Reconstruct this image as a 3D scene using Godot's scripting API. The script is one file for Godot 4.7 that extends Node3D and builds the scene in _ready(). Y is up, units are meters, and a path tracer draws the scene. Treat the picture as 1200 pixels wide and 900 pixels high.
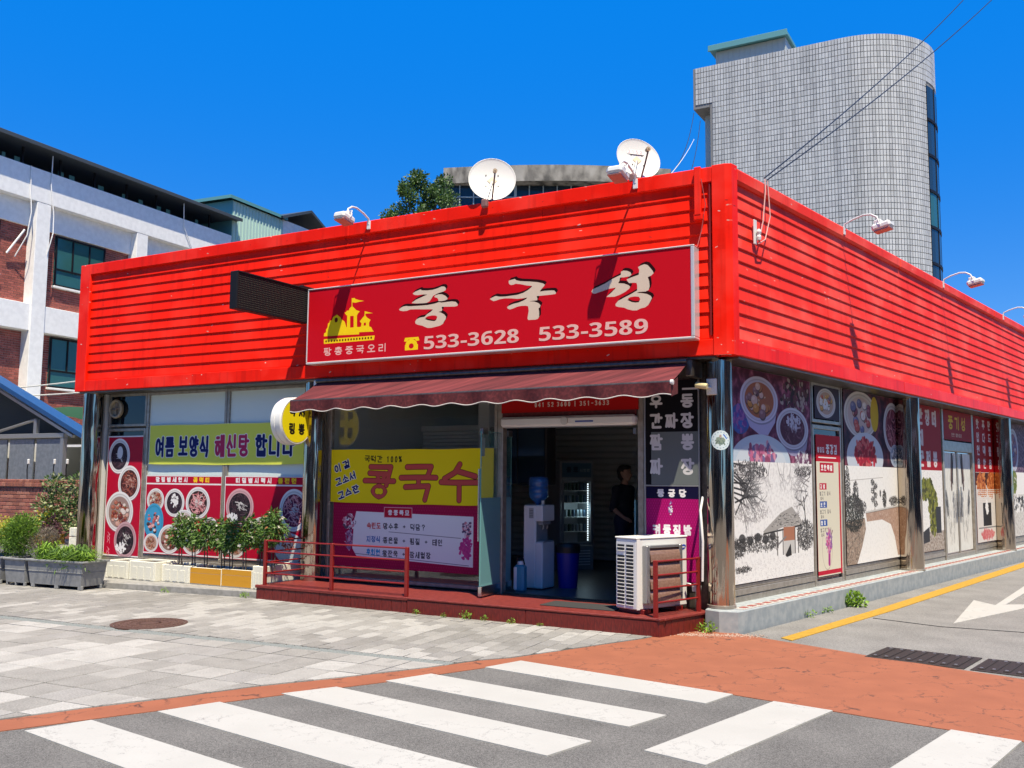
extends Node3D

# A red corner restaurant seen across a plaza and a zebra crossing. World: x runs along the shop front, y up, z towards the street.
# The long side wall of the shop runs along SDIR and faces SOUT; side_xf maps (along, height, outwards) to the world.
const TURN := 10.722
const SIGN := {
	"jung_a": [652,74,667,66,685,61,697,58,706,64,738,67,766,67,794,62,818,55,834,57,843,66,841,76,826,82,802,86,784,92,770,98,760,112,750,123,734,129,708,129,676,127,647,123,650,119,672,107,700,99,725,91,737,88,710,85,682,86,666,84,655,79],
	"jung_b": [776,103,784,95,802,92,822,94,840,103,852,114,852,121,840,126,820,128,801,126,800,117,793,109,785,107],
	"jung_c": [572,148,582,141,597,135,615,134,633,137,683,139,740,140,782,136,804,131,820,135,851,134,878,134,899,138,911,151,908,159,892,161,851,158,820,156,824,170,821,177,803,179,817,184,835,194,846,207,844,218,835,229,829,240,812,248,784,252,763,255,742,254,724,247,710,240,685,234,671,227,669,217,677,206,695,199,723,197,737,185,758,175,770,166,761,163,719,160,676,156,640,154,619,159,597,159,579,155],
	"jung_hole": [725,208,741,202,762,200,783,202,793,208,790,218,780,223,762,220,741,215],
	"guk_a": [1182,68,1184,62,1204,59,1214,57,1223,65,1245,71,1289,77,1330,84,1357,92,1368,99,1364,106,1353,116,1342,129,1370,128,1400,129,1415,131,1424,142,1420,148,1397,149,1364,149,1327,149,1331,162,1330,169,1315,169,1290,170,1315,173,1336,182,1347,193,1343,203,1337,207,1340,224,1340,246,1334,255,1322,258,1285,257,1281,249,1284,230,1287,214,1284,193,1272,189,1247,188,1228,190,1209,196,1190,200,1179,195,1175,188,1183,182,1205,175,1234,171,1259,164,1274,157,1279,152,1259,153,1227,153,1196,148,1164,145,1135,147,1116,152,1103,153,1083,141,1093,136,1115,129,1135,134,1164,136,1195,135,1227,134,1259,127,1283,116,1302,103,1302,99,1277,95,1246,86,1220,81,1208,84,1195,85,1185,79],
	"seong_a": [1594,152,1600,143,1624,135,1657,123,1693,105,1731,91,1732,77,1743,73,1760,76,1775,84,1780,95,1772,102,1746,104,1728,103,1725,117,1719,127,1745,131,1766,140,1774,148,1769,157,1751,169,1725,180,1701,186,1664,184,1669,179,1687,166,1704,151,1707,146,1678,148,1645,156,1612,164,1600,162],
	"seong_b": [1757,114,1780,107,1812,99,1815,79,1809,65,1821,59,1838,55,1852,60,1864,74,1875,89,1879,99,1869,108,1853,114,1859,132,1861,154,1857,170,1843,176,1815,175,1803,178,1826,181,1849,187,1866,197,1871,207,1864,220,1854,236,1840,245,1820,248,1803,255,1785,254,1762,247,1745,238,1719,233,1707,228,1706,219,1719,205,1745,194,1774,182,1805,167,1805,144,1802,134,1786,132,1769,132,1763,125],
	"seong_hole": [1760,205,1774,200,1791,199,1809,202,1816,213,1811,220,1797,220,1780,216],
	"castle": [105,252,107,236,119,231,119,216,128,207,130,186,140,181,142,171,154,172,163,155,187,143,210,159,217,171,234,180,240,188,250,214,253,214,253,153,246,150,236,136,245,135,250,128,264,127,266,118,280,107,279,65,298,65,303,71,327,79,360,86,327,88,304,91,284,87,285,108,300,120,309,129,333,138,322,147,315,158,317,217,327,219,341,218,345,202,333,189,340,184,349,174,362,163,363,139,385,146,416,154,376,153,367,154,370,164,382,176,401,187,392,201,393,220,406,225,414,239,423,249,332,246,332,257,208,253,159,253],
	"castle_door": [272,158,294,158,296,218,274,218],
	"castle_win": [359,200,372,199,373,214,359,214],
	"castle_bar": [106,267,429,269,425,292,107,292],
}
var SDIR := Vector3(sin(deg_to_rad(TURN)), 0, -cos(deg_to_rad(TURN)))
var SOUT := Vector3(cos(deg_to_rad(TURN)), 0, sin(deg_to_rad(TURN)))
var side_xf := Transform3D(Basis(SDIR, Vector3.UP, SOUT), Vector3.ZERO)
var I := Transform3D.IDENTITY
var mats := {}
var used_names := {}
var mesh_cache := {}
var rng := RandomNumberGenerator.new()


func _ready() -> void:
	rng.seed = 20240611
	var cam := Camera3D.new()
	cam.name = "camera"
	cam.position = Vector3(3.0665, 1.7, 10.522)
	cam.rotation_degrees = Vector3(5.707, 29.44, 0.494)
	cam.fov = 44.22
	cam.near = 0.05
	cam.far = 900.0
	add_child(cam)
	cam.current = true
	var env := Environment.new()
	env.background_mode = Environment.BG_SKY
	var psm := ProceduralSkyMaterial.new()
	psm.sky_top_color = lin(0.001, 0.134, 0.5)
	psm.sky_horizon_color = lin(0.27, 0.52, 0.74)
	psm.sky_curve = 0.064
	psm.sky_energy_multiplier = 1.0
	psm.ground_bottom_color = lin(0.16, 0.15, 0.14)
	psm.ground_horizon_color = lin(0.25, 0.27, 0.3)
	psm.sun_angle_max = 2.0
	var sky := Sky.new()
	sky.sky_material = psm
	env.sky = sky
	env.tonemap_mode = Environment.TONE_MAPPER_LINEAR
	env.tonemap_exposure = 1.7
	env.sdfgi_enabled = true
	env.ssao_enabled = true
	env.ssil_enabled = true
	var we := WorldEnvironment.new()
	we.name = "world_environment"
	we.environment = env
	add_child(we)
	var sun := DirectionalLight3D.new()
	sun.name = "sun"
	sun.light_energy = 1.6
	sun.light_color = Color(1.0, 0.95, 0.84)
	sun.light_angular_distance = 0.5
	sun.shadow_enabled = true
	add_child(sun)
	sun.look_at_from_position(Vector3.ZERO, Vector3(-0.305, -1.0, -0.318), Vector3.FORWARD)
	make_materials()
	build_ground()
	build_shop()
	build_shop_interior()
	build_signs()
	build_posters()
	build_entrance_things()
	build_roof_things()
	build_left_yard()
	build_far_buildings()
	build_small_things()
	build_across_the_street()


# ---------------------------------------------------------------- helpers
func lin(r: float, g: float, b: float) -> Color:
	return Color(r, g, b).linear_to_srgb()


func numbered(called: String) -> String:
	var n: int = used_names.get(called, 0)
	used_names[called] = n + 1
	return called if n == 0 else "%s_%03d" % [called, n]


func thing(called: String, label: String, category: String, group := "", xf := Transform3D.IDENTITY) -> Node3D:
	var o := Node3D.new()
	o.name = numbered(called)
	add_child(o)
	o.transform = xf
	tag(o, label, category, group)
	return o


func tag(o: Node3D, label: String, category: String, group := "") -> void:
	o.set_meta("label", label)
	o.set_meta("category", category)
	if group:
		o.set_meta("group", group)


func part(parent: Node3D, called: String, mesh: Mesh, m: Material, xf := Transform3D.IDENTITY) -> MeshInstance3D:
	var o := MeshInstance3D.new()
	o.name = numbered(called) if parent == self else called
	o.mesh = mesh
	o.material_override = m
	o.transform = xf
	parent.add_child(o, true)
	return o


func ground_piece(called: String, mesh: Mesh, m: Material) -> MeshInstance3D:
	var o := part(self, called, mesh, m)
	o.set_meta("kind", "structure")
	return o


func stuff(o: Node3D) -> void:
	o.set_meta("kind", "stuff")


func at(x: float, y: float, z: float) -> Transform3D:
	return Transform3D(Basis.IDENTITY, Vector3(x, y, z))


func turned(x: float, y: float, z: float, deg: float) -> Transform3D:
	return Transform3D(Basis(Vector3.UP, deg_to_rad(deg)), Vector3(x, y, z))


func new_st() -> SurfaceTool:
	var s := SurfaceTool.new()
	s.begin(Mesh.PRIMITIVE_TRIANGLES)
	return s


# a, b, c, d run anticlockwise as seen from outside, a at the lower left
func quad(s: SurfaceTool, a: Vector3, b: Vector3, c: Vector3, d: Vector3, col := Color.WHITE) -> void:
	var n := (b - a).cross(d - a)
	if n.length_squared() < 1e-14:
		n = (c - b).cross(d - b)
	n = n.normalized()
	var p := [a, c, b, a, d, c]
	var uv := [Vector2(0, 1), Vector2(1, 0), Vector2(1, 1), Vector2(0, 1), Vector2(0, 0), Vector2(1, 0)]
	for i in 6:
		s.set_normal(n)
		s.set_color(col)
		s.set_uv(uv[i])
		s.add_vertex(p[i])


func tri(s: SurfaceTool, a: Vector3, b: Vector3, c: Vector3, col := Color.WHITE) -> void:
	var n := (b - a).cross(c - a).normalized()
	for p in [a, c, b]:
		s.set_normal(n)
		s.set_color(col)
		s.set_uv(Vector2(p.x, p.z))
		s.add_vertex(p)


func add_box(s: SurfaceTool, lo: Vector3, hi: Vector3, xf := Transform3D.IDENTITY, col := Color.WHITE) -> void:
	var v := []
	for i in 8:
		v.append(xf * Vector3(hi.x if i & 1 else lo.x, hi.y if i & 2 else lo.y, hi.z if i & 4 else lo.z))
	quad(s, v[4], v[5], v[7], v[6], col)
	quad(s, v[1], v[0], v[2], v[3], col)
	quad(s, v[5], v[1], v[3], v[7], col)
	quad(s, v[0], v[4], v[6], v[2], col)
	quad(s, v[6], v[7], v[3], v[2], col)
	quad(s, v[0], v[1], v[5], v[4], col)


# box with chamfered edges
func add_bevel(s: SurfaceTool, lo: Vector3, hi: Vector3, r: float, xf := Transform3D.IDENTITY, col := Color.WHITE) -> void:
	var c := (lo + hi) * 0.5
	var h := (hi - lo) * 0.5
	r = minf(r, minf(h.x, minf(h.y, h.z)) * 0.8)
	var p := func(sx: float, sy: float, sz: float, ax: int) -> Vector3:
		var q := Vector3(sx * (h.x - r), sy * (h.y - r), sz * (h.z - r))
		q[ax] += r * [sx, sy, sz][ax]
		return xf * (c + q)
	for ax in 3:
		var u := (ax + 1) % 3
		var w := (ax + 2) % 3
		for sg in [-1.0, 1.0]:
			var e := []
			for k in [[-1, -1], [1, -1], [1, 1], [-1, 1]]:
				var sv := [0.0, 0.0, 0.0]
				sv[ax] = sg
				sv[u] = k[0]
				sv[w] = k[1]
				e.append(p.call(sv[0], sv[1], sv[2], ax))
			if sg > 0:
				quad(s, e[0], e[1], e[2], e[3], col)
			else:
				quad(s, e[1], e[0], e[3], e[2], col)
		for s1 in [-1.0, 1.0]:
			for s2 in [-1.0, 1.0]:
				var q := []
				for k in [[-1.0, u], [1.0, u], [1.0, w], [-1.0, w]]:
					var sv := [0.0, 0.0, 0.0]
					sv[ax] = k[0]
					sv[u] = s1
					sv[w] = s2
					q.append(p.call(sv[0], sv[1], sv[2], k[1]))
				if s1 * s2 > 0:
					quad(s, q[1], q[0], q[3], q[2], col)
				else:
					quad(s, q[0], q[1], q[2], q[3], col)
	for sx in [-1.0, 1.0]:
		for sy in [-1.0, 1.0]:
			for sz in [-1.0, 1.0]:
				var a: Vector3 = p.call(sx, sy, sz, 0)
				var b: Vector3 = p.call(sx, sy, sz, 1)
				var d: Vector3 = p.call(sx, sy, sz, 2)
				if sx * sy * sz > 0:
					tri(s, a, b, d, col)
				else:
					tri(s, a, d, b, col)


func bevel(size: Vector3, r: float) -> Mesh:
	var key := "b%.4f,%.4f,%.4f,%.4f" % [size.x, size.y, size.z, r]
	if not mesh_cache.has(key):
		var s := new_st()
		add_bevel(s, -size * 0.5, size * 0.5, r)
		mesh_cache[key] = s.commit()
	return mesh_cache[key]


func box_part(parent: Node3D, called: String, lo: Vector3, hi: Vector3, m: Material, r := 0.004, xf := Transform3D.IDENTITY) -> MeshInstance3D:
	return part(parent, called, bevel(hi - lo, r), m, xf * Transform3D(Basis.IDENTITY, (lo + hi) * 0.5))


# flat polygon (x, z pairs) made into a slab
func add_prism(s: SurfaceTool, poly: PackedVector2Array, y0: float, y1: float, bev := 0.0, col := Color.WHITE, xf := Transform3D.IDENTITY) -> void:
	if Geometry2D.is_polygon_clockwise(poly):
		poly.reverse()
	var top := poly
	if bev > 0.0:
		var ins := Geometry2D.offset_polygon(poly, -bev, Geometry2D.JOIN_MITER)
		if ins.size() == 1 and ins[0].size() == poly.size():
			var best := 0
			for i in poly.size():
				if ins[0][i].distance_to(poly[0]) < ins[0][best].distance_to(poly[0]):
					best = i
			top = PackedVector2Array()
			for i in poly.size():
				top.append(ins[0][(best + i) % poly.size()])
		else:
			bev = 0.0
	var idx := Geometry2D.triangulate_polygon(top)
	for i in range(0, idx.size(), 3):
		var q := []
		for k in 3:
			q.append(xf * Vector3(top[idx[i + k]].x, y1, top[idx[i + k]].y))
		var up: Vector3 = (q[1] - q[0]).cross(q[2] - q[0])
		if up.dot(xf.basis.y) > 0:
			tri(s, q[0], q[1], q[2], col)
		else:
			tri(s, q[0], q[2], q[1], col)
	var n := poly.size()
	for i in n:
		var j := (i + 1) % n
		var a := Vector3(poly[i].x, y0, poly[i].y)
		var b := Vector3(poly[j].x, y0, poly[j].y)
		var ya := y1 - bev
		quad(s, xf * b, xf * a, xf * Vector3(a.x, ya, a.z), xf * Vector3(b.x, ya, b.z), col)
		if bev > 0.0:
			quad(s, xf * Vector3(b.x, ya, b.z), xf * Vector3(a.x, ya, a.z), xf * Vector3(top[i].x, y1, top[i].y), xf * Vector3(top[j].x, y1, top[j].y), col)


func prism(poly: Array, y0: float, y1: float, bev := 0.0) -> Mesh:
	var p := PackedVector2Array()
	for q in poly:
		p.append(Vector2(q[0], q[1]))
	var s := new_st()
	add_prism(s, p, y0, y1, bev)
	return s.commit()


# smooth tube along points with a radius at each
func add_tube(s: SurfaceTool, pts: Array, radii, sides := 8, col := Color.WHITE, caps := true) -> void:
	var rings := []
	var side_dir := Vector3.ZERO
	for i in pts.size():
		var d: Vector3 = (pts[mini(i + 1, pts.size() - 1)] - pts[maxi(i - 1, 0)]).normalized()
		if side_dir == Vector3.ZERO:
			side_dir = d.cross(Vector3.UP if absf(d.y) < 0.9 else Vector3.RIGHT).normalized()
		side_dir = (side_dir - d * side_dir.dot(d)).normalized()
		var up := d.cross(side_dir)
		var r: float = radii[i] if radii is Array else radii
		var ring := []
		for k in sides:
			var t := TAU * k / sides
			var nn := side_dir * cos(t) + up * sin(t)
			ring.append([pts[i] + nn * r, nn])
		rings.append(ring)
	for i in pts.size() - 1:
		for k in sides:
			var k2 := (k + 1) % sides
			for q in [[i, k], [i + 1, k2], [i, k2], [i, k], [i + 1, k], [i + 1, k2]]:
				s.set_normal(rings[q[0]][q[1]][1])
				s.set_color(col)
				s.set_uv(Vector2(float(q[1]) / sides, q[0]))
				s.add_vertex(rings[q[0]][q[1]][0])
	if caps:
		for e in [0, pts.size() - 1]:
			for k in sides:
				var a: Vector3 = rings[e][k][0]
				var b: Vector3 = rings[e][(k + 1) % sides][0]
				if e == 0:
					tri(s, pts[e], a, b, col)
				else:
					tri(s, pts[e], b, a, col)


func tube(pts: Array, radii, sides := 8) -> Mesh:
	var s := new_st()
	add_tube(s, pts, radii, sides)
	return s.commit()


# profile of (radius, height) pairs turned round the y axis; hard edges where the profile bends sharply
func lathe(profile: Array, sides := 24, xf := Transform3D.IDENTITY, smooth := false) -> Mesh:
	var s := new_st()
	add_lathe(s, profile, sides, xf, smooth)
	return s.commit()


func add_lathe(s: SurfaceTool, profile: Array, sides := 24, xf := Transform3D.IDENTITY, smooth := false, col := Color.WHITE) -> void:
	var nrm := []
	for i in profile.size() - 1:
		var d := Vector2(profile[i + 1][0] - profile[i][0], profile[i + 1][1] - profile[i][1])
		nrm.append(Vector2(d.y, -d.x).normalized())
	for i in profile.size() - 1:
		var n0: Vector2 = nrm[i]
		var n1: Vector2 = nrm[i]
		if smooth:
			if i > 0:
				n0 = (nrm[i] + nrm[i - 1]).normalized()
			if i < nrm.size() - 1:
				n1 = (nrm[i] + nrm[i + 1]).normalized()
		for k in sides:
			var c := []
			for q in [[i, k, n0], [i + 1, k + 1, n1], [i, k + 1, n0], [i, k, n0], [i + 1, k, n1], [i + 1, k + 1, n1]]:
				var t: float = TAU * q[1] / sides
				var dir := Vector3(cos(t), 0, -sin(t))
				var r: float = profile[q[0]][0]
				c.append([xf * (dir * r + Vector3.UP * profile[q[0]][1]), xf.basis * (dir * q[2].x + Vector3.UP * q[2].y), Vector2(float(q[1]) / sides, profile[q[0]][1])])
			for v in c:
				s.set_normal(v[1].normalized())
				s.set_color(col)
				s.set_uv(v[2])
				s.add_vertex(v[0])


func plane_mesh(a: Vector3, b: Vector3, c: Vector3, d: Vector3) -> Mesh:
	var s := new_st()
	quad(s, a, b, c, d)
	return s.commit()


# a printed panel standing at z = 0, its print on the front, thickness t backwards
func panel(x0: float, x1: float, y0: float, y1: float, t := 0.004) -> Mesh:
	var s := new_st()
	quad(s, Vector3(x0, y0, 0), Vector3(x1, y0, 0), Vector3(x1, y1, 0), Vector3(x0, y1, 0))
	quad(s, Vector3(x1, y0, -t), Vector3(x0, y0, -t), Vector3(x0, y1, -t), Vector3(x1, y1, -t))
	for e in [[x0, y0, x0, y1], [x1, y1, x1, y0], [x1, y0, x0, y0], [x0, y1, x1, y1]]:
		var a := Vector3(e[0], e[1], 0)
		var b := Vector3(e[2], e[3], 0)
		var bk := Vector3(0, 0, -t)
		var n := (a - b).cross(bk).normalized()
		for p in [[a, Vector2(0.002, 0.002)], [b + bk, Vector2(0.002, 0.002)], [b, Vector2(0.002, 0.002)], [a, Vector2(0.002, 0.002)], [a + bk, Vector2(0.002, 0.002)], [b + bk, Vector2(0.002, 0.002)]]:
			s.set_normal(-n)
			s.set_color(Color.WHITE)
			s.set_uv(p[1])
			s.add_vertex(p[0])
	return s.commit()


# ---------------------------------------------------------------- materials
func mat(called: String, c: Color, rough := 0.6, metal := 0.0) -> StandardMaterial3D:
	if mats.has(called):
		return mats[called]
	var m := StandardMaterial3D.new()
	m.resource_name = called
	m.albedo_color = c
	m.roughness = rough
	m.metallic = metal
	mats[called] = m
	return m


func noise_tex(sd: int, freq: float, stops: Array, size := 512, octaves := 4, type := FastNoiseLite.TYPE_SIMPLEX_SMOOTH, cell := -1) -> NoiseTexture2D:
	var n := FastNoiseLite.new()
	n.seed = sd
	n.noise_type = type
	n.frequency = freq
	n.fractal_octaves = octaves
	n.fractal_type = FastNoiseLite.FRACTAL_FBM if octaves > 1 else FastNoiseLite.FRACTAL_NONE
	if cell >= 0:
		n.cellular_return_type = cell
		n.domain_warp_enabled = true
		n.domain_warp_amplitude = 18.0
		n.domain_warp_frequency = 0.025
	var g := Gradient.new()
	g.offsets = PackedFloat32Array(stops.map(func(a): return a[0]))
	g.colors = PackedColorArray(stops.map(func(a): return a[1]))
	var t := NoiseTexture2D.new()
	t.width = size
	t.height = size
	t.seamless = true
	t.seamless_blend_skirt = 0.2
	t.generate_mipmaps = false
	t.noise = n
	t.color_ramp = g
	return t


# colour that varies between two tones on a world-anchored noise of the given size in metres
func grained(called: String, a: Color, b: Color, metres: float, rough := 0.7, metal := 0.0, freq := 0.02, sd := 1, oct := 4, size := 512) -> StandardMaterial3D:
	var m := mat(called, Color.WHITE, rough, metal)
	m.albedo_texture = noise_tex(sd, freq, [[0.25, a], [0.75, b]], size, oct)
	m.uv1_triplanar = true
	m.uv1_world_triplanar = true
	m.uv1_scale = Vector3.ONE / metres
	return m


func relief(m: StandardMaterial3D, freq: float, scale: float, sd := 5, oct := 3) -> StandardMaterial3D:
	m.heightmap_enabled = true
	m.heightmap_texture = noise_tex(sd, freq, [[0.0, Color.BLACK], [1.0, Color.WHITE]], 512, oct)
	m.heightmap_scale = scale
	return m


func printed(called: String, cv: Canvas, rough := 0.6) -> StandardMaterial3D:
	var m := mat(called, Color.WHITE, rough)
	m.albedo_texture = cv.tex()
	m.metallic_specular = 0.22
	return m


func M(n: String) -> StandardMaterial3D:
	return mats[n]


# ---------------------------------------------------------------- print: a small painter for flat print (lettering, posters)
class Canvas:
	var w: int
	var h: int
	var im: Image
	var rng := RandomNumberGenerator.new()
	const LEAD := "gGnddrmbBssSjJcktph"

	func _init(width: int, height: int, c: Color) -> void:
		w = width
		h = height
		im = Image.create_empty(w, h, false, Image.FORMAT_RGB8)
		im.fill(c)
		rng.seed = width * 7919 + height

	func tex() -> ImageTexture:
		return ImageTexture.create_from_image(im)

	func rect(x: float, y: float, ww: float, hh: float, c: Color) -> void:
		im.fill_rect(Rect2i(int(x), int(y), int(ww), int(hh)), c)

	func bl(x: int, y: int, c: Color, a: float) -> void:
		if x < 0 or y < 0 or x >= w or y >= h or a <= 0.0:
			return
		im.set_pixel(x, y, c if a >= 1.0 else im.get_pixel(x, y).lerp(c, a))

	func flat(v: Array, ox := 0.0, oy := 0.0) -> PackedVector2Array:
		var p := PackedVector2Array()
		for i in range(0, v.size(), 2):
			p.append(Vector2(v[i] + ox, v[i + 1] + oy))
		return p

	func poly(p: PackedVector2Array, c: Color) -> void:
		var y0 := h
		var y1 := 0
		for q in p:
			y0 = mini(y0, int(q.y))
			y1 = maxi(y1, int(q.y) + 1)
		for y in range(maxi(0, y0), mini(h, y1 + 1)):
			var cov := {}
			for sub in 3:
				var yy := y + (sub + 0.5) / 3.0
				var xs := []
				for i in p.size():
					var a := p[i]
					var b := p[(i + 1) % p.size()]
					if (a.y <= yy) != (b.y <= yy):
						xs.append(a.x + (yy - a.y) / (b.y - a.y) * (b.x - a.x))
				xs.sort()
				for k in range(0, xs.size() - 1, 2):
					for x in range(int(floor(xs[k])), int(floor(xs[k + 1])) + 1):
						var o: float = minf(x + 1, xs[k + 1]) - maxf(x, xs[k])
						if o > 0:
							cov[x] = cov.get(x, 0.0) + o / 3.0
			for x in cov:
				bl(x, y, c, minf(1.0, cov[x] * 1.02))

	func cap(a: Vector2, b: Vector2, r: float, c: Color) -> void:
		var d := b - a
		var l2 := maxf(d.length_squared(), 1e-6)
		for y in range(maxi(0, int(minf(a.y, b.y) - r - 1)), mini(h, int(maxf(a.y, b.y) + r + 2))):
			for x in range(maxi(0, int(minf(a.x, b.x) - r - 1)), mini(w, int(maxf(a.x, b.x) + r + 2))):
				var q := Vector2(x + 0.5, y + 0.5)
				var t := clampf((q - a).dot(d) / l2, 0.0, 1.0)
				bl(x, y, c, clampf(r - q.distance_to(a + d * t) + 0.5, 0.0, 1.0))

	func ell(cx: float, cy: float, rx: float, ry: float, c: Color, a := 1.0) -> void:
		for y in range(maxi(0, int(cy - ry - 1)), mini(h, int(cy + ry + 2))):
			for x in range(maxi(0, int(cx - rx - 1)), mini(w, int(cx + rx + 2))):
				var k := Vector2((x + 0.5 - cx) / rx, (y + 0.5 - cy) / ry).length()
				bl(x, y, c, a * clampf((1.0 - k) * minf(rx, ry) + 0.5, 0.0, 1.0))

	func ring(cx: float, cy: float, rx: float, ry: float, r: float, c: Color) -> void:
		for y in range(maxi(0, int(cy - ry - r - 1)), mini(h, int(cy + ry + r + 2))):
			for x in range(maxi(0, int(cx - rx - r - 1)), mini(w, int(cx + rx + r + 2))):
				var v := Vector2((x + 0.5 - cx) / rx, (y + 0.5 - cy) / ry)
				var d := absf(v.length() - 1.0) * (rx * absf(v.normalized().x) + ry * absf(v.normalized().y))
				bl(x, y, c, clampf(r - d + 0.5, 0.0, 1.0))

	# crumbs of the given colours inside an ellipse
	func crumbs(cx: float, cy: float, rx: float, ry: float, cols: Array, n: int, r0: float, r1: float) -> void:
		for i in n:
			var t := rng.randf() * TAU
			var k := sqrt(rng.randf())
			var p := Vector2(cx + cos(t) * rx * k, cy + sin(t) * ry * k)
			var q := p + Vector2.from_angle(rng.randf() * TAU) * rng.randf_range(r0, r1) * 1.4
			cap(p, q, rng.randf_range(r0, r1), cols[rng.randi() % cols.size()])

	# a printed photograph of a filled bowl or plate: dark fillings are drawn as noodles, the others as pieces
	func dish(cx: float, cy: float, rx: float, ry: float, rim: Color, base: Color, cols: Array, dens := 1.0) -> void:
		ell(cx + rx * 0.02, cy + ry * 0.05, rx * 1.02, ry * 1.02, rim.darkened(0.5), 0.5)
		ell(cx, cy, rx, ry, rim)
		ell(cx, cy + ry * 0.02, rx * 0.91, ry * 0.91, rim.darkened(0.16))
		ell(cx, cy + ry * 0.03, rx * 0.86, ry * 0.86, rim.darkened(0.06))
		ell(cx, cy + ry * 0.02, rx * 0.77, ry * 0.77, base)
		if base.get_luminance() < 0.3:
			for i in int(70 * dens):
				var t := rng.randf() * TAU
				var k := sqrt(rng.randf()) * 0.7
				var turn := rng.randf_range(-0.9, 0.9)
				var c: Color = cols[0].lerp(cols[1], rng.randf()).lightened(rng.randf() * 0.16)
				var p := Vector2(cx + cos(t) * rx * k, cy + sin(t) * ry * k)
				var dir := rng.randf() * TAU
				for j in 5:
					var q := p + Vector2.from_angle(dir) * rx * 0.09
					if Vector2((q.x - cx) / rx, (q.y - cy) / ry).length() > 0.74:
						break
					cap(p, q, maxf(0.8, rx * 0.022), c)
					p = q
					dir += turn * 0.5
			for i in int(16 * dens):
				var p := Vector2(cx + rng.randfn() * rx * 0.16, cy - ry * 0.1 + rng.randfn() * ry * 0.16)
				cap(p, p + Vector2.from_angle(rng.randf_range(-0.6, 1.2)) * rx * 0.2, maxf(0.9, rx * 0.028), cols[2].darkened(rng.randf() * 0.3))
		else:
			for i in int(34 * dens):
				var t := rng.randf() * TAU
				var k := sqrt(rng.randf()) * 0.62
				var p := Vector2(cx + cos(t) * rx * k, cy + sin(t) * ry * k)
				var z := rx * rng.randf_range(0.09, 0.17)
				var c: Color = cols[rng.randi() % cols.size()]
				ell(p.x + z * 0.1, p.y + z * 0.16, z * 1.1, z * 0.8, c.darkened(0.5), 0.8)
				ell(p.x, p.y, z, z * 0.7, c)
				ell(p.x - z * 0.25, p.y - z * 0.22, z * 0.45, z * 0.25, c.lightened(0.3), 0.6)
			crumbs(cx, cy, rx * 0.5, ry * 0.5, [Color(0.75, 0.7, 0.6), Color(0.35, 0.45, 0.15)], int(12 * dens), maxf(0.6, rx * 0.015), maxf(0.9, rx * 0.025))

	# a branching twig drawn in ink
	func twig(p: Vector2, dir: float, l: float, r: float, c: Color, depth: int) -> void:
		var q := p + Vector2.from_angle(dir) * l
		cap(p, q, r, c)
		if depth > 0:
			for i in 2 + rng.randi() % 2:
				twig(p.lerp(q, rng.randf_range(0.4, 1.0)), dir + rng.randf_range(-0.9, 0.9), l * rng.randf_range(0.5, 0.8), maxf(0.45, r * 0.68), c.lightened(0.1), depth - 1)

	# a leafy mass of short strokes, darker below
	func thicket(cx: float, cy: float, rx: float, ry: float, dark: Color, light: Color, n: int, l: float) -> void:
		for i in n:
			var t := rng.randf() * TAU
			var k := sqrt(rng.randf())
			var p := Vector2(cx + cos(t) * rx * k, cy + sin(t) * ry * k)
			cap(p, p + Vector2.from_angle(rng.randf() * TAU) * l * rng.randf_range(0.3, 1.0), rng.randf_range(0.6, 1.5), dark.lerp(light, rng.randf() * rng.randf()))

	# strokes of one jamo in the unit square: [closed/ring flag, points...]
	func jamo(k: String) -> Array:
		match k:
			"g": return [[0, 0.06, 1, 0.06, 0.86, 1]]
			"n": return [[0.06, 0, 0.06, 0.94, 1, 0.94]]
			"d": return [[1, 0.06, 0.06, 0.06, 0.06, 0.94, 1, 0.94]]
			"r": return [[0, 0.04, 0.95, 0.04, 0.95, 0.5, 0.05, 0.5, 0.05, 0.96, 1, 0.96]]
			"m": return [[0.05, 0.05, 0.95, 0.05, 0.95, 0.95, 0.05, 0.95, 0.05, 0.05]]
			"b": return [[0.05, 0, 0.05, 0.95, 0.95, 0.95, 0.95, 0], [0.05, 0.45, 0.95, 0.45]]
			"s": return [[0.5, 0, 0.42, 0.45, 0, 1], [0.46, 0.38, 1, 1]]
			"S": return [[0.5, 0.0, 0.5, 0.0]]
			"j": return [[0, 0.06, 1, 0.06], [0.52, 0.06, 0.42, 0.5, 0, 1], [0.48, 0.42, 1, 1]]
			"c": return [[0.3, 0, 0.7, 0], [0, 0.28, 1, 0.28], [0.52, 0.28, 0.42, 0.62, 0, 1], [0.48, 0.55, 1, 1]]
			"k": return [[0, 0.06, 1, 0.06, 0.86, 1], [0.05, 0.5, 0.92, 0.5]]
			"t": return [[1, 0.04, 0.06, 0.04, 0.06, 0.96, 1, 0.96], [0.06, 0.5, 0.9, 0.5]]
			"p": return [[0, 0.06, 1, 0.06], [0, 0.94, 1, 0.94], [0.3, 0.06, 0.3, 0.94], [0.7, 0.06, 0.7, 0.94]]
			"h": return [[0.3, 0, 0.7, 0], [0, 0.26, 1, 0.26], ["o", 0.5, 0.68, 0.36, 0.3]]
			"o": return [["o", 0.5, 0.5, 0.46, 0.47]]
		if k.length() == 2:
			var two := []
			for e in 2:
				for st in jamo(k[e]):
					var c := []
					if st[0] is String:
						c = ["o", st[1] * 0.46 + 0.54 * e, st[2], st[3] * 0.46, st[4]]
					else:
						for i in st.size():
							c.append(st[i] * 0.46 + 0.54 * e if i % 2 == 0 else st[i])
					two.append(c)
			return two
		return []

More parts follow.
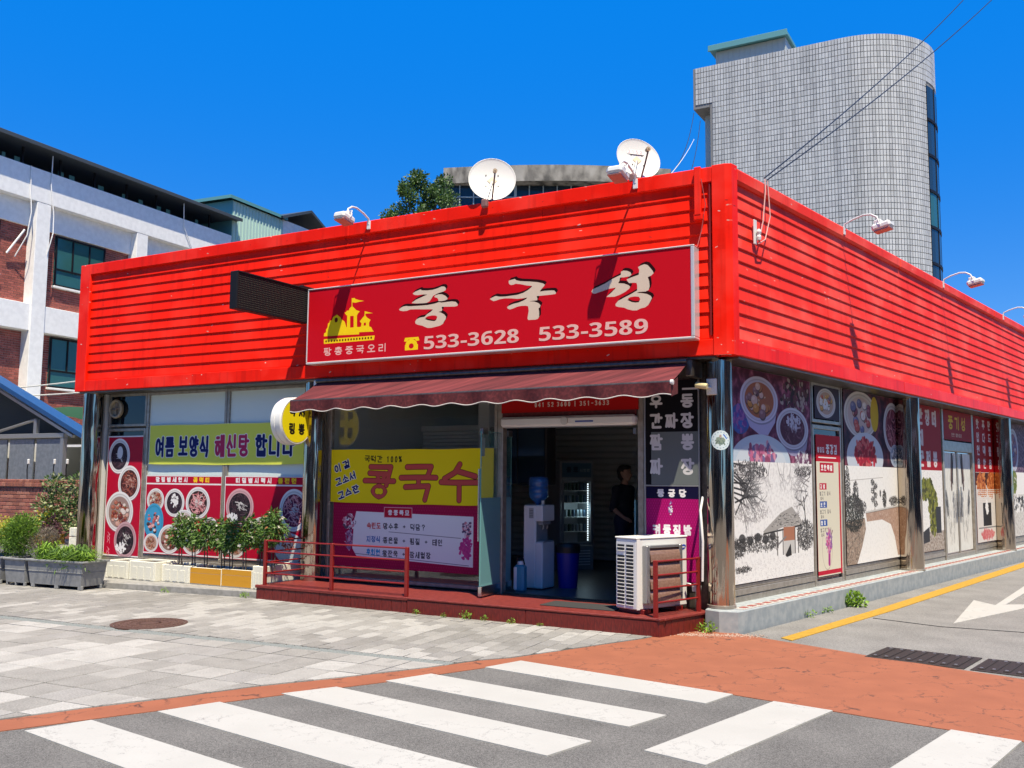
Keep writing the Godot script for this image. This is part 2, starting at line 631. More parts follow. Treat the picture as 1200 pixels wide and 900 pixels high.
	func vowel(k: int) -> Array:
		# [strokes beside the lead, strokes below the lead]
		match k:
			0: return [[[0.3, 0, 0.3, 1], [0.3, 0.48, 1, 0.48]], []]
			1: return [[[0.2, 0, 0.2, 1], [0.2, 0.48, 0.8, 0.48], [0.85, 0, 0.85, 1]], []]
			2: return [[[0.3, 0, 0.3, 1], [0.3, 0.33, 1, 0.33], [0.3, 0.63, 1, 0.63]], []]
			3: return [[[0.2, 0, 0.2, 1], [0.2, 0.35, 0.8, 0.35], [0.2, 0.62, 0.8, 0.62], [0.85, 0, 0.85, 1]], []]
			4: return [[[0.75, 0, 0.75, 1], [0.1, 0.48, 0.75, 0.48]], []]
			5: return [[[0.4, 0, 0.4, 1], [0, 0.48, 0.4, 0.48], [0.9, 0, 0.9, 1]], []]
			6: return [[[0.75, 0, 0.75, 1], [0.1, 0.33, 0.75, 0.33], [0.1, 0.63, 0.75, 0.63]], []]
			7: return [[[0.4, 0, 0.4, 1], [0, 0.33, 0.4, 0.33], [0, 0.63, 0.4, 0.63], [0.9, 0, 0.9, 1]], []]
			8: return [[], [[0, 0.85, 1, 0.85], [0.5, 0, 0.5, 0.85]]]
			9: return [vowel(0)[0], [[0, 0.85, 1, 0.85], [0.5, 0, 0.5, 0.85]]]
			10: return [vowel(1)[0], [[0, 0.85, 1, 0.85], [0.5, 0, 0.5, 0.85]]]
			11: return [vowel(20)[0], [[0, 0.85, 1, 0.85], [0.5, 0, 0.5, 0.85]]]
			12: return [[], [[0, 0.85, 1, 0.85], [0.32, 0, 0.32, 0.85], [0.68, 0, 0.68, 0.85]]]
			13: return [[], [[0, 0.15, 1, 0.15], [0.5, 0.15, 0.5, 1]]]
			14: return [vowel(4)[0], [[0, 0.15, 1, 0.15], [0.5, 0.15, 0.5, 1]]]
			15: return [vowel(5)[0], [[0, 0.15, 1, 0.15], [0.5, 0.15, 0.5, 1]]]
			16: return [vowel(20)[0], [[0, 0.15, 1, 0.15], [0.5, 0.15, 0.5, 1]]]
			17: return [[], [[0, 0.15, 1, 0.15], [0.32, 0.15, 0.32, 1], [0.68, 0.15, 0.68, 1]]]
			18: return [[], [[0, 0.5, 1, 0.5]]]
			19: return [vowel(20)[0], [[0, 0.5, 1, 0.5]]]
		return [[[0.6, 0, 0.6, 1]], []]

	func strokes(list: Array, box: Rect2, xf: Transform2D, r: float, c: Color) -> void:
		for st in list:
			if st[0] is String:
				var ctr := box.position + Vector2(st[1], st[2]) * box.size
				var pts := []
				for i in 21:
					pts.append(xf * (ctr + Vector2(cos(TAU * i / 20.0) * st[3], sin(TAU * i / 20.0) * st[4]) * box.size))
				for i in 20:
					cap(pts[i], pts[i + 1], r, c)
			else:
				for i in range(0, st.size() - 2, 2):
					cap(xf * (box.position + Vector2(st[i], st[i + 1]) * box.size), xf * (box.position + Vector2(st[i + 2], st[i + 3]) * box.size), r, c)

	# one character in the box (x, y, ww, hh); r is half the stroke width; ang turns it
	func glyph(ch: int, x: float, y: float, ww: float, hh: float, r: float, c: Color, ang := 0.0) -> void:
		var xf := Transform2D(ang, Vector2(x + ww / 2, y + hh / 2)) * Transform2D(0.0, Vector2(ww - 2 * r, hh - 2 * r), 0.0, Vector2(-(ww - 2 * r) / 2, -(hh - 2 * r) / 2))
		if ch < 0xAC00 or ch > 0xD7A3:
			var lat := {"0": [["o", 0.5, 0.5, 0.36, 0.5]], "1": [[0.28, 0.2, 0.55, 0, 0.55, 1]], "2": [[0.12, 0.22, 0.3, 0.02, 0.7, 0.02, 0.88, 0.25, 0.8, 0.5, 0.1, 1, 0.92, 1]], "3": [[0.12, 0.1, 0.4, 0, 0.78, 0.06, 0.84, 0.28, 0.7, 0.46, 0.4, 0.48], [0.7, 0.48, 0.9, 0.68, 0.82, 0.94, 0.4, 1, 0.1, 0.9]],
				"4": [[0.7, 1, 0.7, 0, 0.08, 0.7, 0.95, 0.7]], "5": [[0.85, 0, 0.22, 0, 0.16, 0.45, 0.6, 0.4, 0.88, 0.62, 0.8, 0.92, 0.45, 1, 0.1, 0.9]], "6": [[0.8, 0.05, 0.4, 0.1, 0.14, 0.5, 0.16, 0.7], ["o", 0.5, 0.7, 0.36, 0.3]], "8": [["o", 0.5, 0.25, 0.3, 0.25], ["o", 0.5, 0.74, 0.38, 0.27]], "9": [["o", 0.5, 0.3, 0.36, 0.3], [0.86, 0.3, 0.8, 0.7, 0.5, 1]],
				"-": [[0.15, 0.5, 0.85, 0.5]], "+": [[0.2, 0.5, 0.8, 0.5], [0.5, 0.3, 0.5, 0.7]], ":": [[0.5, 0.3, 0.5, 0.32], [0.5, 0.75, 0.5, 0.77]], "|": [[0.5, -0.1, 0.5, 1.1]], "%": [["o", 0.2, 0.22, 0.18, 0.2], ["o", 0.8, 0.78, 0.18, 0.2], [0.85, 0.02, 0.15, 0.98]], "?": [[0.15, 0.25, 0.3, 0.03, 0.7, 0.03, 0.85, 0.28, 0.5, 0.5, 0.5, 0.7], [0.5, 0.95, 0.5, 0.97]]}
			strokes(lat.get(String.chr(ch), []), Rect2(0.08, 0.05, 0.84, 0.9), xf, r, c)
			return
		var n := ch - 0xAC00
		var lead: String = ["g", "gg", "n", "d", "dd", "r", "m", "b", "bb", "s", "ss", "o", "j", "jj", "c", "k", "t", "p", "h"][n / 588]
		var vw := vowel((n % 588) / 28)
		var tail: String = ["", "g", "gg", "gs", "n", "nj", "nh", "d", "r", "rg", "rm", "rb", "rs", "rt", "rp", "rh", "m", "b", "bs", "s", "ss", "o", "j", "c", "k", "t", "p", "h"][n % 28]
		var bottom := 0.6 if tail else 1.0
		var right := 0.6 if vw[0] else 1.0
		var lead_h := bottom * (0.52 if vw[1] else 1.0) - (0.05 if tail and not vw[1] else 0.0)
		if not tail and not vw[1]:
			lead_h = 0.85
		strokes(jamo(lead), Rect2(0.1 if not vw[0] else 0.0, 0.03 if vw[1] or tail else 0.08, right * (0.8 if not vw[0] else 0.86), lead_h), xf, r, c)
		if vw[1]:
			strokes(vw[1], Rect2(0.0, lead_h + bottom * 0.12, right, bottom * 0.33), xf, r, c)
		if vw[0]:
			strokes(vw[0], Rect2(0.62, 0.0, 0.38, bottom - (0.03 if tail else 0.0)), xf, r, c)
		if tail:
			strokes(jamo(tail), Rect2(0.14, 0.69, 0.76, 0.31), xf, r, c)

	# a line of text, characters cw wide and chh high, advance adv
	func text(t: String, x: float, y: float, cw: float, chh: float, adv: float, r: float, c: Color, edge := 0.0, edge_c := Color.WHITE, ang := 0.0) -> void:
		for pass_n in 2:
			if pass_n == 0 and edge <= 0.0:
				continue
			var p := Vector2(x, y)
			for ch in t:
				var rr := r + edge if pass_n == 0 else r
				var e := edge if pass_n == 0 else 0.0
				glyph(ch.unicode_at(0), p.x - e, p.y - e, cw + 2 * e, chh + 2 * e, rr, edge_c if pass_n == 0 else c, ang)
				p += Vector2.from_angle(ang) * (adv * (0.55 if ch == " " else 1.0))


func make_materials() -> void:
	var m: StandardMaterial3D
	# ground
	m = mat("asphalt", Color.WHITE, 0.93)
	m.albedo_texture = asphalt_tex(0.125, 3, 0.55)
	m.uv1_triplanar = true
	m.uv1_world_triplanar = true
	m.uv1_scale = Vector3.ONE / 4.7
	m = mat("alley_asphalt", Color.WHITE, 0.93)
	m.albedo_texture = asphalt_tex(0.19, 8, 0.4)
	m.uv1_triplanar = true
	m.uv1_world_triplanar = true
	m.uv1_scale = Vector3.ONE / 5.3
	m = mat("red_paving_paint", Color.WHITE, 0.85)
	m.albedo_texture = cracked_paint_tex(lin(0.225, 0.072, 0.034), lin(0.315, 0.104, 0.05), lin(0.06, 0.026, 0.019), 41, 1024, 0.017, 0.012)
	m.uv1_triplanar = true
	m.uv1_world_triplanar = true
	m.uv1_scale = Vector3.ONE / 3.3
	relief(m, 0.25, 0.15, 10, 2)
	m = mat("white_road_paint", Color.WHITE, 0.75)
	m.albedo_texture = cracked_paint_tex(lin(0.36, 0.355, 0.335), lin(0.43, 0.425, 0.405), lin(0.2, 0.195, 0.19), 57, 1024, 0.012, 0.026)
	m.uv1_triplanar = true
	m.uv1_world_triplanar = true
	m.uv1_scale = Vector3.ONE / 4.3
	relief(m, 0.25, 0.12, 11, 2)
	grained("yellow_road_paint", lin(0.36, 0.2, 0.012), lin(0.43, 0.25, 0.02), 1.3, 0.75, 0.0, 0.03, 12)
	var tones := [[0.265, 0.256, 0.242], [0.315, 0.305, 0.29], [0.34, 0.33, 0.314], [0.375, 0.366, 0.35], [0.285, 0.276, 0.266]]
	for i in 10:
		var t: Array = tones[i % 5]
		var k := 1.0 if i < 5 else 0.86
		if i == 8:
			k = 0.95
		m = mat("slab_stone_%d" % i, Color.WHITE, 0.88)
		m.albedo_texture = stone_tex(t[0] * k, t[1] * k, t[2] * k, 60 + i)
		m.uv1_triplanar = true
		m.uv1_world_triplanar = true
		m.uv1_scale = Vector3.ONE / 2.7
		m.metallic_specular = 0.3
	grained("joint_sand", lin(0.05, 0.045, 0.04), lin(0.095, 0.085, 0.07), 0.8, 0.95, 0.0, 0.1, 70)
	grained("band_stone", lin(0.13, 0.15, 0.15), lin(0.25, 0.265, 0.26), 0.5, 0.9, 0.0, 0.12, 71)
	grained("concrete", lin(0.22, 0.215, 0.2), lin(0.31, 0.3, 0.285), 1.7, 0.9, 0.0, 0.03, 72, 5)
	grained("kerb_paint", lin(0.25, 0.285, 0.305), lin(0.35, 0.375, 0.385), 2.6, 0.8, 0.0, 0.03, 73, 5)
	grained("dirt_ground", lin(0.19, 0.17, 0.14), lin(0.27, 0.245, 0.2), 2.5, 0.95, 0.0, 0.05, 74)
	grained("rust_iron", lin(0.05, 0.026, 0.02), lin(0.16, 0.085, 0.065), 0.5, 0.75, 0.25, 0.06, 75)
	grained("drain_iron", lin(0.022, 0.016, 0.014), lin(0.055, 0.042, 0.036), 0.6, 0.7, 0.3, 0.06, 76)
	mat("tile_white", lin(0.4, 0.38, 0.36), 0.5)
	mat("tile_red", lin(0.3, 0.08, 0.065), 0.5)
	# shop
	m = mat("red_siding", Color.WHITE, 0.5)
	m.albedo_texture = red_paint_tex(0.9, 0.016, 0.003, 0.03, 80, 60)
	m.uv1_triplanar = true
	m.uv1_world_triplanar = true
	m.uv1_scale = Vector3.ONE * 0.2
	m = mat("red_trim", Color.WHITE, 0.36)
	m.albedo_texture = red_paint_tex(0.88, 0.015, 0.004, 0.05, 81, 150)
	m.uv1_triplanar = true
	m.uv1_world_triplanar = true
	m.uv1_scale = Vector3.ONE * 0.23
	m = mat("faded_red_siding", Color.WHITE, 0.5)
	m.albedo_texture = red_paint_tex(0.86, 0.036, 0.016, 0.16, 82, 110)
	m.uv1_triplanar = true
	m.uv1_world_triplanar = true
	m.uv1_scale = Vector3.ONE * 0.21
	for k in ["red_siding", "red_trim", "faded_red_siding"]:
		mats[k].metallic_specular = 0.2
	m = mat("stainless", lin(0.5, 0.42, 0.34), 0.09, 1.0)
	m.heightmap_enabled = true
	m.heightmap_texture = noise_tex(99, 0.012, [[0.0, Color.BLACK], [1.0, Color.WHITE]], 512, 2)
	m.heightmap_scale = 0.9
	m.uv1_scale = Vector3(1.6, 0.16, 1.0)
	m = grained("bronze_frame", lin(0.27, 0.24, 0.2), lin(0.36, 0.325, 0.28), 1.3, 0.35, 0.45, 0.02, 83)
	grained("dark_frame", lin(0.1, 0.088, 0.075), lin(0.16, 0.14, 0.12), 1.0, 0.35, 0.7, 0.02, 84)
	m = mat("clear_glass", Color(0.6, 0.75, 0.75, 0.03), 0.02)
	m.transparency = BaseMaterial3D.TRANSPARENCY_ALPHA
	m = mat("door_glass", Color(0.3, 0.6, 0.58, 0.16), 0.02)
	m.transparency = BaseMaterial3D.TRANSPARENCY_ALPHA
	m = mat("dark_glass", Color(0.05, 0.09, 0.12, 0.8), 0.03)
	m.transparency = BaseMaterial3D.TRANSPARENCY_ALPHA
	m = mat("frosted_film", Color(0.42, 0.62, 0.64, 0.92), 0.3)
	m.transparency = BaseMaterial3D.TRANSPARENCY_ALPHA
	mat("window_film", lin(0.6, 0.7, 0.68), 0.35)
	mat("roof_sheet", lin(0.2, 0.22, 0.22), 0.6)
	mat("inner_wall", lin(0.62, 0.62, 0.6), 0.85)
	mat("inner_panel", lin(0.5, 0.49, 0.46), 0.75)
	mat("dark_furniture", lin(0.04, 0.038, 0.038), 0.5)
	mat("mat_rubber", lin(0.03, 0.03, 0.031), 0.9)
	grained("inner_floor", lin(0.07, 0.078, 0.084), lin(0.12, 0.128, 0.134), 1.5, 0.35, 0.0, 0.03, 85)
	mat("blind_white", lin(0.5, 0.5, 0.48), 0.6)
	m = mat("deck_paint", Color.WHITE, 0.55)
	m.albedo_texture = noise_tex(86, 0.03, [[0.2, lin(0.12, 0.013, 0.01)], [0.6, lin(0.18, 0.022, 0.016)], [0.9, lin(0.24, 0.04, 0.028)]], 512, 4)
	m.uv1_triplanar = true
	m.uv1_world_triplanar = true
	m.uv1_scale = Vector3(0.6, 3.0, 2.5)
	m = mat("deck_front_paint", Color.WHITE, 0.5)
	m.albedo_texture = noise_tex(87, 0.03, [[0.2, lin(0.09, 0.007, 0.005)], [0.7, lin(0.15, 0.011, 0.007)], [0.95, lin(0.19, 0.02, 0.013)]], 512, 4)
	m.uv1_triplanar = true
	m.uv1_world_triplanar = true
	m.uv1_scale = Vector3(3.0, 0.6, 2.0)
	mat("rail_paint", lin(0.2, 0.01, 0.008), 0.4)
	m = mat("awning_cloth", Color.WHITE, 0.85)
	m.albedo_texture = awning_tex()
	m.backlight_enabled = true
	m.backlight = lin(0.05, 0.004, 0.005)
	m = mat("awning_valance", Color.WHITE, 0.85)
	m.albedo_texture = noise_tex(88, 0.03, [[0.2, lin(0.07, 0.008, 0.011)], [0.7, lin(0.13, 0.018, 0.021)], [0.95, lin(0.2, 0.04, 0.042)]], 512, 5)
	m.uv1_triplanar = true
	m.uv1_world_triplanar = true
	m.backlight_enabled = true
	m.backlight = lin(0.05, 0.004, 0.005)
	mat("white_piping", lin(0.52, 0.5, 0.47), 0.7)
	mat("white_plastic", lin(0.66, 0.66, 0.64), 0.4)
	mat("appliance_white", lin(0.74, 0.75, 0.76), 0.3)
	mat("appliance_grey", lin(0.3, 0.32, 0.34), 0.4)
	mat("black_plastic", lin(0.012, 0.012, 0.014), 0.45)
	m = mat("black_metal", lin(0.012, 0.012, 0.015), 0.5)
	m.metallic_specular = 0.25
	mat("grey_metal", lin(0.35, 0.36, 0.37), 0.4, 0.8)
	mat("bright_metal", lin(0.62, 0.62, 0.62), 0.22, 1.0)
	grained("copper_louvre", lin(0.26, 0.15, 0.11), lin(0.38, 0.24, 0.185), 0.6, 0.32, 0.4, 0.03, 89)
	grained("foam_white", lin(0.62, 0.6, 0.5), lin(0.72, 0.71, 0.63), 0.6, 0.9, 0.0, 0.05, 90)
	m = mat("orange_tape", lin(0.55, 0.26, 0.012), 0.3)
	grained("planter_grey", lin(0.2, 0.205, 0.21), lin(0.26, 0.265, 0.27), 1.9, 0.6, 0.0, 0.03, 91)
	mat("soil", lin(0.05, 0.038, 0.028), 0.95)
	for a in [["leaf_green", 0.075, 0.15, 0.02], ["leaf_deep", 0.04, 0.09, 0.018], ["leaf_lime", 0.16, 0.28, 0.025], ["leaf_yellow", 0.4, 0.34, 0.03], ["leaf_dry", 0.15, 0.125, 0.1], ["leaf_pale", 0.3, 0.32, 0.16], ["leaf_rust", 0.26, 0.09, 0.03], ["petal_white", 0.6, 0.56, 0.5], ["leaf_tree", 0.045, 0.09, 0.025], ["leaf_purple", 0.06, 0.02, 0.03]]:
		m = mat(a[0], lin(a[1], a[2], a[3]), 0.55)
		m.backlight_enabled = true
		m.backlight = lin(a[1] * 0.6, a[2] * 0.6, a[3] * 0.4)
	grained("bark", lin(0.07, 0.055, 0.04), lin(0.13, 0.105, 0.08), 0.4, 0.9, 0.0, 0.05, 92)
	grained("orange_pot", lin(0.5, 0.25, 0.012), lin(0.6, 0.33, 0.02), 0.4, 0.6, 0.0, 0.05, 93)
	# far buildings
	grained("white_render", lin(0.76, 0.76, 0.75), lin(0.84, 0.84, 0.83), 2.7, 0.85, 0.0, 0.02, 94, 5)
	mat("brick_mortar", lin(0.45, 0.38, 0.35), 0.95)
	m = mat("brick_face", Color.WHITE, 0.9)
	m.vertex_color_use_as_albedo = true
	m = mat("tower_tile", Color.WHITE, 0.35)
	m.vertex_color_use_as_albedo = true
	mat("tower_joint", lin(0.19, 0.19, 0.192), 0.9)
	m = mat("teal_glass", lin(0.03, 0.11, 0.11), 0.06)
	m.metallic_specular = 0.5
	m = mat("navy_glass", lin(0.018, 0.035, 0.055), 0.05)
	m.metallic_specular = 0.45
	mat("teal_sill", lin(0.12, 0.2, 0.2), 0.5)
	mat("mint_sheet", lin(0.44, 0.62, 0.54), 0.5)
	mat("teal_trim", lin(0.1, 0.28, 0.3), 0.5)
	mat("pale_sheet", lin(0.42, 0.46, 0.45), 0.5)
	mat("grey_sheet", lin(0.22, 0.24, 0.26), 0.6)
	mat("roof_dark", lin(0.05, 0.06, 0.068), 0.5)
	m = mat("old_concrete", Color.WHITE, 0.9)
	m.albedo_texture = noise_tex(95, 0.012, [[0.25, lin(0.08, 0.075, 0.07)], [0.5, lin(0.24, 0.225, 0.2)], [0.75, lin(0.36, 0.34, 0.31)]], 512, 5)
	m.uv1_triplanar = true
	m.uv1_world_triplanar = true
	m.uv1_scale = Vector3(0.25, 0.12, 0.25)
	mat("blue_edge", lin(0.006, 0.062, 0.2), 0.5)
	grained("vinyl_grey", lin(0.13, 0.15, 0.18), lin(0.18, 0.2, 0.235), 1.5, 0.35, 0.0, 0.02, 96)
	m = mat("shade_net", lin(0.006, 0.055, 0.026), 0.9)
	mat("gable_shade", lin(0.035, 0.045, 0.045), 0.8)  # near-black, stands for the shade inside the open shed gable
	mat("skin", lin(0.4, 0.24, 0.17), 0.6)
	mat("hair", lin(0.012, 0.01, 0.009), 0.6)
	mat("shirt_navy", lin(0.015, 0.018, 0.028), 0.9)
	mat("trousers_blue", lin(0.02, 0.026, 0.06), 0.9)
	mat("shoe_grey", lin(0.3, 0.31, 0.33), 0.7)


# red sheet paint: cloudy fading, runs of washed dirt, chips down to the primer
func red_paint_tex(r: float, g: float, b: float, chalk: float, sd: int, chips: int) -> ImageTexture:
	var size := 1024
	var c := FastNoiseLite.new()
	c.seed = sd
	c.frequency = 0.004
	c.fractal_octaves = 5
	var d := FastNoiseLite.new()
	d.seed = sd + 1
	d.frequency = 0.03
	d.fractal_octaves = 3
	var ci := c.get_seamless_image(size, size)
	var di := d.get_seamless_image(size, size)
	var cv := Canvas.new(size, size, Color.BLACK)
	for y in size:
		for x in size:
			var v := ci.get_pixel(x, y).r
			var run := di.get_pixel(x, y / 14).r
			var k := 0.86 + 0.2 * v - 0.14 * clampf((run - 0.58) * 5.0, 0.0, 1.0)
			var f := chalk * clampf((v - 0.45) * 2.4, 0.0, 1.0)
			cv.im.set_pixel(x, y, lin(r * k, g * k + f * 0.45, b * k + f * 0.36))
	cv.rng.seed = sd
	for i in chips:
		var p := Vector2(cv.rng.randf() * size, cv.rng.randf() * size)
		var q := p + Vector2.from_angle(cv.rng.randf_range(-0.5, 0.5)) * cv.rng.randf_range(0.5, 7.0)
		cv.cap(p, q, cv.rng.randf_range(0.6, 1.9), [lin(0.6, 0.3, 0.24), lin(0.66, 0.5, 0.45), lin(0.35, 0.02, 0.015)][cv.rng.randi() % 3])
	return cv.tex()


# concrete paving: speckled aggregate, clouded wear and a few dark stains
func stone_tex(r: float, g: float, b: float, sd: int) -> ImageTexture:
	var size := 512
	var f := FastNoiseLite.new()
	f.seed = sd
	f.frequency = 0.3
	f.fractal_octaves = 2
	var c := FastNoiseLite.new()
	c.seed = sd + 40
	c.frequency = 0.012
	c.fractal_octaves = 4
	var fi := f.get_seamless_image(size, size)
	var ci := c.get_seamless_image(size, size)
	var im := Image.create_empty(size, size, false, Image.FORMAT_RGB8)
	for y in size:
		for x in size:
			var v := ci.get_pixel(x, y).r
			var k := 0.94 + 0.62 * (fi.get_pixel(x, y).r - 0.5) + 0.26 * (v - 0.5) - 0.3 * clampf((v - 0.74) * 5.0, 0.0, 1.0)
			im.set_pixel(x, y, lin(r * k, g * k, b * k))
	return ImageTexture.create_from_image(im)


# tar and stones of two sizes
func asphalt_tex(base: float, sd: int, amp: float) -> ImageTexture:
	var size := 1024
	var g := FastNoiseLite.new()
	g.seed = sd
	g.frequency = 0.42
	g.fractal_octaves = 2
	var b := FastNoiseLite.new()
	b.seed = sd + 1
	b.frequency = 0.11
	b.fractal_octaves = 2
	var c := FastNoiseLite.new()
	c.seed = sd + 2
	c.frequency = 0.006
	c.fractal_octaves = 4
	var gi := g.get_seamless_image(size, size)
	var bi := b.get_seamless_image(size, size)
	var ci := c.get_seamless_image(size, size)
	var im := Image.create_empty(size, size, false, Image.FORMAT_RGB8)
	for y in size:
		for x in size:
			var k := 1.0 + amp * 3.6 * (gi.get_pixel(x, y).r - 0.5) + amp * 0.9 * (bi.get_pixel(x, y).r - 0.5) + 0.35 * (ci.get_pixel(x, y).r - 0.5)
			k = clampf(k, 0.25, 2.6) * base
			im.set_pixel(x, y, lin(k, k * 0.97, k * 0.93))
	return ImageTexture.create_from_image(im)


# paint with dark crack lines where cells of a warped cell noise meet, and worn patches
func cracked_paint_tex(a: Color, b: Color, crack: Color, sd: int, size: int, width: float, cell_freq := 0.011) -> ImageTexture:
	var cell := FastNoiseLite.new()
	cell.seed = sd
	cell.noise_type = FastNoiseLite.TYPE_CELLULAR
	cell.frequency = cell_freq
	cell.cellular_return_type = FastNoiseLite.RETURN_DISTANCE2_SUB
	cell.fractal_type = FastNoiseLite.FRACTAL_NONE
	cell.domain_warp_enabled = true
	cell.domain_warp_amplitude = 70.0
	cell.domain_warp_frequency = 0.012
	var soft := FastNoiseLite.new()
	soft.seed = sd + 1
	soft.frequency = 0.006
	var fine := FastNoiseLite.new()
	fine.seed = sd + 2
	fine.frequency = 0.22
	var ci := cell.get_seamless_image(size, size, false, false, 0.15, false)
	var si := soft.get_seamless_image(size, size)
	var fi := fine.get_seamless_image(size, size)
	var im := Image.create_empty(size, size, false, Image.FORMAT_RGB8)
	for y in size:
		for x in size:
			var d := ci.get_pixel(x, y).r
			var s := si.get_pixel(x, y).r
			var c := a.lerp(b, clampf(s * 0.6 + fi.get_pixel(x, y).r * 0.4, 0, 1))
			var k := 1.0 - clampf(absf(d) / (width * (0.4 + s)), 0.0, 1.0)
			if s > 0.42 and k > 0.0:
				c = c.lerp(crack, k * clampf((s - 0.42) * 6.0, 0.0, 1.0))
			im.set_pixel(x, y, c)
	return ImageTexture.create_from_image(im)


func awning_tex() -> ImageTexture:
	var cv := Canvas.new(1024, 128, lin(0.25, 0.025, 0.03))
	var n := FastNoiseLite.new()
	n.seed = 5
	n.frequency = 0.01
	for y in 128:
		for x in 1024:
			var v := n.get_noise_2d(x * 1.6 + y * 2.2, y * 0.25) * 0.8 + 0.42 + n.get_noise_2d(x * 7.0 + y * 5.0, y * 0.6) * 0.4
			cv.im.set_pixel(x, y, lin(0.07, 0.006, 0.01).lerp(lin(0.19, 0.03, 0.034), clampf(v, 0, 1)))
	return cv.tex()


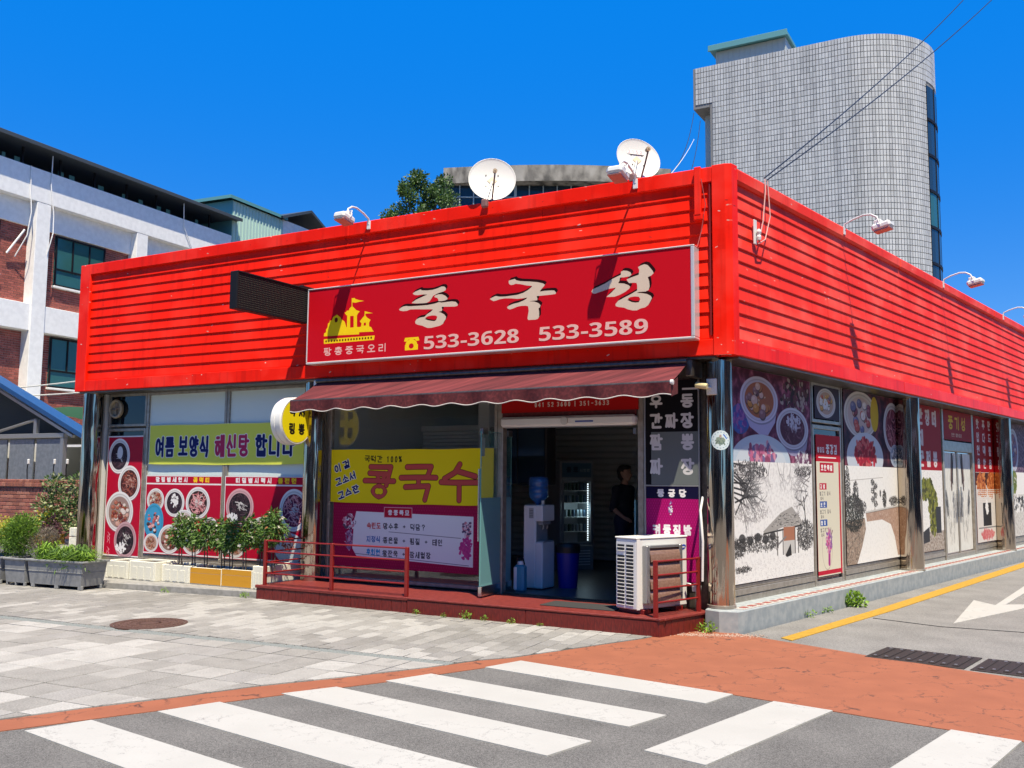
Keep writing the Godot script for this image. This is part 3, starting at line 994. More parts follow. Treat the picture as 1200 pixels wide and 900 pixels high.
# ---------------------------------------------------------------- ground
func build_ground() -> void:
	ground_piece("ground", prism([[-260, -300], [260, -300], [260, 160], [-260, 160]], -0.2, -0.05), M("dirt_ground"))
	# the street in front, reaching under everything painted on it
	ground_piece("road", prism([[-3.05, 6.55], [-2.71, 5.82], [-2.3, 4.98], [-1.81, 4.0], [-1.42, 3.02], [-1.29, 2.59], [0.82, 2.92], [2.86, 3.26], [9.0, 4.3], [60, 12], [60, 60], [-60, 60], [-60, 30], [-9, 18], [-5, 11]], -0.08, 0.0), M("asphalt"))
	ground_piece("alley_road", prism([[0.05, -0.06], [0.43, 0.12], [0.96, 0.33], [1.5, 0.57], [2.82, 1.0], [9.0, 2.2], [60, 9], [60, -70], [14.2, -70], [3.6, -18.6]], -0.08, -0.002), M("alley_asphalt"))
	var red := ground_piece("red_painted_pavement", prism([[-3.32, 6.38], [-3.11, 5.86], [-2.84, 5.32], [-2.58, 4.69], [-2.22, 4.06], [-1.84, 3.33], [-1.63, 2.8], [-1.43, 2.52], [-1.33, 2.26], [-1.02, 1.46], [-0.76, 0.8], [-0.7, 0.5], [-0.5, -0.5], [0.05, -0.05], [0.43, 0.12], [0.96, 0.33], [1.5, 0.57], [2.82, 1.0], [9, 2.2], [40, 6.2], [40, 9], [9, 4.28], [2.86, 3.26], [1.94, 3.12], [0.82, 2.92], [-1.29, 2.59], [-1.41, 3.04], [-1.81, 4.0], [-2.3, 4.98], [-2.71, 5.82], [-3.05, 6.55], [-5, 11], [-9, 18], [-9.4, 17.8], [-5.3, 10.8]], -0.06, 0.005), M("red_paving_paint"))
	# rubble of spilt aggregate where the red coat meets the deck
	var s := new_st()
	for i in 420:
		var t := rng.randf()
		var p := Vector3(lerpf(-0.62, 0.25, t) + rng.randfn(0, 0.07), 0.004, lerpf(0.38, -0.02, t) + rng.randfn(0, 0.06))
		var r := rng.randf_range(0.003, 0.009)
		add_bevel(s, Vector3(-r, -0.002, -r * 0.8), Vector3(r, r, r * 0.8), r * 0.4, Transform3D(Basis(Vector3.UP, rng.randf() * TAU), p))
	var rub := part(self, "spilt_gravel", s.commit(), mat("grit", lin(0.42, 0.3, 0.24), 0.9))
	tag(rub, "patch of spilt pale grit on red pavement beside the deck corner", "gravel")
	stuff(rub)
	# zebra stripes and other paint
	var stripes := [[[-2.91, 6.47], [-2.78, 6.06], [-0.2, 6.45], [-0.32, 6.88]], [[-2.59, 5.66], [-2.43, 5.22], [0.14, 5.62], [0.04, 6.07]], [[-2.23, 4.77], [-2.02, 4.36], [0.42, 4.74], [0.32, 5.18]], [[-1.82, 3.97], [-1.66, 3.53], [0.6, 3.84], [0.49, 4.28]], [[-1.41, 3.04], [-1.285, 2.6], [0.82, 2.925], [0.73, 3.34]],
		[[0.79, 4.76], [1.22, 4.86], [1.61, 3.06], [1.16, 2.99]], [[2.05, 5.0], [2.5, 5.1], [2.85, 3.27], [2.42, 3.195]], [[3.35, 5.25], [3.8, 5.35], [4.1, 3.5], [3.66, 3.41]]]
	var zebra := Node3D.new()
	zebra.name = "crosswalk_marking"
	zebra.set_meta("kind", "structure")
	add_child(zebra)
	for q in stripes:
		part(zebra, "stripe", prism(q, -0.01, 0.0095 if q[0][0] < 0.0 or q[0][1] > 3.6 else 0.0095), M("white_road_paint"))
	var mk := Node3D.new()
	mk.name = "lane_marking"
	mk.set_meta("kind", "structure")
	add_child(mk)
	part(mk, "yellow_line", prism([[0.48, -0.05], [0.62, 0.06], [1.2, -3.0], [2.68, -12.0], [6.8, -40], [6.6, -40], [2.5, -12.4], [1.0, -3.0]], -0.01, 0.006), M("yellow_road_paint"))
	part(mk, "arrow_head", prism([[2.01, -2.25], [2.07, -4.9], [2.36, -4.45], [2.5, -4.6], [2.95, -4.95]], -0.01, 0.006), M("white_road_paint"))
	part(mk, "arrow_shaft", prism([[2.37, -4.46], [2.49, -4.6], [2.95, -8.6], [2.78, -8.6]], -0.01, 0.0062), M("white_road_paint"))
	build_paving()
	# concrete step left of the deck
	var step := ground_piece("concrete_step", prism([[-12.6, 1.0], [-9.3, 0.93], [-6.62, 0.56], [-6.62, -0.5], [-12.6, -0.5]], -0.05, 0.1, 0.012), M("concrete"))
	# drain grates
	for g in [[1.56, -0.06, 2.44, 0.09, 0.98, "perforated iron drain cover nearest the yellow line"], [2.5, 0.1, 3.38, 0.25, 1.0, "perforated iron drain cover farther from the yellow line"]]:
		var d := thing("drain_grate", g[5], "drain grate", "iron drain covers across the alley mouth", Transform3D(Basis(Vector3.UP, deg_to_rad(-9.5)), Vector3(g[0], 0.0, g[1])))
		box_part(d, "frame", Vector3(0, -0.03, 0), Vector3(0.9, 0.008, 0.7), M("drain_iron"), 0.003)
		for i in 8:
			box_part(d, "bar", Vector3(0.05 + i * 0.105, 0.0081, 0.06), Vector3(0.105 + i * 0.105, 0.016, 0.64), M("drain_iron"), 0.003)
			for k in 2:
				box_part(d, "stud", Vector3(0.06 + i * 0.105, 0.0161, 0.1 + k * 0.48), Vector3(0.085 + i * 0.105, 0.02, 0.13 + k * 0.48), M("grey_metal"), 0.001)
	# manhole
	var mh := thing("manhole_cover", "round rusty iron manhole cover let into the pale paving", "manhole cover", "", at(-5.95, 0.0, 2.94))
	part(mh, "frame", lathe([[0.42, 0.0], [0.42, 0.018], [0.385, 0.02], [0.38, 0.012], [0.0, 0.012]], 40), M("rust_iron"))
	part(mh, "lid", lathe([[0.375, 0.0125], [0.375, 0.02], [0.0, 0.021]], 40), M("rust_iron"))
	for i in 24:
		var a := TAU * i / 24.0
		for rr in [0.12, 0.22, 0.32]:
			box_part(mh, "lug", Vector3(-0.016, 0.018, -0.03), Vector3(0.016, 0.026, 0.03), M("rust_iron"), 0.004, Transform3D(Basis(Vector3.UP, a + rr * 3.0), Vector3(cos(a + rr * 3.0) * rr, 0, -sin(a + rr * 3.0) * rr)))
	# cracks and patches: thin tar seams in the alley
	part(mk, "tar_seam", tube([Vector3(1.1, 0.0, -2.2), Vector3(1.9, 0.0, -1.9), Vector3(2.7, 0.0, -1.95), Vector3(4.2, 0.0, -1.7)], 0.006, 5), M("black_plastic"))


func clip_area(poly: PackedVector2Array, area: PackedVector2Array) -> PackedVector2Array:
	var r := Geometry2D.intersect_polygons(poly, area)
	return r[0] if r.size() > 0 else PackedVector2Array()


func poly_area(p: PackedVector2Array) -> float:
	var a := 0.0
	for i in p.size():
		a += p[i].cross(p[(i + 1) % p.size()])
	return absf(a) * 0.5


func build_paving() -> void:
	# the bed of both pavings; its joints show between the stones
	var bed := ground_piece("paving", prism([[-30, 1.2], [-30, 24], [-11, 24], [-9.4, 17.8], [-5.3, 10.8], [-3.32, 6.38], [-3.11, 5.86], [-2.84, 5.32], [-2.58, 4.69], [-2.22, 4.06], [-1.84, 3.33], [-1.63, 2.8], [-1.43, 2.52], [-1.33, 2.26], [-1.02, 1.46], [-0.76, 0.8], [-0.72, 0.6], [-6.6, 0.56], [-9.3, 0.94], [-12.6, 1.0], [-12.6, -1.2], [-30, -1.2]], -0.08, 0.002), M("joint_sand"))
	var near := PackedVector2Array([Vector2(-12, 3.82), Vector2(-8, 3.61), Vector2(-6.0, 3.48), Vector2(-4.0, 3.29), Vector2(-1.78, 3.14), Vector2(-1.845, 3.31), Vector2(-2.23, 4.05), Vector2(-2.59, 4.68), Vector2(-2.85, 5.31), Vector2(-3.12, 5.85), Vector2(-3.33, 6.37), Vector2(-5.32, 10.8), Vector2(-12, 10.8)])
	var far := PackedVector2Array([Vector2(-14, 3.78), Vector2(-8, 3.42), Vector2(-6.17, 3.33), Vector2(-4.0, 3.13), Vector2(-1.73, 3.0), Vector2(-1.635, 2.79), Vector2(-1.44, 2.51), Vector2(-1.34, 2.25), Vector2(-1.03, 1.45), Vector2(-0.77, 0.79), Vector2(-0.73, 0.64), Vector2(-6.6, 0.58), Vector2(-9.3, 0.95), Vector2(-12.6, 1.02), Vector2(-14, 1.02)])
	var slab_mesh := bevel(Vector3(0.339, 0.03, 0.369), 0.004)
	var made := []
	var cam2 := Vector2(3.07, 10.52)
	# large slabs
	var bx := Vector2(0.345, -0.02)
	var bz := Vector2(0.012, 0.375)
	for i in range(-26, 10):
		for j in range(-6, 18):
			var o := Vector2(-3.8, 4.72) + bx * i + bz * j
			var c := o + (bx + bz) * 0.5
			if c.distance_to(cam2) > 16.0 or c.x < -11.5 or c.y > 10.4:
				continue
			var ins := [o + bx * 0.018 + bz * 0.018, o + bx * 0.982 + bz * 0.018, o + bx * 0.982 + bz * 0.982, o + bx * 0.018 + bz * 0.982]
			made.append(["slab", PackedVector2Array(ins), near, c, 0])
	# small pavers in running bond
	var ax := Vector2(0.175, 0.012)
	var az := Vector2(0.026, 0.3)
	for i in range(-62, 14):
		for j in range(-8, 9):
			var o := Vector2(-1.38, 1.9) + ax * i + az * (j + (0.5 if posmod(i, 2) else 0.0))
			var c := o + (ax + az) * 0.5
			made.append(["paver", PackedVector2Array([o + ax * 0.025 + az * 0.015, o + ax * 0.975 + az * 0.015, o + ax * 0.975 + az * 0.985, o + ax * 0.025 + az * 0.985]), far, c, 1])
	var count := {"slab": 0, "paver": 0}
	var patch := FastNoiseLite.new()
	patch.seed = 6
	patch.frequency = 0.45
	var rest := {}
	made.sort_custom(func(a, b): return a[3].distance_to(cam2) < b[3].distance_to(cam2))
	var shared := {}
	for q in made:
		var cl := clip_area(q[1], q[2])
		var ar := poly_area(cl)
		if cl.size() < 3 or ar < 0.004:
			continue
		if q[0] == "slab" and in_manhole(q[3]):
			pass
		var tv := patch.get_noise_2d(q[3].x, q[3].y) * 1.3 + rng.randf_range(-0.5, 0.5)
		var tone := 0 if tv < -0.25 else (4 if tv < -0.08 else (1 if tv < 0.12 else (2 if tv < 0.36 else 3)))
		if q[0] == "paver":
			tone += 5
		var whole := absf(ar - poly_area(q[1])) < 1e-4
		var lift := 0.01 + rng.randf() * 0.0035
		var visible_here: bool = in_view(q[3])
		if visible_here and count[q[0]] < 300:
			count[q[0]] += 1
			if whole:
				if not shared.has(q[0]):
					var p2 := PackedVector2Array()
					for v in q[1]:
						p2.append(v - q[3])
					var s := new_st()
					add_prism(s, p2, -0.02, 0.0, 0.004)
					shared[q[0]] = s.commit()
				part(bed, q[0], shared[q[0]], M("slab_stone_%d" % tone), at(q[3].x, lift, q[3].y))
			else:
				var s := new_st()
				add_prism(s, cl, -0.02, lift, 0.0)
				part(bed, q[0], s.commit(), M("slab_stone_%d" % tone))
		else:
			if not rest.has(tone):
				rest[tone] = new_st()
			add_prism(rest[tone], cl, -0.01, lift, 0.003 if whole else 0.0)
	for t in rest:
		var o := part(bed, "distant_pavers", rest[t].commit(), M("slab_stone_%d" % t))
		stuff(o)
	# the dark band of cobbles between the two pavings
	var s := new_st()
	var pts := [Vector2(-12, 3.8), Vector2(-8, 3.52), Vector2(-6.1, 3.4), Vector2(-4.0, 3.21), Vector2(-1.76, 3.07)]
	for k in pts.size() - 1:
		var a: Vector2 = pts[k]
		var b: Vector2 = pts[k + 1]
		var n := int(a.distance_to(b) / 0.1)
		for i in n:
			for r in 2:
				var c := a.lerp(b, (i + 0.5) / n) + Vector2(0.0, -0.04 + r * 0.075)
				if in_manhole(c):
					continue
				add_bevel(s, Vector3(-0.046, -0.02, -0.034), Vector3(0.046, 0.008 + rng.randf() * 0.004, 0.034), 0.008, Transform3D(Basis(Vector3.UP, 0.06), Vector3(c.x, 0, c.y)))
	var band := part(bed, "cobble_band", s.commit(), M("band_stone"))
	stuff(band)


func in_manhole(c: Vector2) -> bool:
	return c.distance_to(Vector2(-5.95, 2.94)) < 0.42


func in_view(c: Vector2) -> bool:
	var d := c - Vector2(3.0665, 10.522)
	var f := Vector2(-sin(deg_to_rad(29.44)), -cos(deg_to_rad(29.44)))
	var r := Vector2(-f.y, f.x)
	var dep := d.dot(f)
	return dep > 4.6 and absf(d.dot(r) / dep) < 0.56


# ---------------------------------------------------------------- the shop
var shop: Node3D


func slat_mesh(length: float) -> Mesh:
	var key := "slat%.3f" % length
	if mesh_cache.has(key):
		return mesh_cache[key]
	# one lapped board, 0.155 high, its lower edge standing proud; origin at its lower left
	var s := new_st()
	var prof := [Vector2(0.0, -0.06), Vector2(0.0, 0.0), Vector2(0.01, 0.004), Vector2(0.15, -0.012), Vector2(0.155, -0.015), Vector2(0.155, -0.06)]
	for i in prof.size() - 1:
		var a: Vector2 = prof[i]
		var b: Vector2 = prof[i + 1]
		quad(s, Vector3(0, a.x, a.y), Vector3(length, a.x, a.y), Vector3(length, b.x, b.y), Vector3(0, b.x, b.y))
	for e in [0.0, length]:
		for i in range(1, prof.size() - 1):
			var t := [Vector3(e, prof[0].x, prof[0].y), Vector3(e, prof[i].x, prof[i].y), Vector3(e, prof[i + 1].x, prof[i + 1].y)]
			if e > 0:
				tri(s, t[0], t[2], t[1])
			else:
				tri(s, t[0], t[1], t[2])
	mesh_cache[key] = s.commit()
	return mesh_cache[key]


func window_part(xf: Transform3D, x0: float, x1: float, y0: float, y1: float, fw: float, pane_m: Material, bars := [], frame_m: Material = null, depth := 0.07) -> MeshInstance3D:
	var s := new_st()
	add_bevel(s, Vector3(x0, y0, -depth), Vector3(x0 + fw, y1, 0.0), 0.005)
	add_bevel(s, Vector3(x1 - fw, y0, -depth), Vector3(x1, y1, 0.0), 0.005)
	add_bevel(s, Vector3(x0 + fw, y0, -depth), Vector3(x1 - fw, y0 + fw, -0.003), 0.005)
	add_bevel(s, Vector3(x0 + fw, y1 - fw, -depth), Vector3(x1 - fw, y1, -0.003), 0.005)
	for b in bars:
		add_bevel(s, Vector3(x0 + fw, b - fw * 0.5, -depth), Vector3(x1 - fw, b + fw * 0.5, -0.006), 0.005)
	var o := part(shop, "window", s.commit(), frame_m if frame_m else M("bronze_frame"), xf)
	if pane_m:
		part(o, "pane", bevel(Vector3(x1 - x0 - 2 * fw, y1 - y0 - 2 * fw, 0.008), 0.001), pane_m, at((x0 + x1) * 0.5, (y0 + y1) * 0.5, -depth * 0.5))
	return o


func build_shop() -> void:
	shop = thing("restaurant_building", "single storey corner restaurant with a bright red slatted metal fascia", "building")
	var L := 18.4
	var sx := side_xf
	# --- fascia backing, roof
	var far_c := SDIR * L
	part(shop, "roof", prism([[-11.5, -0.1], [-0.12, -0.1], [far_c.x - 0.15, far_c.z], [-11.5, far_c.z]], 4.85, 4.95), M("roof_sheet"))
	part(shop, "ceiling", prism([[-11.5, -0.05], [-0.06, -0.05], [far_c.x - 0.1, far_c.z], [-11.5, far_c.z]], 3.135, 3.2), M("inner_wall"))
	box_part(shop, "fascia_backing", Vector3(-11.5, 3.16, -0.16), Vector3(-0.12, 5.3, -0.07), M("red_trim"), 0.01)
	box_part(shop, "fascia_backing", Vector3(0.14, 3.16, -0.16), Vector3(L, 5.3, -0.07), M("red_trim"), 0.01, sx)
	box_part(shop, "fascia_backing", Vector3(0.2, 3.16, 0.0), Vector3(L - 0.6, 5.3, 0.08), M("red_trim"), 0.01, turned(-11.54, 0, 0.0, 90).translated_local(Vector3(0, 0, 0)))
	# --- slats, front: from 3.32 to 5.18
	var joints := [-11.3, -8.35, -5.4, -2.45, -0.2]
	for r in 12:
		for k in 4:
			part(shop, "slat", slat_mesh(joints[k + 1] - joints[k] - 0.003), M("red_siding"), at(joints[k], 3.32 + r * 0.155, -0.012 + rng.randf() * 0.003))
	var sj := [0.13, 2.9, 5.9, 8.9, 11.9, 14.9, L]
	for r in 12:
		for k in 6:
			part(shop, "slat", slat_mesh(sj[k + 1] - sj[k] - 0.003), M("faded_red_siding"), sx * at(sj[k], 3.32 + r * 0.155, -0.012 + rng.randf() * 0.003))
	# --- trims
	for seg in [[-11.56, -5.6], [-5.596, -0.2]]:
		box_part(shop, "top_trim", Vector3(seg[0], 5.17, -0.16), Vector3(seg[1], 5.35, 0.03), M("red_trim"), 0.008)
		box_part(shop, "bottom_trim", Vector3(seg[0], 3.13, -0.14), Vector3(seg[1], 3.318, 0.025), M("red_trim"), 0.008)
	for seg in [[0.12, 5.9], [5.904, 11.9], [11.904, L]]:
		box_part(shop, "top_trim", Vector3(seg[0], 5.17, -0.16), Vector3(seg[1], 5.35, 0.03), M("faded_red_siding"), 0.03, sx)
		box_part(shop, "bottom_trim", Vector3(seg[0], 3.13, -0.14), Vector3(seg[1], 3.318, 0.025), M("red_trim"), 0.008, sx)
	box_part(shop, "end_post", Vector3(-11.565, 3.128, -0.2), Vector3(-11.3, 5.352, 0.034), M("red_trim"), 0.01)
	var f1 := sx * Vector3(0.125, 0, 0.035)
	var b1 := sx * Vector3(0.125, 0, -0.2)
	var c1 := sx * Vector3(0.0, 0, 0.035)
	part(shop, "corner_post", prism([[-0.2, -0.2], [-0.2, 0.036], [-0.045, 0.036], [c1.x - 0.006, c1.z + 0.0], [f1.x, f1.z], [b1.x, b1.z]], 3.127, 5.362, 0.006), M("red_trim"))
	box_part(shop, "edge_strip", Vector3(-0.245, 3.36, -0.03), Vector3(-0.225, 5.16, 0.02), M("rail_paint"), 0.004)
	# bracket bar beside the corner post
	box_part(shop, "bracket_bar", Vector3(-0.4, 4.78, 0.031), Vector3(-0.32, 5.355, 0.085), M("red_trim"), 0.006)
	box_part(shop, "bracket_foot", Vector3(-0.415, 4.72, -0.02), Vector3(-0.305, 4.8, 0.08), M("red_trim"), 0.01)
	# soffits
	box_part(shop, "soffit", Vector3(-11.5, 3.1, -0.5), Vector3(-0.2, 3.129, -0.02), M("dark_frame"), 0.003)
	box_part(shop, "soffit", Vector3(0.2, 3.1, -0.5), Vector3(L, 3.129, -0.02), M("dark_frame"), 0.003, sx)
	# --- stainless columns
	for c in [[-11.33, -0.19, 0.165, 0.1], [-6.36, -0.24, 0.15, 0.16], [-0.25, -0.3, 0.155, 0.25]]:
		column(Vector3(c[0], c[3], c[1]), c[2], 3.1)
	for a in [6.72, 13.05, 18.2]:
		var p := sx * Vector3(a, 0.24, -0.2)
		column(p, 0.19, 3.1)
	# --- front windows (glass plane z = -0.33)
	var fx := at(0, 0, -0.375)
	window_part(fx, -11.17, -10.2, 2.53, 3.1, 0.045, M("dark_glass"))
	window_part(fx, -11.17, -10.2, 0.27, 2.5, 0.05, M("dark_glass"))
	window_part(fx, -10.19, -8.32, 0.34, 3.1, 0.05, M("window_film"))
	window_part(fx, -8.31, -6.49, 0.34, 3.1, 0.05, M("window_film"))
	box_part(shop, "sill", Vector3(-11.17, 0.09, -0.48), Vector3(-6.5, 0.34, -0.37), M("bronze_frame"), 0.01)
	window_part(fx, -6.2, -3.3, 0.22, 3.1, 0.05, M("clear_glass"), [2.93])
	# entrance frame and transom
	box_part(shop, "door_jamb", Vector3(-3.29, 0.16, -0.48), Vector3(-3.21, 3.1, -0.36), M("bronze_frame"), 0.01)
	box_part(shop, "door_jamb", Vector3(-1.3, 0.16, -0.48), Vector3(-1.22, 3.1, -0.36), M("bronze_frame"), 0.01)
	box_part(shop, "door_header", Vector3(-3.21, 2.72, -0.48), Vector3(-1.3, 3.1, -0.38), M("dark_frame"), 0.01)
	box_part(shop, "threshold", Vector3(-3.21, 0.1, -0.5), Vector3(-1.3, 0.215, -0.4), M("dark_frame"), 0.008)
	# open glass door leaf, turned outwards
	var leaf := part(shop, "glass_door", bevel(Vector3(0.9, 1.95, 0.012), 0.002), M("door_glass"), door_xf(-3.27, -0.7, -3.2, 0.2) * at(0.455, 1.32, 0))
	box_part(leaf, "bottom_rail", Vector3(-0.45, -1.1, -0.025), Vector3(0.45, -0.976, 0.025), M("bright_metal"), 0.004)
	box_part(leaf, "frosted_band", Vector3(-0.449, -0.975, -0.0085), Vector3(0.449, 0.13, 0.0085), M("frosted_film"), 0.001)
	box_part(leaf, "top_patch", Vector3(0.3, 0.94, -0.022), Vector3(0.45, 1.02, 0.022), M("bright_metal"), 0.004)
	box_part(leaf, "top_patch", Vector3(-0.45, 0.94, -0.022), Vector3(-0.3, 1.02, 0.022), M("bright_metal"), 0.004)
	for x in [-0.4535, 0.4535]:
		box_part(leaf, "edge_strip", Vector3(x - 0.003, -0.976, -0.007), Vector3(x + 0.003, 0.976, 0.007), mat("glass_edge", lin(0.12, 0.3, 0.29), 0.2), 0.001)
	box_part(leaf, "top_edge", Vector3(-0.45, 0.9755, -0.007), Vector3(0.45, 0.982, 0.007), mat("glass_edge", lin(0.12, 0.3, 0.29), 0.2), 0.001)
	box_part(leaf, "sticker", Vector3(0.33, 0.66, 0.0065), Vector3(0.43, 0.9, 0.009), M("window_film"), 0.002)
	part(leaf, "handle", tube([Vector3(0.37, 0.12, 0.01), Vector3(0.37, 0.12, 0.06), Vector3(0.37, 0.46, 0.06)], 0.008, 8), M("bright_metal"))
	part(leaf, "handle", tube([Vector3(0.37, -0.42, 0.065), Vector3(0.37, 0.5, 0.065)], 0.015, 10), M("bright_metal"))
	# second leaf, folded inwards against the other jamb
	var leaf2 := part(shop, "glass_door", bevel(Vector3(0.86, 1.95, 0.012), 0.002), M("clear_glass"), door_xf(-1.36, -0.42, -1.42, -1.27) * at(0.43, 1.32, 0))
	box_part(leaf2, "bottom_rail", Vector3(-0.43, -1.1, -0.025), Vector3(0.43, -0.976, 0.025), M("bright_metal"), 0.004)
	box_part(leaf2, "frosted_band", Vector3(-0.429, -0.975, -0.0085), Vector3(0.429, 0.13, 0.0085), M("frosted_film"), 0.001)
	box_part(leaf2, "top_patch", Vector3(-0.43, 0.94, -0.022), Vector3(-0.28, 1.02, 0.022), M("bright_metal"), 0.004)
	# panel wall behind the menu sign
	box_part(shop, "side_panel", Vector3(-1.22, 0.2, -0.48), Vector3(-0.4, 3.1, -0.4), M("dark_frame"), 0.006)
	# --- side wall: kerb, windows
	var k0 := [[-0.45, 0.02], [-0.5, -0.02], [-0.15, -0.01]]
	part(shop, "kerb", prism([[-0.38, -0.1], [-0.2, -0.03], [0.0, -0.08], [sx.origin.x + SDIR.x * 0.2, SDIR.z * 0.2], [far_c.x, far_c.z], [far_c.x - 0.45, far_c.z + 0.08], [-0.42, -0.6]], -0.06, 0.245, 0.012), M("kerb_paint"))
	part(shop, "kerb_tiles", prism([[SDIR.x * 0.25 - 0.02, SDIR.z * 0.25], [far_c.x - 0.02, far_c.z], [far_c.x - 0.17, far_c.z], [SDIR.x * 0.25 - 0.17, SDIR.z * 0.25]], 0.24, 0.25), M("tile_white"))
	for i in 80:
		part(shop, "kerb_tile", bevel(Vector3(0.1, 0.006, 0.075), 0.001), M("tile_red"), sx * at(0.4 + i * 0.2, 0.2525, -0.1))
	var wx := sx * at(0, 0, -0.37)
	var sides := [[0.58, 3.09], [4.22, 6.84], [7.6, 9.18], [11.4, 13.22], [14.25, 16.6], [16.65, 18.3]]
	for a in sides:
		window_part(wx, a[0], a[1], 0.4, 3.1, 0.05, M("dark_glass"), [], null, 0.08)
		box_part(shop, "base_rail", Vector3(a[0], 0.325, -0.09), Vector3(a[1], 0.398, 0.012), M("bronze_frame"), 0.006, wx)
		box_part(shop, "base_rail", Vector3(a[0], 0.24, -0.09), Vector3(a[1], 0.32, 0.004), M("bronze_frame"), 0.006, wx)
	window_part(wx, 3.12, 4.18, 2.53, 3.1, 0.05, M("dark_glass"))
	window_part(wx, 3.12, 4.18, 0.25, 2.5, 0.06, M("dark_glass"))
	box_part(shop, "base_rail", Vector3(3.12, 0.24, -0.09), Vector3(4.18, 0.26, 0.006), M("bronze_frame"), 0.004, wx)
	# side door: two mirrored leaves under a transom
	box_part(shop, "door_frame", Vector3(9.2, 0.24, -0.1), Vector3(9.3, 3.1, 0.02), M("bronze_frame"), 0.008, wx)
	box_part(shop, "door_frame", Vector3(11.24, 0.24, -0.1), Vector3(11.38, 3.1, 0.02), M("bronze_frame"), 0.008, wx)
	box_part(shop, "door_frame", Vector3(9.3, 2.3, -0.1), Vector3(11.24, 2.5, 0.016), M("bronze_frame"), 0.008, wx)
	box_part(shop, "door_frame", Vector3(9.3, 0.24, -0.1), Vector3(11.24, 0.33, 0.012), M("bronze_frame"), 0.008, wx)
	for k in 2:
		var d := box_part(shop, "side_door", Vector3(9.305 + k * 0.97, 0.335, -0.06), Vector3(10.265 + k * 0.97, 2.295, -0.03), M("bright_metal"), 0.006, wx)
		box_part(d, "door_stile", Vector3(-0.48 if k else 0.44, -0.98, 0.0155), Vector3(-0.44 if k else 0.48, 0.98, 0.03), M("bronze_frame"), 0.004)
		box_part(d, "handle", Vector3(-0.4 if k else 0.36, -0.3, 0.04), Vector3(-0.37 if k else 0.39, 0.3, 0.06), M("bright_metal"), 0.01)
	# end wall and hidden walls
	part(shop, "rear_wall", prism([[-11.5, far_c.z], [far_c.x - 0.1, far_c.z], [far_c.x - 0.1, far_c.z - 0.2], [-11.5, far_c.z - 0.2]], 0.0, 5.3), M("inner_wall"))
	part(shop, "left_wall", prism([[-11.42, -0.35], [-11.22, -0.35], [-11.22, far_c.z], [-11.42, far_c.z]], 0.0, 3.13), M("inner_wall"))


func column(p: Vector3, r: float, top: float) -> void:
	var c := part(shop, "column", lathe([[r, 0.0], [r, top - p.y]], 40, I, true), M("stainless"), Transform3D(Basis.IDENTITY, p))
	part(c, "base_ring", lathe([[r + 0.012, 0.0], [r + 0.012, 0.03], [r + 0.001, 0.035]], 40), M("bronze_frame"))
	part(c, "seam", bevel(Vector3(0.004, top - p.y - 0.1, 0.004), 0.001), M("dark_frame"), Transform3D(Basis.IDENTITY, Vector3(-r * 0.2, (top - p.y) * 0.5, r * 0.981)))


# a leaf hinged at (hx, hz) whose free edge is at (fx, fz); local x runs from the hinge
func door_xf(hx: float, hz: float, fx: float, fz: float) -> Transform3D:
	var d := Vector3(fx - hx, 0, fz - hz).normalized()
	return Transform3D(Basis(d, Vector3.UP, d.cross(Vector3.UP)), Vector3(hx, 0, hz))


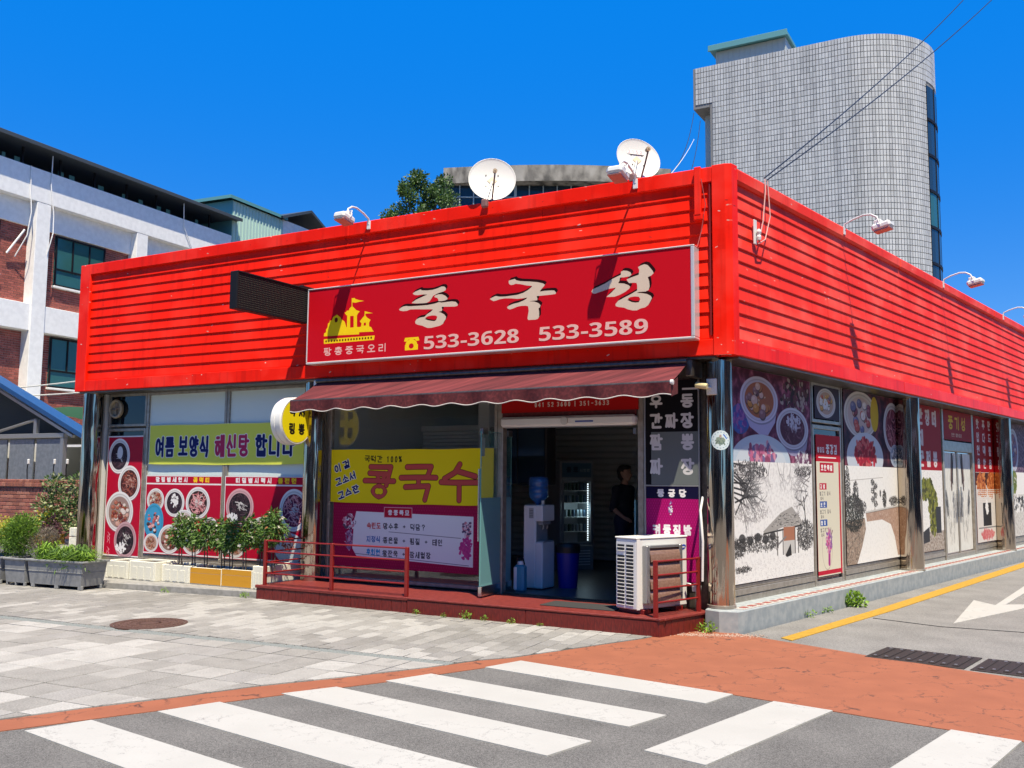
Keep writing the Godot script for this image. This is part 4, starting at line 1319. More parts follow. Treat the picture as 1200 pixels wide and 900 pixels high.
func build_shop_interior() -> void:
	part(shop, "floor", prism([[-11.2, -0.5], [-0.5, -0.5], [2.0, -17.6], [-11.2, -17.6]], 0.05, 0.2), M("inner_floor"))
	# partitions that close the dining room off
	part(shop, "partition", prism([[-11.2, -6.2], [0.6, -6.2], [0.6, -6.35], [-11.2, -6.35]], 0.2, 3.13), M("inner_wall"))
	part(shop, "partition", prism([[-6.5, -0.56], [-6.4, -0.56], [-6.4, -6.2], [-6.5, -6.2]], 0.2, 3.13), M("inner_panel"))
	# backing behind the printed films, so that no daylight enters through them
	box_part(shop, "lining", Vector3(-11.2, 0.2, -0.54), Vector3(-6.4, 3.13, -0.51), M("inner_panel"), 0.002)
	box_part(shop, "lining", Vector3(0.4, 0.25, -0.57), Vector3(18.2, 3.13, -0.53), M("inner_panel"), 0.002, side_xf)
	# white slatted blind on the back wall behind the banner window
	var bl := thing("roller_blind", "white slatted blind hanging inside behind the yellow banner window", "blind", "", at(-5.8, 0, -2.6))
	for i in 22:
		box_part(bl, "slat", Vector3(-0.25, 1.15 + i * 0.06, -0.012), Vector3(1.2, 1.2 + i * 0.06, 0.012), M("blind_white"), 0.006)
	box_part(bl, "head_rail", Vector3(-0.28, 2.47, -0.03), Vector3(1.23, 2.56, 0.03), M("blind_white"), 0.008)
	var sh := thing("rolling_shutter", "dark ribbed shutter closing the back of the dining room", "shutter", "", at(-5.4, 0, -5.6))
	for i in 24:
		box_part(sh, "slat", Vector3(-0.6, 0.22 + i * 0.11, -0.02), Vector3(2.4, 0.315 + i * 0.11, 0.02), M("inner_wall"), 0.018)
	var cab := thing("wall_cabinet", "dark cabinet on a white post seen through the upper banner window", "cabinet", "", at(-4.6, 0, -2.2))
	box_part(cab, "body", Vector3(0.1, 1.6, -0.3), Vector3(1.1, 2.5, 0.0), M("dark_furniture"), 0.01)
	box_part(cab, "door", Vector3(0.13, 1.63, 0.001), Vector3(0.59, 2.47, 0.02), M("navy_glass"), 0.006)
	box_part(cab, "door", Vector3(0.61, 1.63, 0.001), Vector3(1.07, 2.47, 0.02), M("navy_glass"), 0.006)
	box_part(cab, "post", Vector3(-0.12, 0.2, -0.25), Vector3(0.08, 2.9, 0.0), M("blind_white"), 0.006)
	# counter and menu board behind the person
	var ct := thing("counter", "brown topped serving counter beside the person indoors", "counter", "", at(-1.9, 0.2, -4.4))
	box_part(ct, "front", Vector3(0.05, 0, -0.5), Vector3(1.4, 0.9, 0.0), M("inner_panel"), 0.01)
	box_part(ct, "worktop", Vector3(0.0, 0.9, -0.55), Vector3(1.45, 0.95, 0.05), mat("counter_top", lin(0.16, 0.05, 0.02), 0.4), 0.01)
	var cv := Canvas.new(120, 170, lin(0.16, 0.17, 0.18))
	cv.text("가", 12, 16, 24, 24, 26, 2.0, lin(0.02, 0.02, 0.03))
	for i in 4:
		cv.text(["메", "뉴", "표", "밥"][i], 14, 46 + i * 28, 22, 22, 24, 2.2, lin(0.02, 0.02, 0.03))
		cv.text("5000", 62, 48 + i * 28, 8, 12, 11, 1.0, lin(0.04, 0.04, 0.05))
	var mb := part(self, "menu_board", panel(-0.4, 0.4, 0, 1.15, 0.02), printed("menu_board_print", cv), at(-2.35, 1.62, -4.3))
	tag(mb, "pale wall menu with dark lettering above the person indoors", "menu board")


# ---------------------------------------------------------------- signs
func text_mesh(t: String, size_m: float, bold := true, depth := 0.002) -> TextMesh:
	var f := SystemFont.new()
	f.font_names = PackedStringArray(["Droid Sans"])
	f.font_weight = 700 if bold else 400
	var tm := TextMesh.new()
	tm.font = f
	tm.text = t
	tm.font_size = 64
	tm.pixel_size = size_m / 64.0 / 0.714
	tm.depth = depth
	tm.horizontal_alignment = HORIZONTAL_ALIGNMENT_LEFT
	tm.vertical_alignment = VERTICAL_ALIGNMENT_BOTTOM
	return tm


func build_signs() -> void:
	# --- the long fascia sign
	var red := lin(0.52, 0.004, 0.012)
	var cream := lin(0.62, 0.49, 0.38)
	var black := lin(0.02, 0.003, 0.003)
	var yellow := lin(0.85, 0.58, 0.01)
	var cv := Canvas.new(2048, 388, red)
	for k in ["jung_a", "jung_b", "jung_c", "guk_a", "seong_a", "seong_b"]:
		for d in [[4, -4], [7, -8], [9, -11]]:
			cv.poly(cv.flat(SIGN[k], d[0], d[1]), black)
	for k in ["jung_a", "jung_b", "jung_c", "guk_a", "seong_a", "seong_b"]:
		cv.poly(cv.flat(SIGN[k]), cream)
	for k in ["jung_hole", "seong_hole"]:
		cv.poly(cv.flat(SIGN[k]), black)
		cv.poly(cv.flat(SIGN[k], 3, -6), red)
	for k in ["castle", "castle_bar"]:
		cv.poly(cv.flat(SIGN[k]), yellow)
	for k in ["castle_door", "castle_win"]:
		cv.poly(cv.flat(SIGN[k]), red)
	cv.ell(183, 171, 10, 13, lin(0.1, 0.01, 0.005))
	for i in 17:
		cv.ell(121 + i * 17.9, 279.5, 5, 6, lin(0.12, 0.02, 0.005))
	cv.text("짱총중국오리", 108, 312, 50, 44, 69, 3.0, lin(0.72, 0.42, 0.38))
	# telephone
	cv.ell(649, 330, 34, 27, yellow)
	cv.rect(612, 330, 76, 27, yellow)
	cv.poly(PackedVector2Array([Vector2(606, 312), Vector2(612, 294), Vector2(690, 294), Vector2(696, 312), Vector2(678, 314), Vector2(668, 304), Vector2(632, 304), Vector2(622, 314)]), yellow)
	cv.ell(649, 337, 14, 13, red)
	var sign_m := printed("main_sign_print", cv, 0.5)
	var sg := thing("fascia_sign", "long crimson lightbox sign with cream brush lettering and a yellow castle", "sign", "", at(-6.17, 3.305, 0.0))
	var W := 5.805
	var H := 1.1
	box_part(sg, "box", Vector3(0.01, 0.01, 0.03), Vector3(W - 0.01, H - 0.01, 0.196), M("white_plastic"), 0.01)
	part(sg, "face", panel(0.02, W - 0.02, 0.02, H - 0.02, 0.003), sign_m, at(0, 0, 0.2))
	for e in [[0.0, 0.0, W, 0.03], [0.0, H - 0.018, W, H], [0.0, 0.03, 0.018, H - 0.018], [W - 0.045, 0.03, W, H - 0.018]]:
		box_part(sg, "frame", Vector3(e[0], e[1], 0.03), Vector3(e[2], e[3], 0.212), mat("sign_frame", lin(0.6, 0.58, 0.57), 0.3, 0.3), 0.008)
	var ink := mat("phone_number_ink", lin(0.72, 0.42, 0.36), 0.5)
	for t in [["533-3628", 725, 1236], ["533-3589", 1338, 1846]]:
		var tm := text_mesh(t[0], 0.172)
		var wide: float = tm.get_aabb().size.x
		var want: float = (t[2] - t[1]) / 352.8
		var o := part(sg, "phone_number", tm, ink, Transform3D(Basis.from_scale(Vector3(want / wide, 1, 1)), Vector3(t[1] / 352.8, 0.0, 0.2015)))
		o.position.y = 0.098 - tm.get_aabb().position.y
		o.position.x -= tm.get_aabb().position.x * want / wide
	# --- LED board standing out from the wall
	var led := thing("led_board", "black dot-matrix board projecting from the wall beside the sign", "led board", "", Transform3D(Basis(Vector3(0, 0, -1), Vector3.UP, Vector3(1, 0, 0)), Vector3(-6.2, 3.915, 1.56)))
	box_part(led, "case", Vector3(0, 0, -0.13), Vector3(1.42, 0.51, 0.0), M("black_metal"), 0.008)
	for e in [[0.0, 0.0, 1.42, 0.02], [0.0, 0.49, 1.42, 0.51], [0.0, 0.02, 0.02, 0.49], [1.4, 0.02, 1.42, 0.49]]:
		box_part(led, "rim", Vector3(e[0], e[1], 0.0), Vector3(e[2], e[3], 0.014), M("black_metal"), 0.003)
	var s := new_st()
	for i in 48:
		for j in 16:
			add_lathe(s, [[0.0075, 0.0], [0.0055, 0.005], [0.0, 0.006]], 6, Transform3D(Basis(Vector3.RIGHT, PI / 2), Vector3(0.035 + i * 0.0287, 0.035 + j * 0.0293, 0.0)))
	var dots := part(led, "diodes", s.commit(), mat("diode", lin(0.02, 0.02, 0.01), 0.6))
	stuff(dots)
	box_part(led, "bracket", Vector3(1.3, 0.51, -0.1), Vector3(1.56, 0.55, -0.03), M("black_metal"), 0.006)
	box_part(led, "bracket", Vector3(1.4, 0.1, -0.1), Vector3(1.54, 0.16, -0.03), M("black_metal"), 0.006)
	# --- round sign
	var rc := Canvas.new(256, 256, lin(0.75, 0.62, 0.01))
	rc.text("맥서", 62, 42, 54, 62, 78, 6.5, lin(0.015, 0.012, 0.01))
	rc.text("링뽕", 62, 140, 54, 68, 78, 6.0, lin(0.015, 0.012, 0.01))
	var rs := thing("round_sign", "round white drum sign with a yellow lettered face under the awning end", "sign", "", Transform3D(Basis(Vector3(0, 0, -1), Vector3.UP, Vector3(1, 0, 0)), Vector3(-6.36, 2.5, 0.14)))
	var turn_up := Transform3D(Basis(Vector3.RIGHT, PI / 2), Vector3.ZERO)
	part(rs, "drum", lathe([[0.0, -0.21], [0.32, -0.21], [0.345, -0.19], [0.345, -0.125], [0.335, -0.12], [0.335, -0.11], [0.345, -0.105], [0.345, -0.02], [0.325, 0.0], [0.31, -0.004], [0.0, -0.004]], 40, turn_up), M("white_plastic"))
	var fs := new_st()
	for i in 40:
		var a := TAU * i / 40.0
		var b := TAU * (i + 1) / 40.0
		for q in [[0.0, 0.0], [0.31, b], [0.31, a]]:
			var v := Vector3(cos(q[1]) * q[0], sin(q[1]) * q[0], 0.0)
			fs.set_normal(Vector3(0, 0, 1))
			fs.set_uv(Vector2(0.5 + v.x / 0.64, 0.5 - v.y / 0.64))
			fs.add_vertex(v)
	part(rs, "face", fs.commit(), printed("round_sign_print", rc, 0.3), at(0, 0, 0.001))
	part(rs, "arm", tube([Vector3(0.3, 0.0, -0.1), Vector3(0.46, 0.0, -0.1)], 0.02, 8), M("grey_metal"))
	# --- red valance sign and air curtain over the door
	var vc := Canvas.new(512, 64, lin(0.4, 0.006, 0.006))
	vc.text("041 52 3600 | 351-3633", 130, 22, 12, 22, 14, 1.8, lin(0.6, 0.5, 0.45))
	var vs := part(self, "valance_sign", panel(-0.97, 0.97, 0, 0.2, 0.02), printed("valance_print", vc), at(-2.25, 2.56, -0.34))
	tag(vs, "narrow red sign with a telephone number above the doorway", "sign")
	var ac := thing("air_curtain", "cream air curtain box over the open doorway", "air curtain", "", at(-2.25, 2.37, -0.35))
	part(ac, "body", bevel(Vector3(1.9, 0.13, 0.18), 0.03), M("white_plastic"), at(0, 0.065, 0.0))
	part(ac, "motor_cap", lathe([[0.05, 0.0], [0.05, 0.015], [0.0, 0.02]], 20, Transform3D(Basis(Vector3.RIGHT, PI / 2), Vector3(0.0, 0.065, 0.09))), M("blind_white"))
	box_part(ac, "outlet", Vector3(-0.9, -0.012, -0.05), Vector3(0.9, 0.0, 0.05), M("grey_metal"), 0.003)
	box_part(ac, "label_strip", Vector3(0.15, 0.045, 0.0905), Vector3(0.4, 0.065, 0.092), mat("label_blue", lin(0.03, 0.07, 0.3), 0.5), 0.0005)
	# inner scalloped curtain under the valance
	var sc := new_st()
	for i in 120:
		var x0 := -0.95 + i * 1.9 / 120.0
		var x1 := x0 + 1.9 / 120.0
		var d0 := 0.07 + 0.022 * absf(sin((x0 + 0.95) * PI / 0.24))
		var d1 := 0.07 + 0.022 * absf(sin((x1 + 0.95) * PI / 0.24))
		add_box(sc, Vector3(x0, -minf(d0, d1), -0.004), Vector3(x1, 0, 0.0), I)
	var scm := part(self, "door_valance", sc.commit(), M("awning_valance"), at(-2.25, 2.56, -0.335))
	tag(scm, "short dark red scalloped cloth hanging below the doorway sign", "valance")


func build_posters() -> void:
	var crim := lin(0.42, 0.006, 0.03)
	var white := lin(0.72, 0.7, 0.7)
	var soy := [lin(0.02, 0.012, 0.015), lin(0.05, 0.02, 0.03), lin(0.6, 0.57, 0.55), lin(0.1, 0.05, 0.05)]
	var meat := [lin(0.3, 0.07, 0.04), lin(0.15, 0.03, 0.03), lin(0.55, 0.3, 0.24), lin(0.4, 0.12, 0.08), lin(0.65, 0.55, 0.5)]
	var pinky := [lin(0.7, 0.35, 0.35), lin(0.5, 0.12, 0.13), lin(0.7, 0.6, 0.58), lin(0.06, 0.03, 0.035)]
	var nuts := [lin(0.35, 0.12, 0.08), lin(0.5, 0.25, 0.17), lin(0.2, 0.08, 0.06)]
	# --- poster beside the left column
	var c := Canvas.new(256, 572, crim)
	c.rect(0, 0, 256, 6, white)
	c.rect(0, 0, 5, 572, white)
	c.rect(0, 566, 256, 6, white)
	c.dish(86, 96, 78, 84, white, lin(0.03, 0.02, 0.03), soy)
	c.ell(92, 80, 20, 30, lin(0.6, 0.6, 0.62))
	c.dish(168, 226, 80, 84, white, lin(0.06, 0.02, 0.02), meat)
	c.dish(106, 362, 100, 96, white, lin(0.3, 0.2, 0.18), meat)
	c.dish(158, 494, 80, 86, lin(0.5, 0.3, 0.33), lin(0.02, 0.015, 0.02), soy)
	c.crumbs(130, 530, 34, 26, [white], 40, 3, 6)
	for i in 2:
		for k in 9:
			c.cap(Vector2(30 + k % 3 * 8, 460 + i * 70 + k * 5), Vector2(46 - k % 4 * 6, 474 + i * 70 + k * 5), 1.3, lin(0.7, 0.3, 0.35))
	poster("poster_a", c, -11.12, -10.23, 0.33, 2.37, "tall crimson food poster with four bowls beside the left column", "food posters on the shop windows")
	# --- second
	c = Canvas.new(512, 374, crim)
	poster_head(c, "말림별세원시", "꽃먹티")
	c.dish(72, 118, 60, 56, white, lin(0.4, 0.3, 0.25), meat)
	c.dish(205, 128, 68, 66, white, lin(0.03, 0.02, 0.03), soy)
	c.crumbs(205, 118, 22, 26, [white], 30, 3, 6)
	c.dish(362, 126, 80, 74, white, lin(0.04, 0.02, 0.02), pinky)
	c.dish(66, 220, 68, 86, lin(0.05, 0.3, 0.52), lin(0.05, 0.28, 0.5), pinky, 0.8)
	c.dish(275, 210, 66, 50, white, lin(0.5, 0.4, 0.38), meat)
	c.dish(180, 300, 76, 68, white, lin(0.25, 0.15, 0.12), meat)
	c.dish(54, 322, 50, 44, white, lin(0.4, 0.25, 0.2), nuts)
	c.dish(340, 312, 70, 56, white, lin(0.4, 0.25, 0.2), nuts)
	c.dish(450, 250, 56, 60, white, lin(0.3, 0.2, 0.2), meat)
	poster("poster_b", c, -10.11, -8.36, 0.41, 1.7, "crimson food poster with a blue plate among white ones", "food posters on the shop windows")
	c = Canvas.new(512, 374, crim)
	poster_head(c, "띠밀별시력시", "돌전먼")
	c.dish(98, 138, 86, 82, lin(0.6, 0.35, 0.38), lin(0.02, 0.015, 0.02), soy)
	c.crumbs(60, 190, 40, 20, [white], 40, 3, 6)
	c.dish(424, 146, 84, 92, white, lin(0.12, 0.02, 0.05), pinky)
	c.dish(240, 240, 74, 60, white, lin(0.4, 0.3, 0.28), meat)
	c.dish(80, 320, 60, 46, white, lin(0.35, 0.25, 0.22), nuts)
	c.ell(405, 312, 88, 66, lin(0.45, 0.5, 0.56))
	c.crumbs(400, 285, 34, 40, meat, 90, 2, 6)
	poster("poster_c", c, -8.28, -6.53, 0.41, 1.7, "crimson food poster with a large pale plate behind the deck railing", "food posters on the shop windows")
	# --- yellow banners
	c = Canvas.new(1024, 194, lin(0.64, 0.68, 0.1))
	var navy := lin(0.012, 0.02, 0.11)
	var rose := lin(0.42, 0.03, 0.1)
	var pale := lin(0.72, 0.72, 0.66)
	c.text("여름", 42, 56, 66, 104, 70, 7.5, navy, 4, pale)
	c.text("보양식", 206, 54, 66, 106, 73, 7.5, navy, 4, pale)
	c.text("해신탕", 452, 52, 70, 108, 78, 7.5, rose, 4, pale)
	c.text("합니다", 716, 52, 76, 108, 84, 7.5, navy, 4, pale)
	c.rect(0, 0, 1024, 3, lin(0.66, 0.66, 0.3))
	var b1 := cloth_banner("yellow_green banner", c, -10.07, -6.63, 1.89, 2.54, -0.366, 0.006)
	tag(b1, "yellow-green cloth banner with navy and pink lettering over the film windows", "banner", "yellow cloth banners")
	c = Canvas.new(1024, 282, lin(0.72, 0.58, 0.008))
	var brick := lin(0.48, 0.07, 0.06)
	var edge := lin(0.1, 0.012, 0.01)
	big_word(c, brick, edge)
	c.text("국떡간", 226, 30, 36, 38, 40, 2.6, lin(0.05, 0.04, 0.01))
	c.text("100%", 366, 32, 24, 36, 27, 2.8, lin(0.05, 0.04, 0.01))
	var ang := -0.32
	c.text("이걸", 22, 76, 48, 46, 62, 4.0, navy, 3, pale, ang)
	c.text("고소서", 32, 150, 44, 44, 50, 4.0, navy, 3, pale, ang)
	c.text("고스잔", 52, 222, 44, 44, 52, 4.0, navy, 3, pale, ang)
	var b2 := cloth_banner("noodle banner", c, -6.1, -3.33, 1.34, 2.1, -0.335, 0.015)
	tag(b2, "bright yellow cloth banner with big brick red letters beside the open door", "banner", "yellow cloth banners")
	# --- menu poster below it
	c = Canvas.new(768, 280, lin(0.3, 0.006, 0.05))
	for i in 60:
		for j in 22:
			c.ell(i * 13 + (6.0 if j % 2 else 0.0), j * 13, 3.4, 3.4, lin(0.36, 0.012, 0.07))
	c.poly(PackedVector2Array([Vector2(130, 38), Vector2(740, 46), Vector2(740, 252), Vector2(136, 232), Vector2(112, 200), Vector2(118, 80)]), lin(0.68, 0.68, 0.68))
	c.rect(282, 16, 150, 46, lin(0.6, 0.3, 0.35))
	c.rect(285, 19, 144, 40, lin(0.42, 0.012, 0.035))
	c.text("웅중특모", 303, 27, 24, 24, 30, 2.2, white)
	var ink := lin(0.08, 0.08, 0.09)
	c.text("속린도:", 190, 84, 24, 28, 26, 2.2, lin(0.5, 0.08, 0.08))
	c.text("망수후 + 덕담?", 280, 84, 24, 28, 28, 2.0, ink)
	c.text("지정식:", 190, 142, 24, 28, 26, 2.2, lin(0.08, 0.16, 0.36))
	c.text("종은물 + 찜질 + 테인", 280, 144, 24, 28, 28, 2.0, ink)
	c.text("후회원:", 190, 198, 24, 28, 26, 2.2, lin(0.03, 0.25, 0.5))
	c.text("왕잔욱 + 잠세월장", 280, 200, 24, 28, 28, 2.0, ink)
	c.cap(Vector2(310, 122), Vector2(680, 136), 1.0, ink)
	c.cap(Vector2(130, 222), Vector2(720, 246), 1.0, ink)
	# flower sprays in the corners of the print
	c.crumbs(92, 84, 34, 36, [lin(0.6, 0.45, 0.5), lin(0.1, 0.06, 0.1), lin(0.55, 0.2, 0.25), white], 70, 2, 5)
	c.crumbs(92, 160, 20, 44, [lin(0.3, 0.16, 0.3), lin(0.5, 0.3, 0.4), lin(0.2, 0.1, 0.2)], 60, 2, 5)
	c.crumbs(706, 96, 26, 34, [lin(0.6, 0.45, 0.5), lin(0.1, 0.06, 0.12), lin(0.55, 0.2, 0.25)], 60, 2, 5)
	c.crumbs(704, 180, 26, 46, [lin(0.5, 0.05, 0.22), lin(0.42, 0.04, 0.2)], 80, 3, 6)
	var p4 := part(self, "menu_poster", panel(-6.06, -3.56, 0.42, 1.335), printed("menu_poster_print", c), at(0, 0, -0.362))
	tag(p4, "magenta window poster with a white lettered panel under the noodle banner", "poster")
	# --- upright menu sign between door and corner column
	c = Canvas.new(256, 470, lin(0.006, 0.006, 0.008))
	c.rect(30, 232, 226, 238, lin(0.12, 0.14, 0.14))
	var sil := lin(0.55, 0.55, 0.55)
	c.text("우", 24, 60, 62, 66, 70, 5.5, sil)
	c.text("동", 172, 60, 62, 66, 70, 5.5, sil)
	c.text("간짜장", 24, 146, 62, 72, 74, 6.0, sil)
	c.text("짬", 24, 240, 62, 76, 74, 6.0, sil)
	c.text("뽕", 172, 240, 62, 76, 74, 6.0, sil)
	c.text("짜", 24, 350, 62, 76, 74, 6.0, sil)
	c.text("장", 172, 350, 62, 76, 74, 6.0, sil)
	c.rect(180, 36, 74, 9, sil)
	var ms := thing("menu_sign", "black upright menu sign with silver lettering beside the corner column", "sign", "", at(-1.2, 0, -0.36))
	part(ms, "face", panel(0.0, 0.68, 1.64, 2.9, 0.02), printed("menu_sign_print", c))
	c = Canvas.new(256, 400, lin(0.3, 0.004, 0.1))
	for i in 24:
		for j in 36:
			c.cap(Vector2(i * 12 + (6 if j % 2 else 0), j * 11 + 4), Vector2(i * 12 + (6 if j % 2 else 0), j * 11 + 8), 2.5, lin(0.42, 0.008, 0.15))
	c.rect(0, 0, 256, 52, lin(0.006, 0.005, 0.03))
	c.text("등긍당", 54, 10, 36, 36, 54, 3.6, white)
	c.crumbs(120, 90, 10, 30, [white, lin(0.2, 0.1, 0.3)], 40, 1.5, 3)
	c.text("켜등징밥", 32, 160, 40, 46, 50, 4.6, white)
	part(ms, "lower_face", panel(0.01, 0.67, 0.5, 1.62, 0.02), printed("menu_sign_lower_print", c))
	for x in [-0.012, 0.672]:
		box_part(ms, "edge", Vector3(x, 0.48, -0.02), Vector3(x + 0.02, 2.9, 0.006), M("grey_metal"), 0.003)
	box_part(ms, "edge", Vector3(0.008, 1.622, -0.02), Vector3(0.672, 1.638, 0.004), M("grey_metal"), 0.002)
	side_prints()


func poster(called: String, c: Canvas, x0: float, x1: float, y0: float, y1: float, label: String, group: String) -> void:
	var p := part(self, "window_poster", panel(x0, x1, y0, y1), printed(called + "_print", c, 0.35), at(0, 0, -0.362))
	tag(p, label, "poster", group)


func poster_head(c: Canvas, a: String, b: String) -> void:
	var white := lin(0.72, 0.7, 0.7)
	c.rect(0, 0, 512, 4, white)
	c.rect(0, 0, 4, 374, white)
	c.rect(0, 366, 512, 6, white)
	c.rect(0, 36, 512, 7, white)
	c.text(a, 68, 6, 28, 26, 39, 3.0, white)
	c.text(b, 326, 6, 30, 26, 40, 3.0, lin(0.8, 0.55, 0.02))


# the large brushed word on the noodle banner: thick tapering strokes with a dark edge
func big_word(c: Canvas, fill: Color, edge: Color) -> void:
	var st := [[268, 92, 400, 90, 372, 186], [262, 126, 388, 128], [232, 166, 420, 164], [318, 134, 318, 164], [358, 126, 352, 164],
		[504, 92, 656, 90, 630, 146], [466, 146, 686, 146], [576, 150, 576, 190], [494, 194, 640, 190, 618, 258],
		[828, 78, 800, 118, 738, 150], [816, 112, 920, 140], [718, 168, 936, 170], [826, 172, 826, 256]]
	for pass_n in 2:
		var r := 15.5 if pass_n == 0 else 12.5
		var col := edge if pass_n == 0 else fill
		for q in st:
			for i in range(0, q.size() - 2, 2):
				c.cap(Vector2(q[i], q[i + 1]), Vector2(q[i + 2], q[i + 3]), r, col)
		c.ring(326, 220, 40, 28, r, col)


func cloth_banner(called: String, c: Canvas, x0: float, x1: float, y0: float, y1: float, z: float, wave: float) -> MeshInstance3D:
	var s := new_st()
	var nx := 40
	var ny := 6
	var v := []
	for j in ny + 1:
		var row := []
		for i in nx + 1:
			var u := float(i) / nx
			var t := float(j) / ny
			var sag := 0.012 * sin(u * PI) * (1.0 if j == 0 else 0.6) + 0.004 * sin(u * 17.0 + t * 2.0)
			row.append([Vector3(lerpf(x0, x1, u), lerpf(y0, y1, t) - sag, z + wave * (sin(u * 9.0 + t * 1.5) * 0.4 + sin(u * 23.0 - t * 3.0) * 0.2)), Vector2(u, 1.0 - t)])
		v.append(row)
	for j in ny:
		for i in nx:
			for q in [[0, 0], [1, 1], [0, 1], [0, 0], [1, 0], [1, 1]]:
				var e: Array = v[j + q[0]][i + q[1]]
				s.set_smooth_group(1)
				s.set_uv(e[1])
				s.add_vertex(e[0])
	s.generate_normals()
	var o := part(self, "cloth_banner", s.commit(), printed(called + "_print", c, 0.6))
	# tie cords and eyelets at the corners
	for e in [[x0, y1], [x1, y1], [x0, y0], [x1, y0]]:
		var dx: float = -0.06 if e[0] == x0 else 0.06
		part(o, "tie_cord", tube([Vector3(e[0], e[1], z + 0.004), Vector3(e[0] + dx * 0.5, e[1] + 0.01, z - 0.01), Vector3(e[0] + dx, e[1] + (0.01 if e[1] == y1 else -0.05), -0.37)], 0.005, 5), M("white_piping"))
	return o


# ---------------------------------------------------------------- prints on the side windows
func side_prints() -> void:
	var wx := side_xf * at(0, 0, -0.358)
	var white := lin(0.74, 0.72, 0.69)
	var ink := lin(0.03, 0.028, 0.028)
	var lilac := lin(0.36, 0.34, 0.52)
	var n := FastNoiseLite.new()
	n.seed = 77
	n.frequency = 0.05
	# --- first window: bowls above, a line drawing of a thatched house below
	var c := Canvas.new(560, 620, white)
	var split := 272
	for y in split:
		for x in 560:
			var k := clampf(n.get_noise_2d(x * 0.35, y * 0.35) + 0.5, 0, 1)
			c.im.set_pixel(x, y, lin(0.06, 0.008, 0.03).lerp(lin(0.32, 0.1, 0.17), k * k))
	c.ell(60, 150, 60, 44, lin(0.05, 0.08, 0.26))
	c.crumbs(60, 150, 50, 36, [lin(0.12, 0.05, 0.25), lin(0.05, 0.1, 0.35), lin(0.25, 0.1, 0.3)], 70, 3, 9)
	c.crumbs(440, 60, 110, 60, [lin(0.03, 0.02, 0.02), lin(0.3, 0.25, 0.24), lin(0.1, 0.04, 0.04)], 110, 3, 8)
	c.poly(PackedVector2Array([Vector2(62, 70), Vector2(310, 90), Vector2(290, 150), Vector2(240, 190), Vector2(180, 190), Vector2(120, 170), Vector2(78, 120)]), lilac)
	c.dish(186, 86, 126, 70, lin(0.5, 0.48, 0.62), lin(0.3, 0.1, 0.05), [lin(0.4, 0.16, 0.06), lin(0.2, 0.1, 0.12), lin(0.5, 0.34, 0.3), lin(0.45, 0.2, 0.05)], 0.5)
	c.poly(PackedVector2Array([Vector2(300, 170), Vector2(536, 180), Vector2(520, 226), Vector2(470, 252), Vector2(400, 248), Vector2(340, 222)]), lilac.darkened(0.15))
	c.dish(418, 162, 120, 66, lin(0.48, 0.48, 0.58), lin(0.07, 0.02, 0.04), [lin(0.12, 0.03, 0.06), lin(0.05, 0.015, 0.03), lin(0.3, 0.25, 0.32)], 0.6)
	c.crumbs(424, 138, 50, 22, [lin(0.42, 0.42, 0.52)], 60, 2, 5)
	c.ell(196, 274, 200, 84, lin(0.42, 0.5, 0.58))
	c.ell(196, 280, 170, 66, lin(0.5, 0.55, 0.6))
	c.crumbs(200, 254, 90, 34, [lin(0.45, 0.12, 0.22), lin(0.55, 0.25, 0.32), lin(0.25, 0.06, 0.12), lin(0.16, 0.12, 0.25)], 150, 4, 9)
	c.crumbs(490, 262, 50, 24, [lin(0.6, 0.58, 0.6), lin(0.15, 0.06, 0.12)], 60, 3, 8)
	# pale washed out landscape: grain, branches overhead, hedge, a thatched house on a gravel yard
	var paper := lin(0.74, 0.725, 0.705)
	for y in range(split, 620):
		for x in 560:
			var v := n.get_noise_2d(x * 1.1, y * 1.1) + 0.6 * n.get_noise_2d(x * 4.5, y * 4.5)
			var tone := 0.12 if y < 440 else 0.04
			c.im.set_pixel(x, y, paper.lerp(lin(0.3, 0.28, 0.28), clampf(tone - 0.06 + v * 0.4, 0.0, 0.7)))
	var grey := lin(0.2, 0.185, 0.185)
	for i in 9:
		c.twig(Vector2(-10 + i * 4, split + 6 + i * 14), c.rng.randf_range(-0.25, 0.5), 90, 2.6, ink, 4)
	for i in 7:
		c.twig(Vector2(560 - i * 8, split + 10 + i * 16), PI + c.rng.randf_range(-0.5, 0.3), 60, 1.8, grey, 4)
	for i in 6:
		c.twig(Vector2(200 + i * 50, split), 1.57 + c.rng.randf_range(-0.6, 0.6), 44, 1.2, grey, 3)
	c.thicket(110, split + 26, 120, 26, ink, lin(0.4, 0.36, 0.36), 500, 9)
	c.thicket(490, split + 26, 66, 16, ink, lin(0.35, 0.3, 0.3), 240, 8)
	c.thicket(120, 420, 120, 30, lin(0.28, 0.26, 0.26), lin(0.55, 0.52, 0.5), 420, 7)
	c.cap(Vector2(22, 424), Vector2(120, 322), 2.4, ink)
	c.cap(Vector2(506, 480), Vector2(490, 380), 3.0, ink)
	c.twig(Vector2(492, 420), -2.2, 40, 2.0, ink, 3)
	c.twig(Vector2(492, 400), -0.9, 34, 1.6, ink, 3)
	# hedge and shrubs
	c.thicket(170, 512, 170, 24, ink, lin(0.3, 0.28, 0.26), 900, 8)
	c.thicket(30, 520, 50, 26, ink, lin(0.14, 0.13, 0.12), 400, 9)
	c.thicket(500, 500, 66, 48, ink, lin(0.26, 0.24, 0.22), 900, 8)
	for i in 5:
		c.ell(60 + i * 50, 494 + i % 2 * 8, 20, 13, ink, 0.8)
	# house
	c.poly(PackedVector2Array([Vector2(196, 478), Vector2(318, 426), Vector2(400, 408), Vector2(470, 452), Vector2(476, 468), Vector2(330, 470), Vector2(204, 490)]), lin(0.33, 0.31, 0.29))
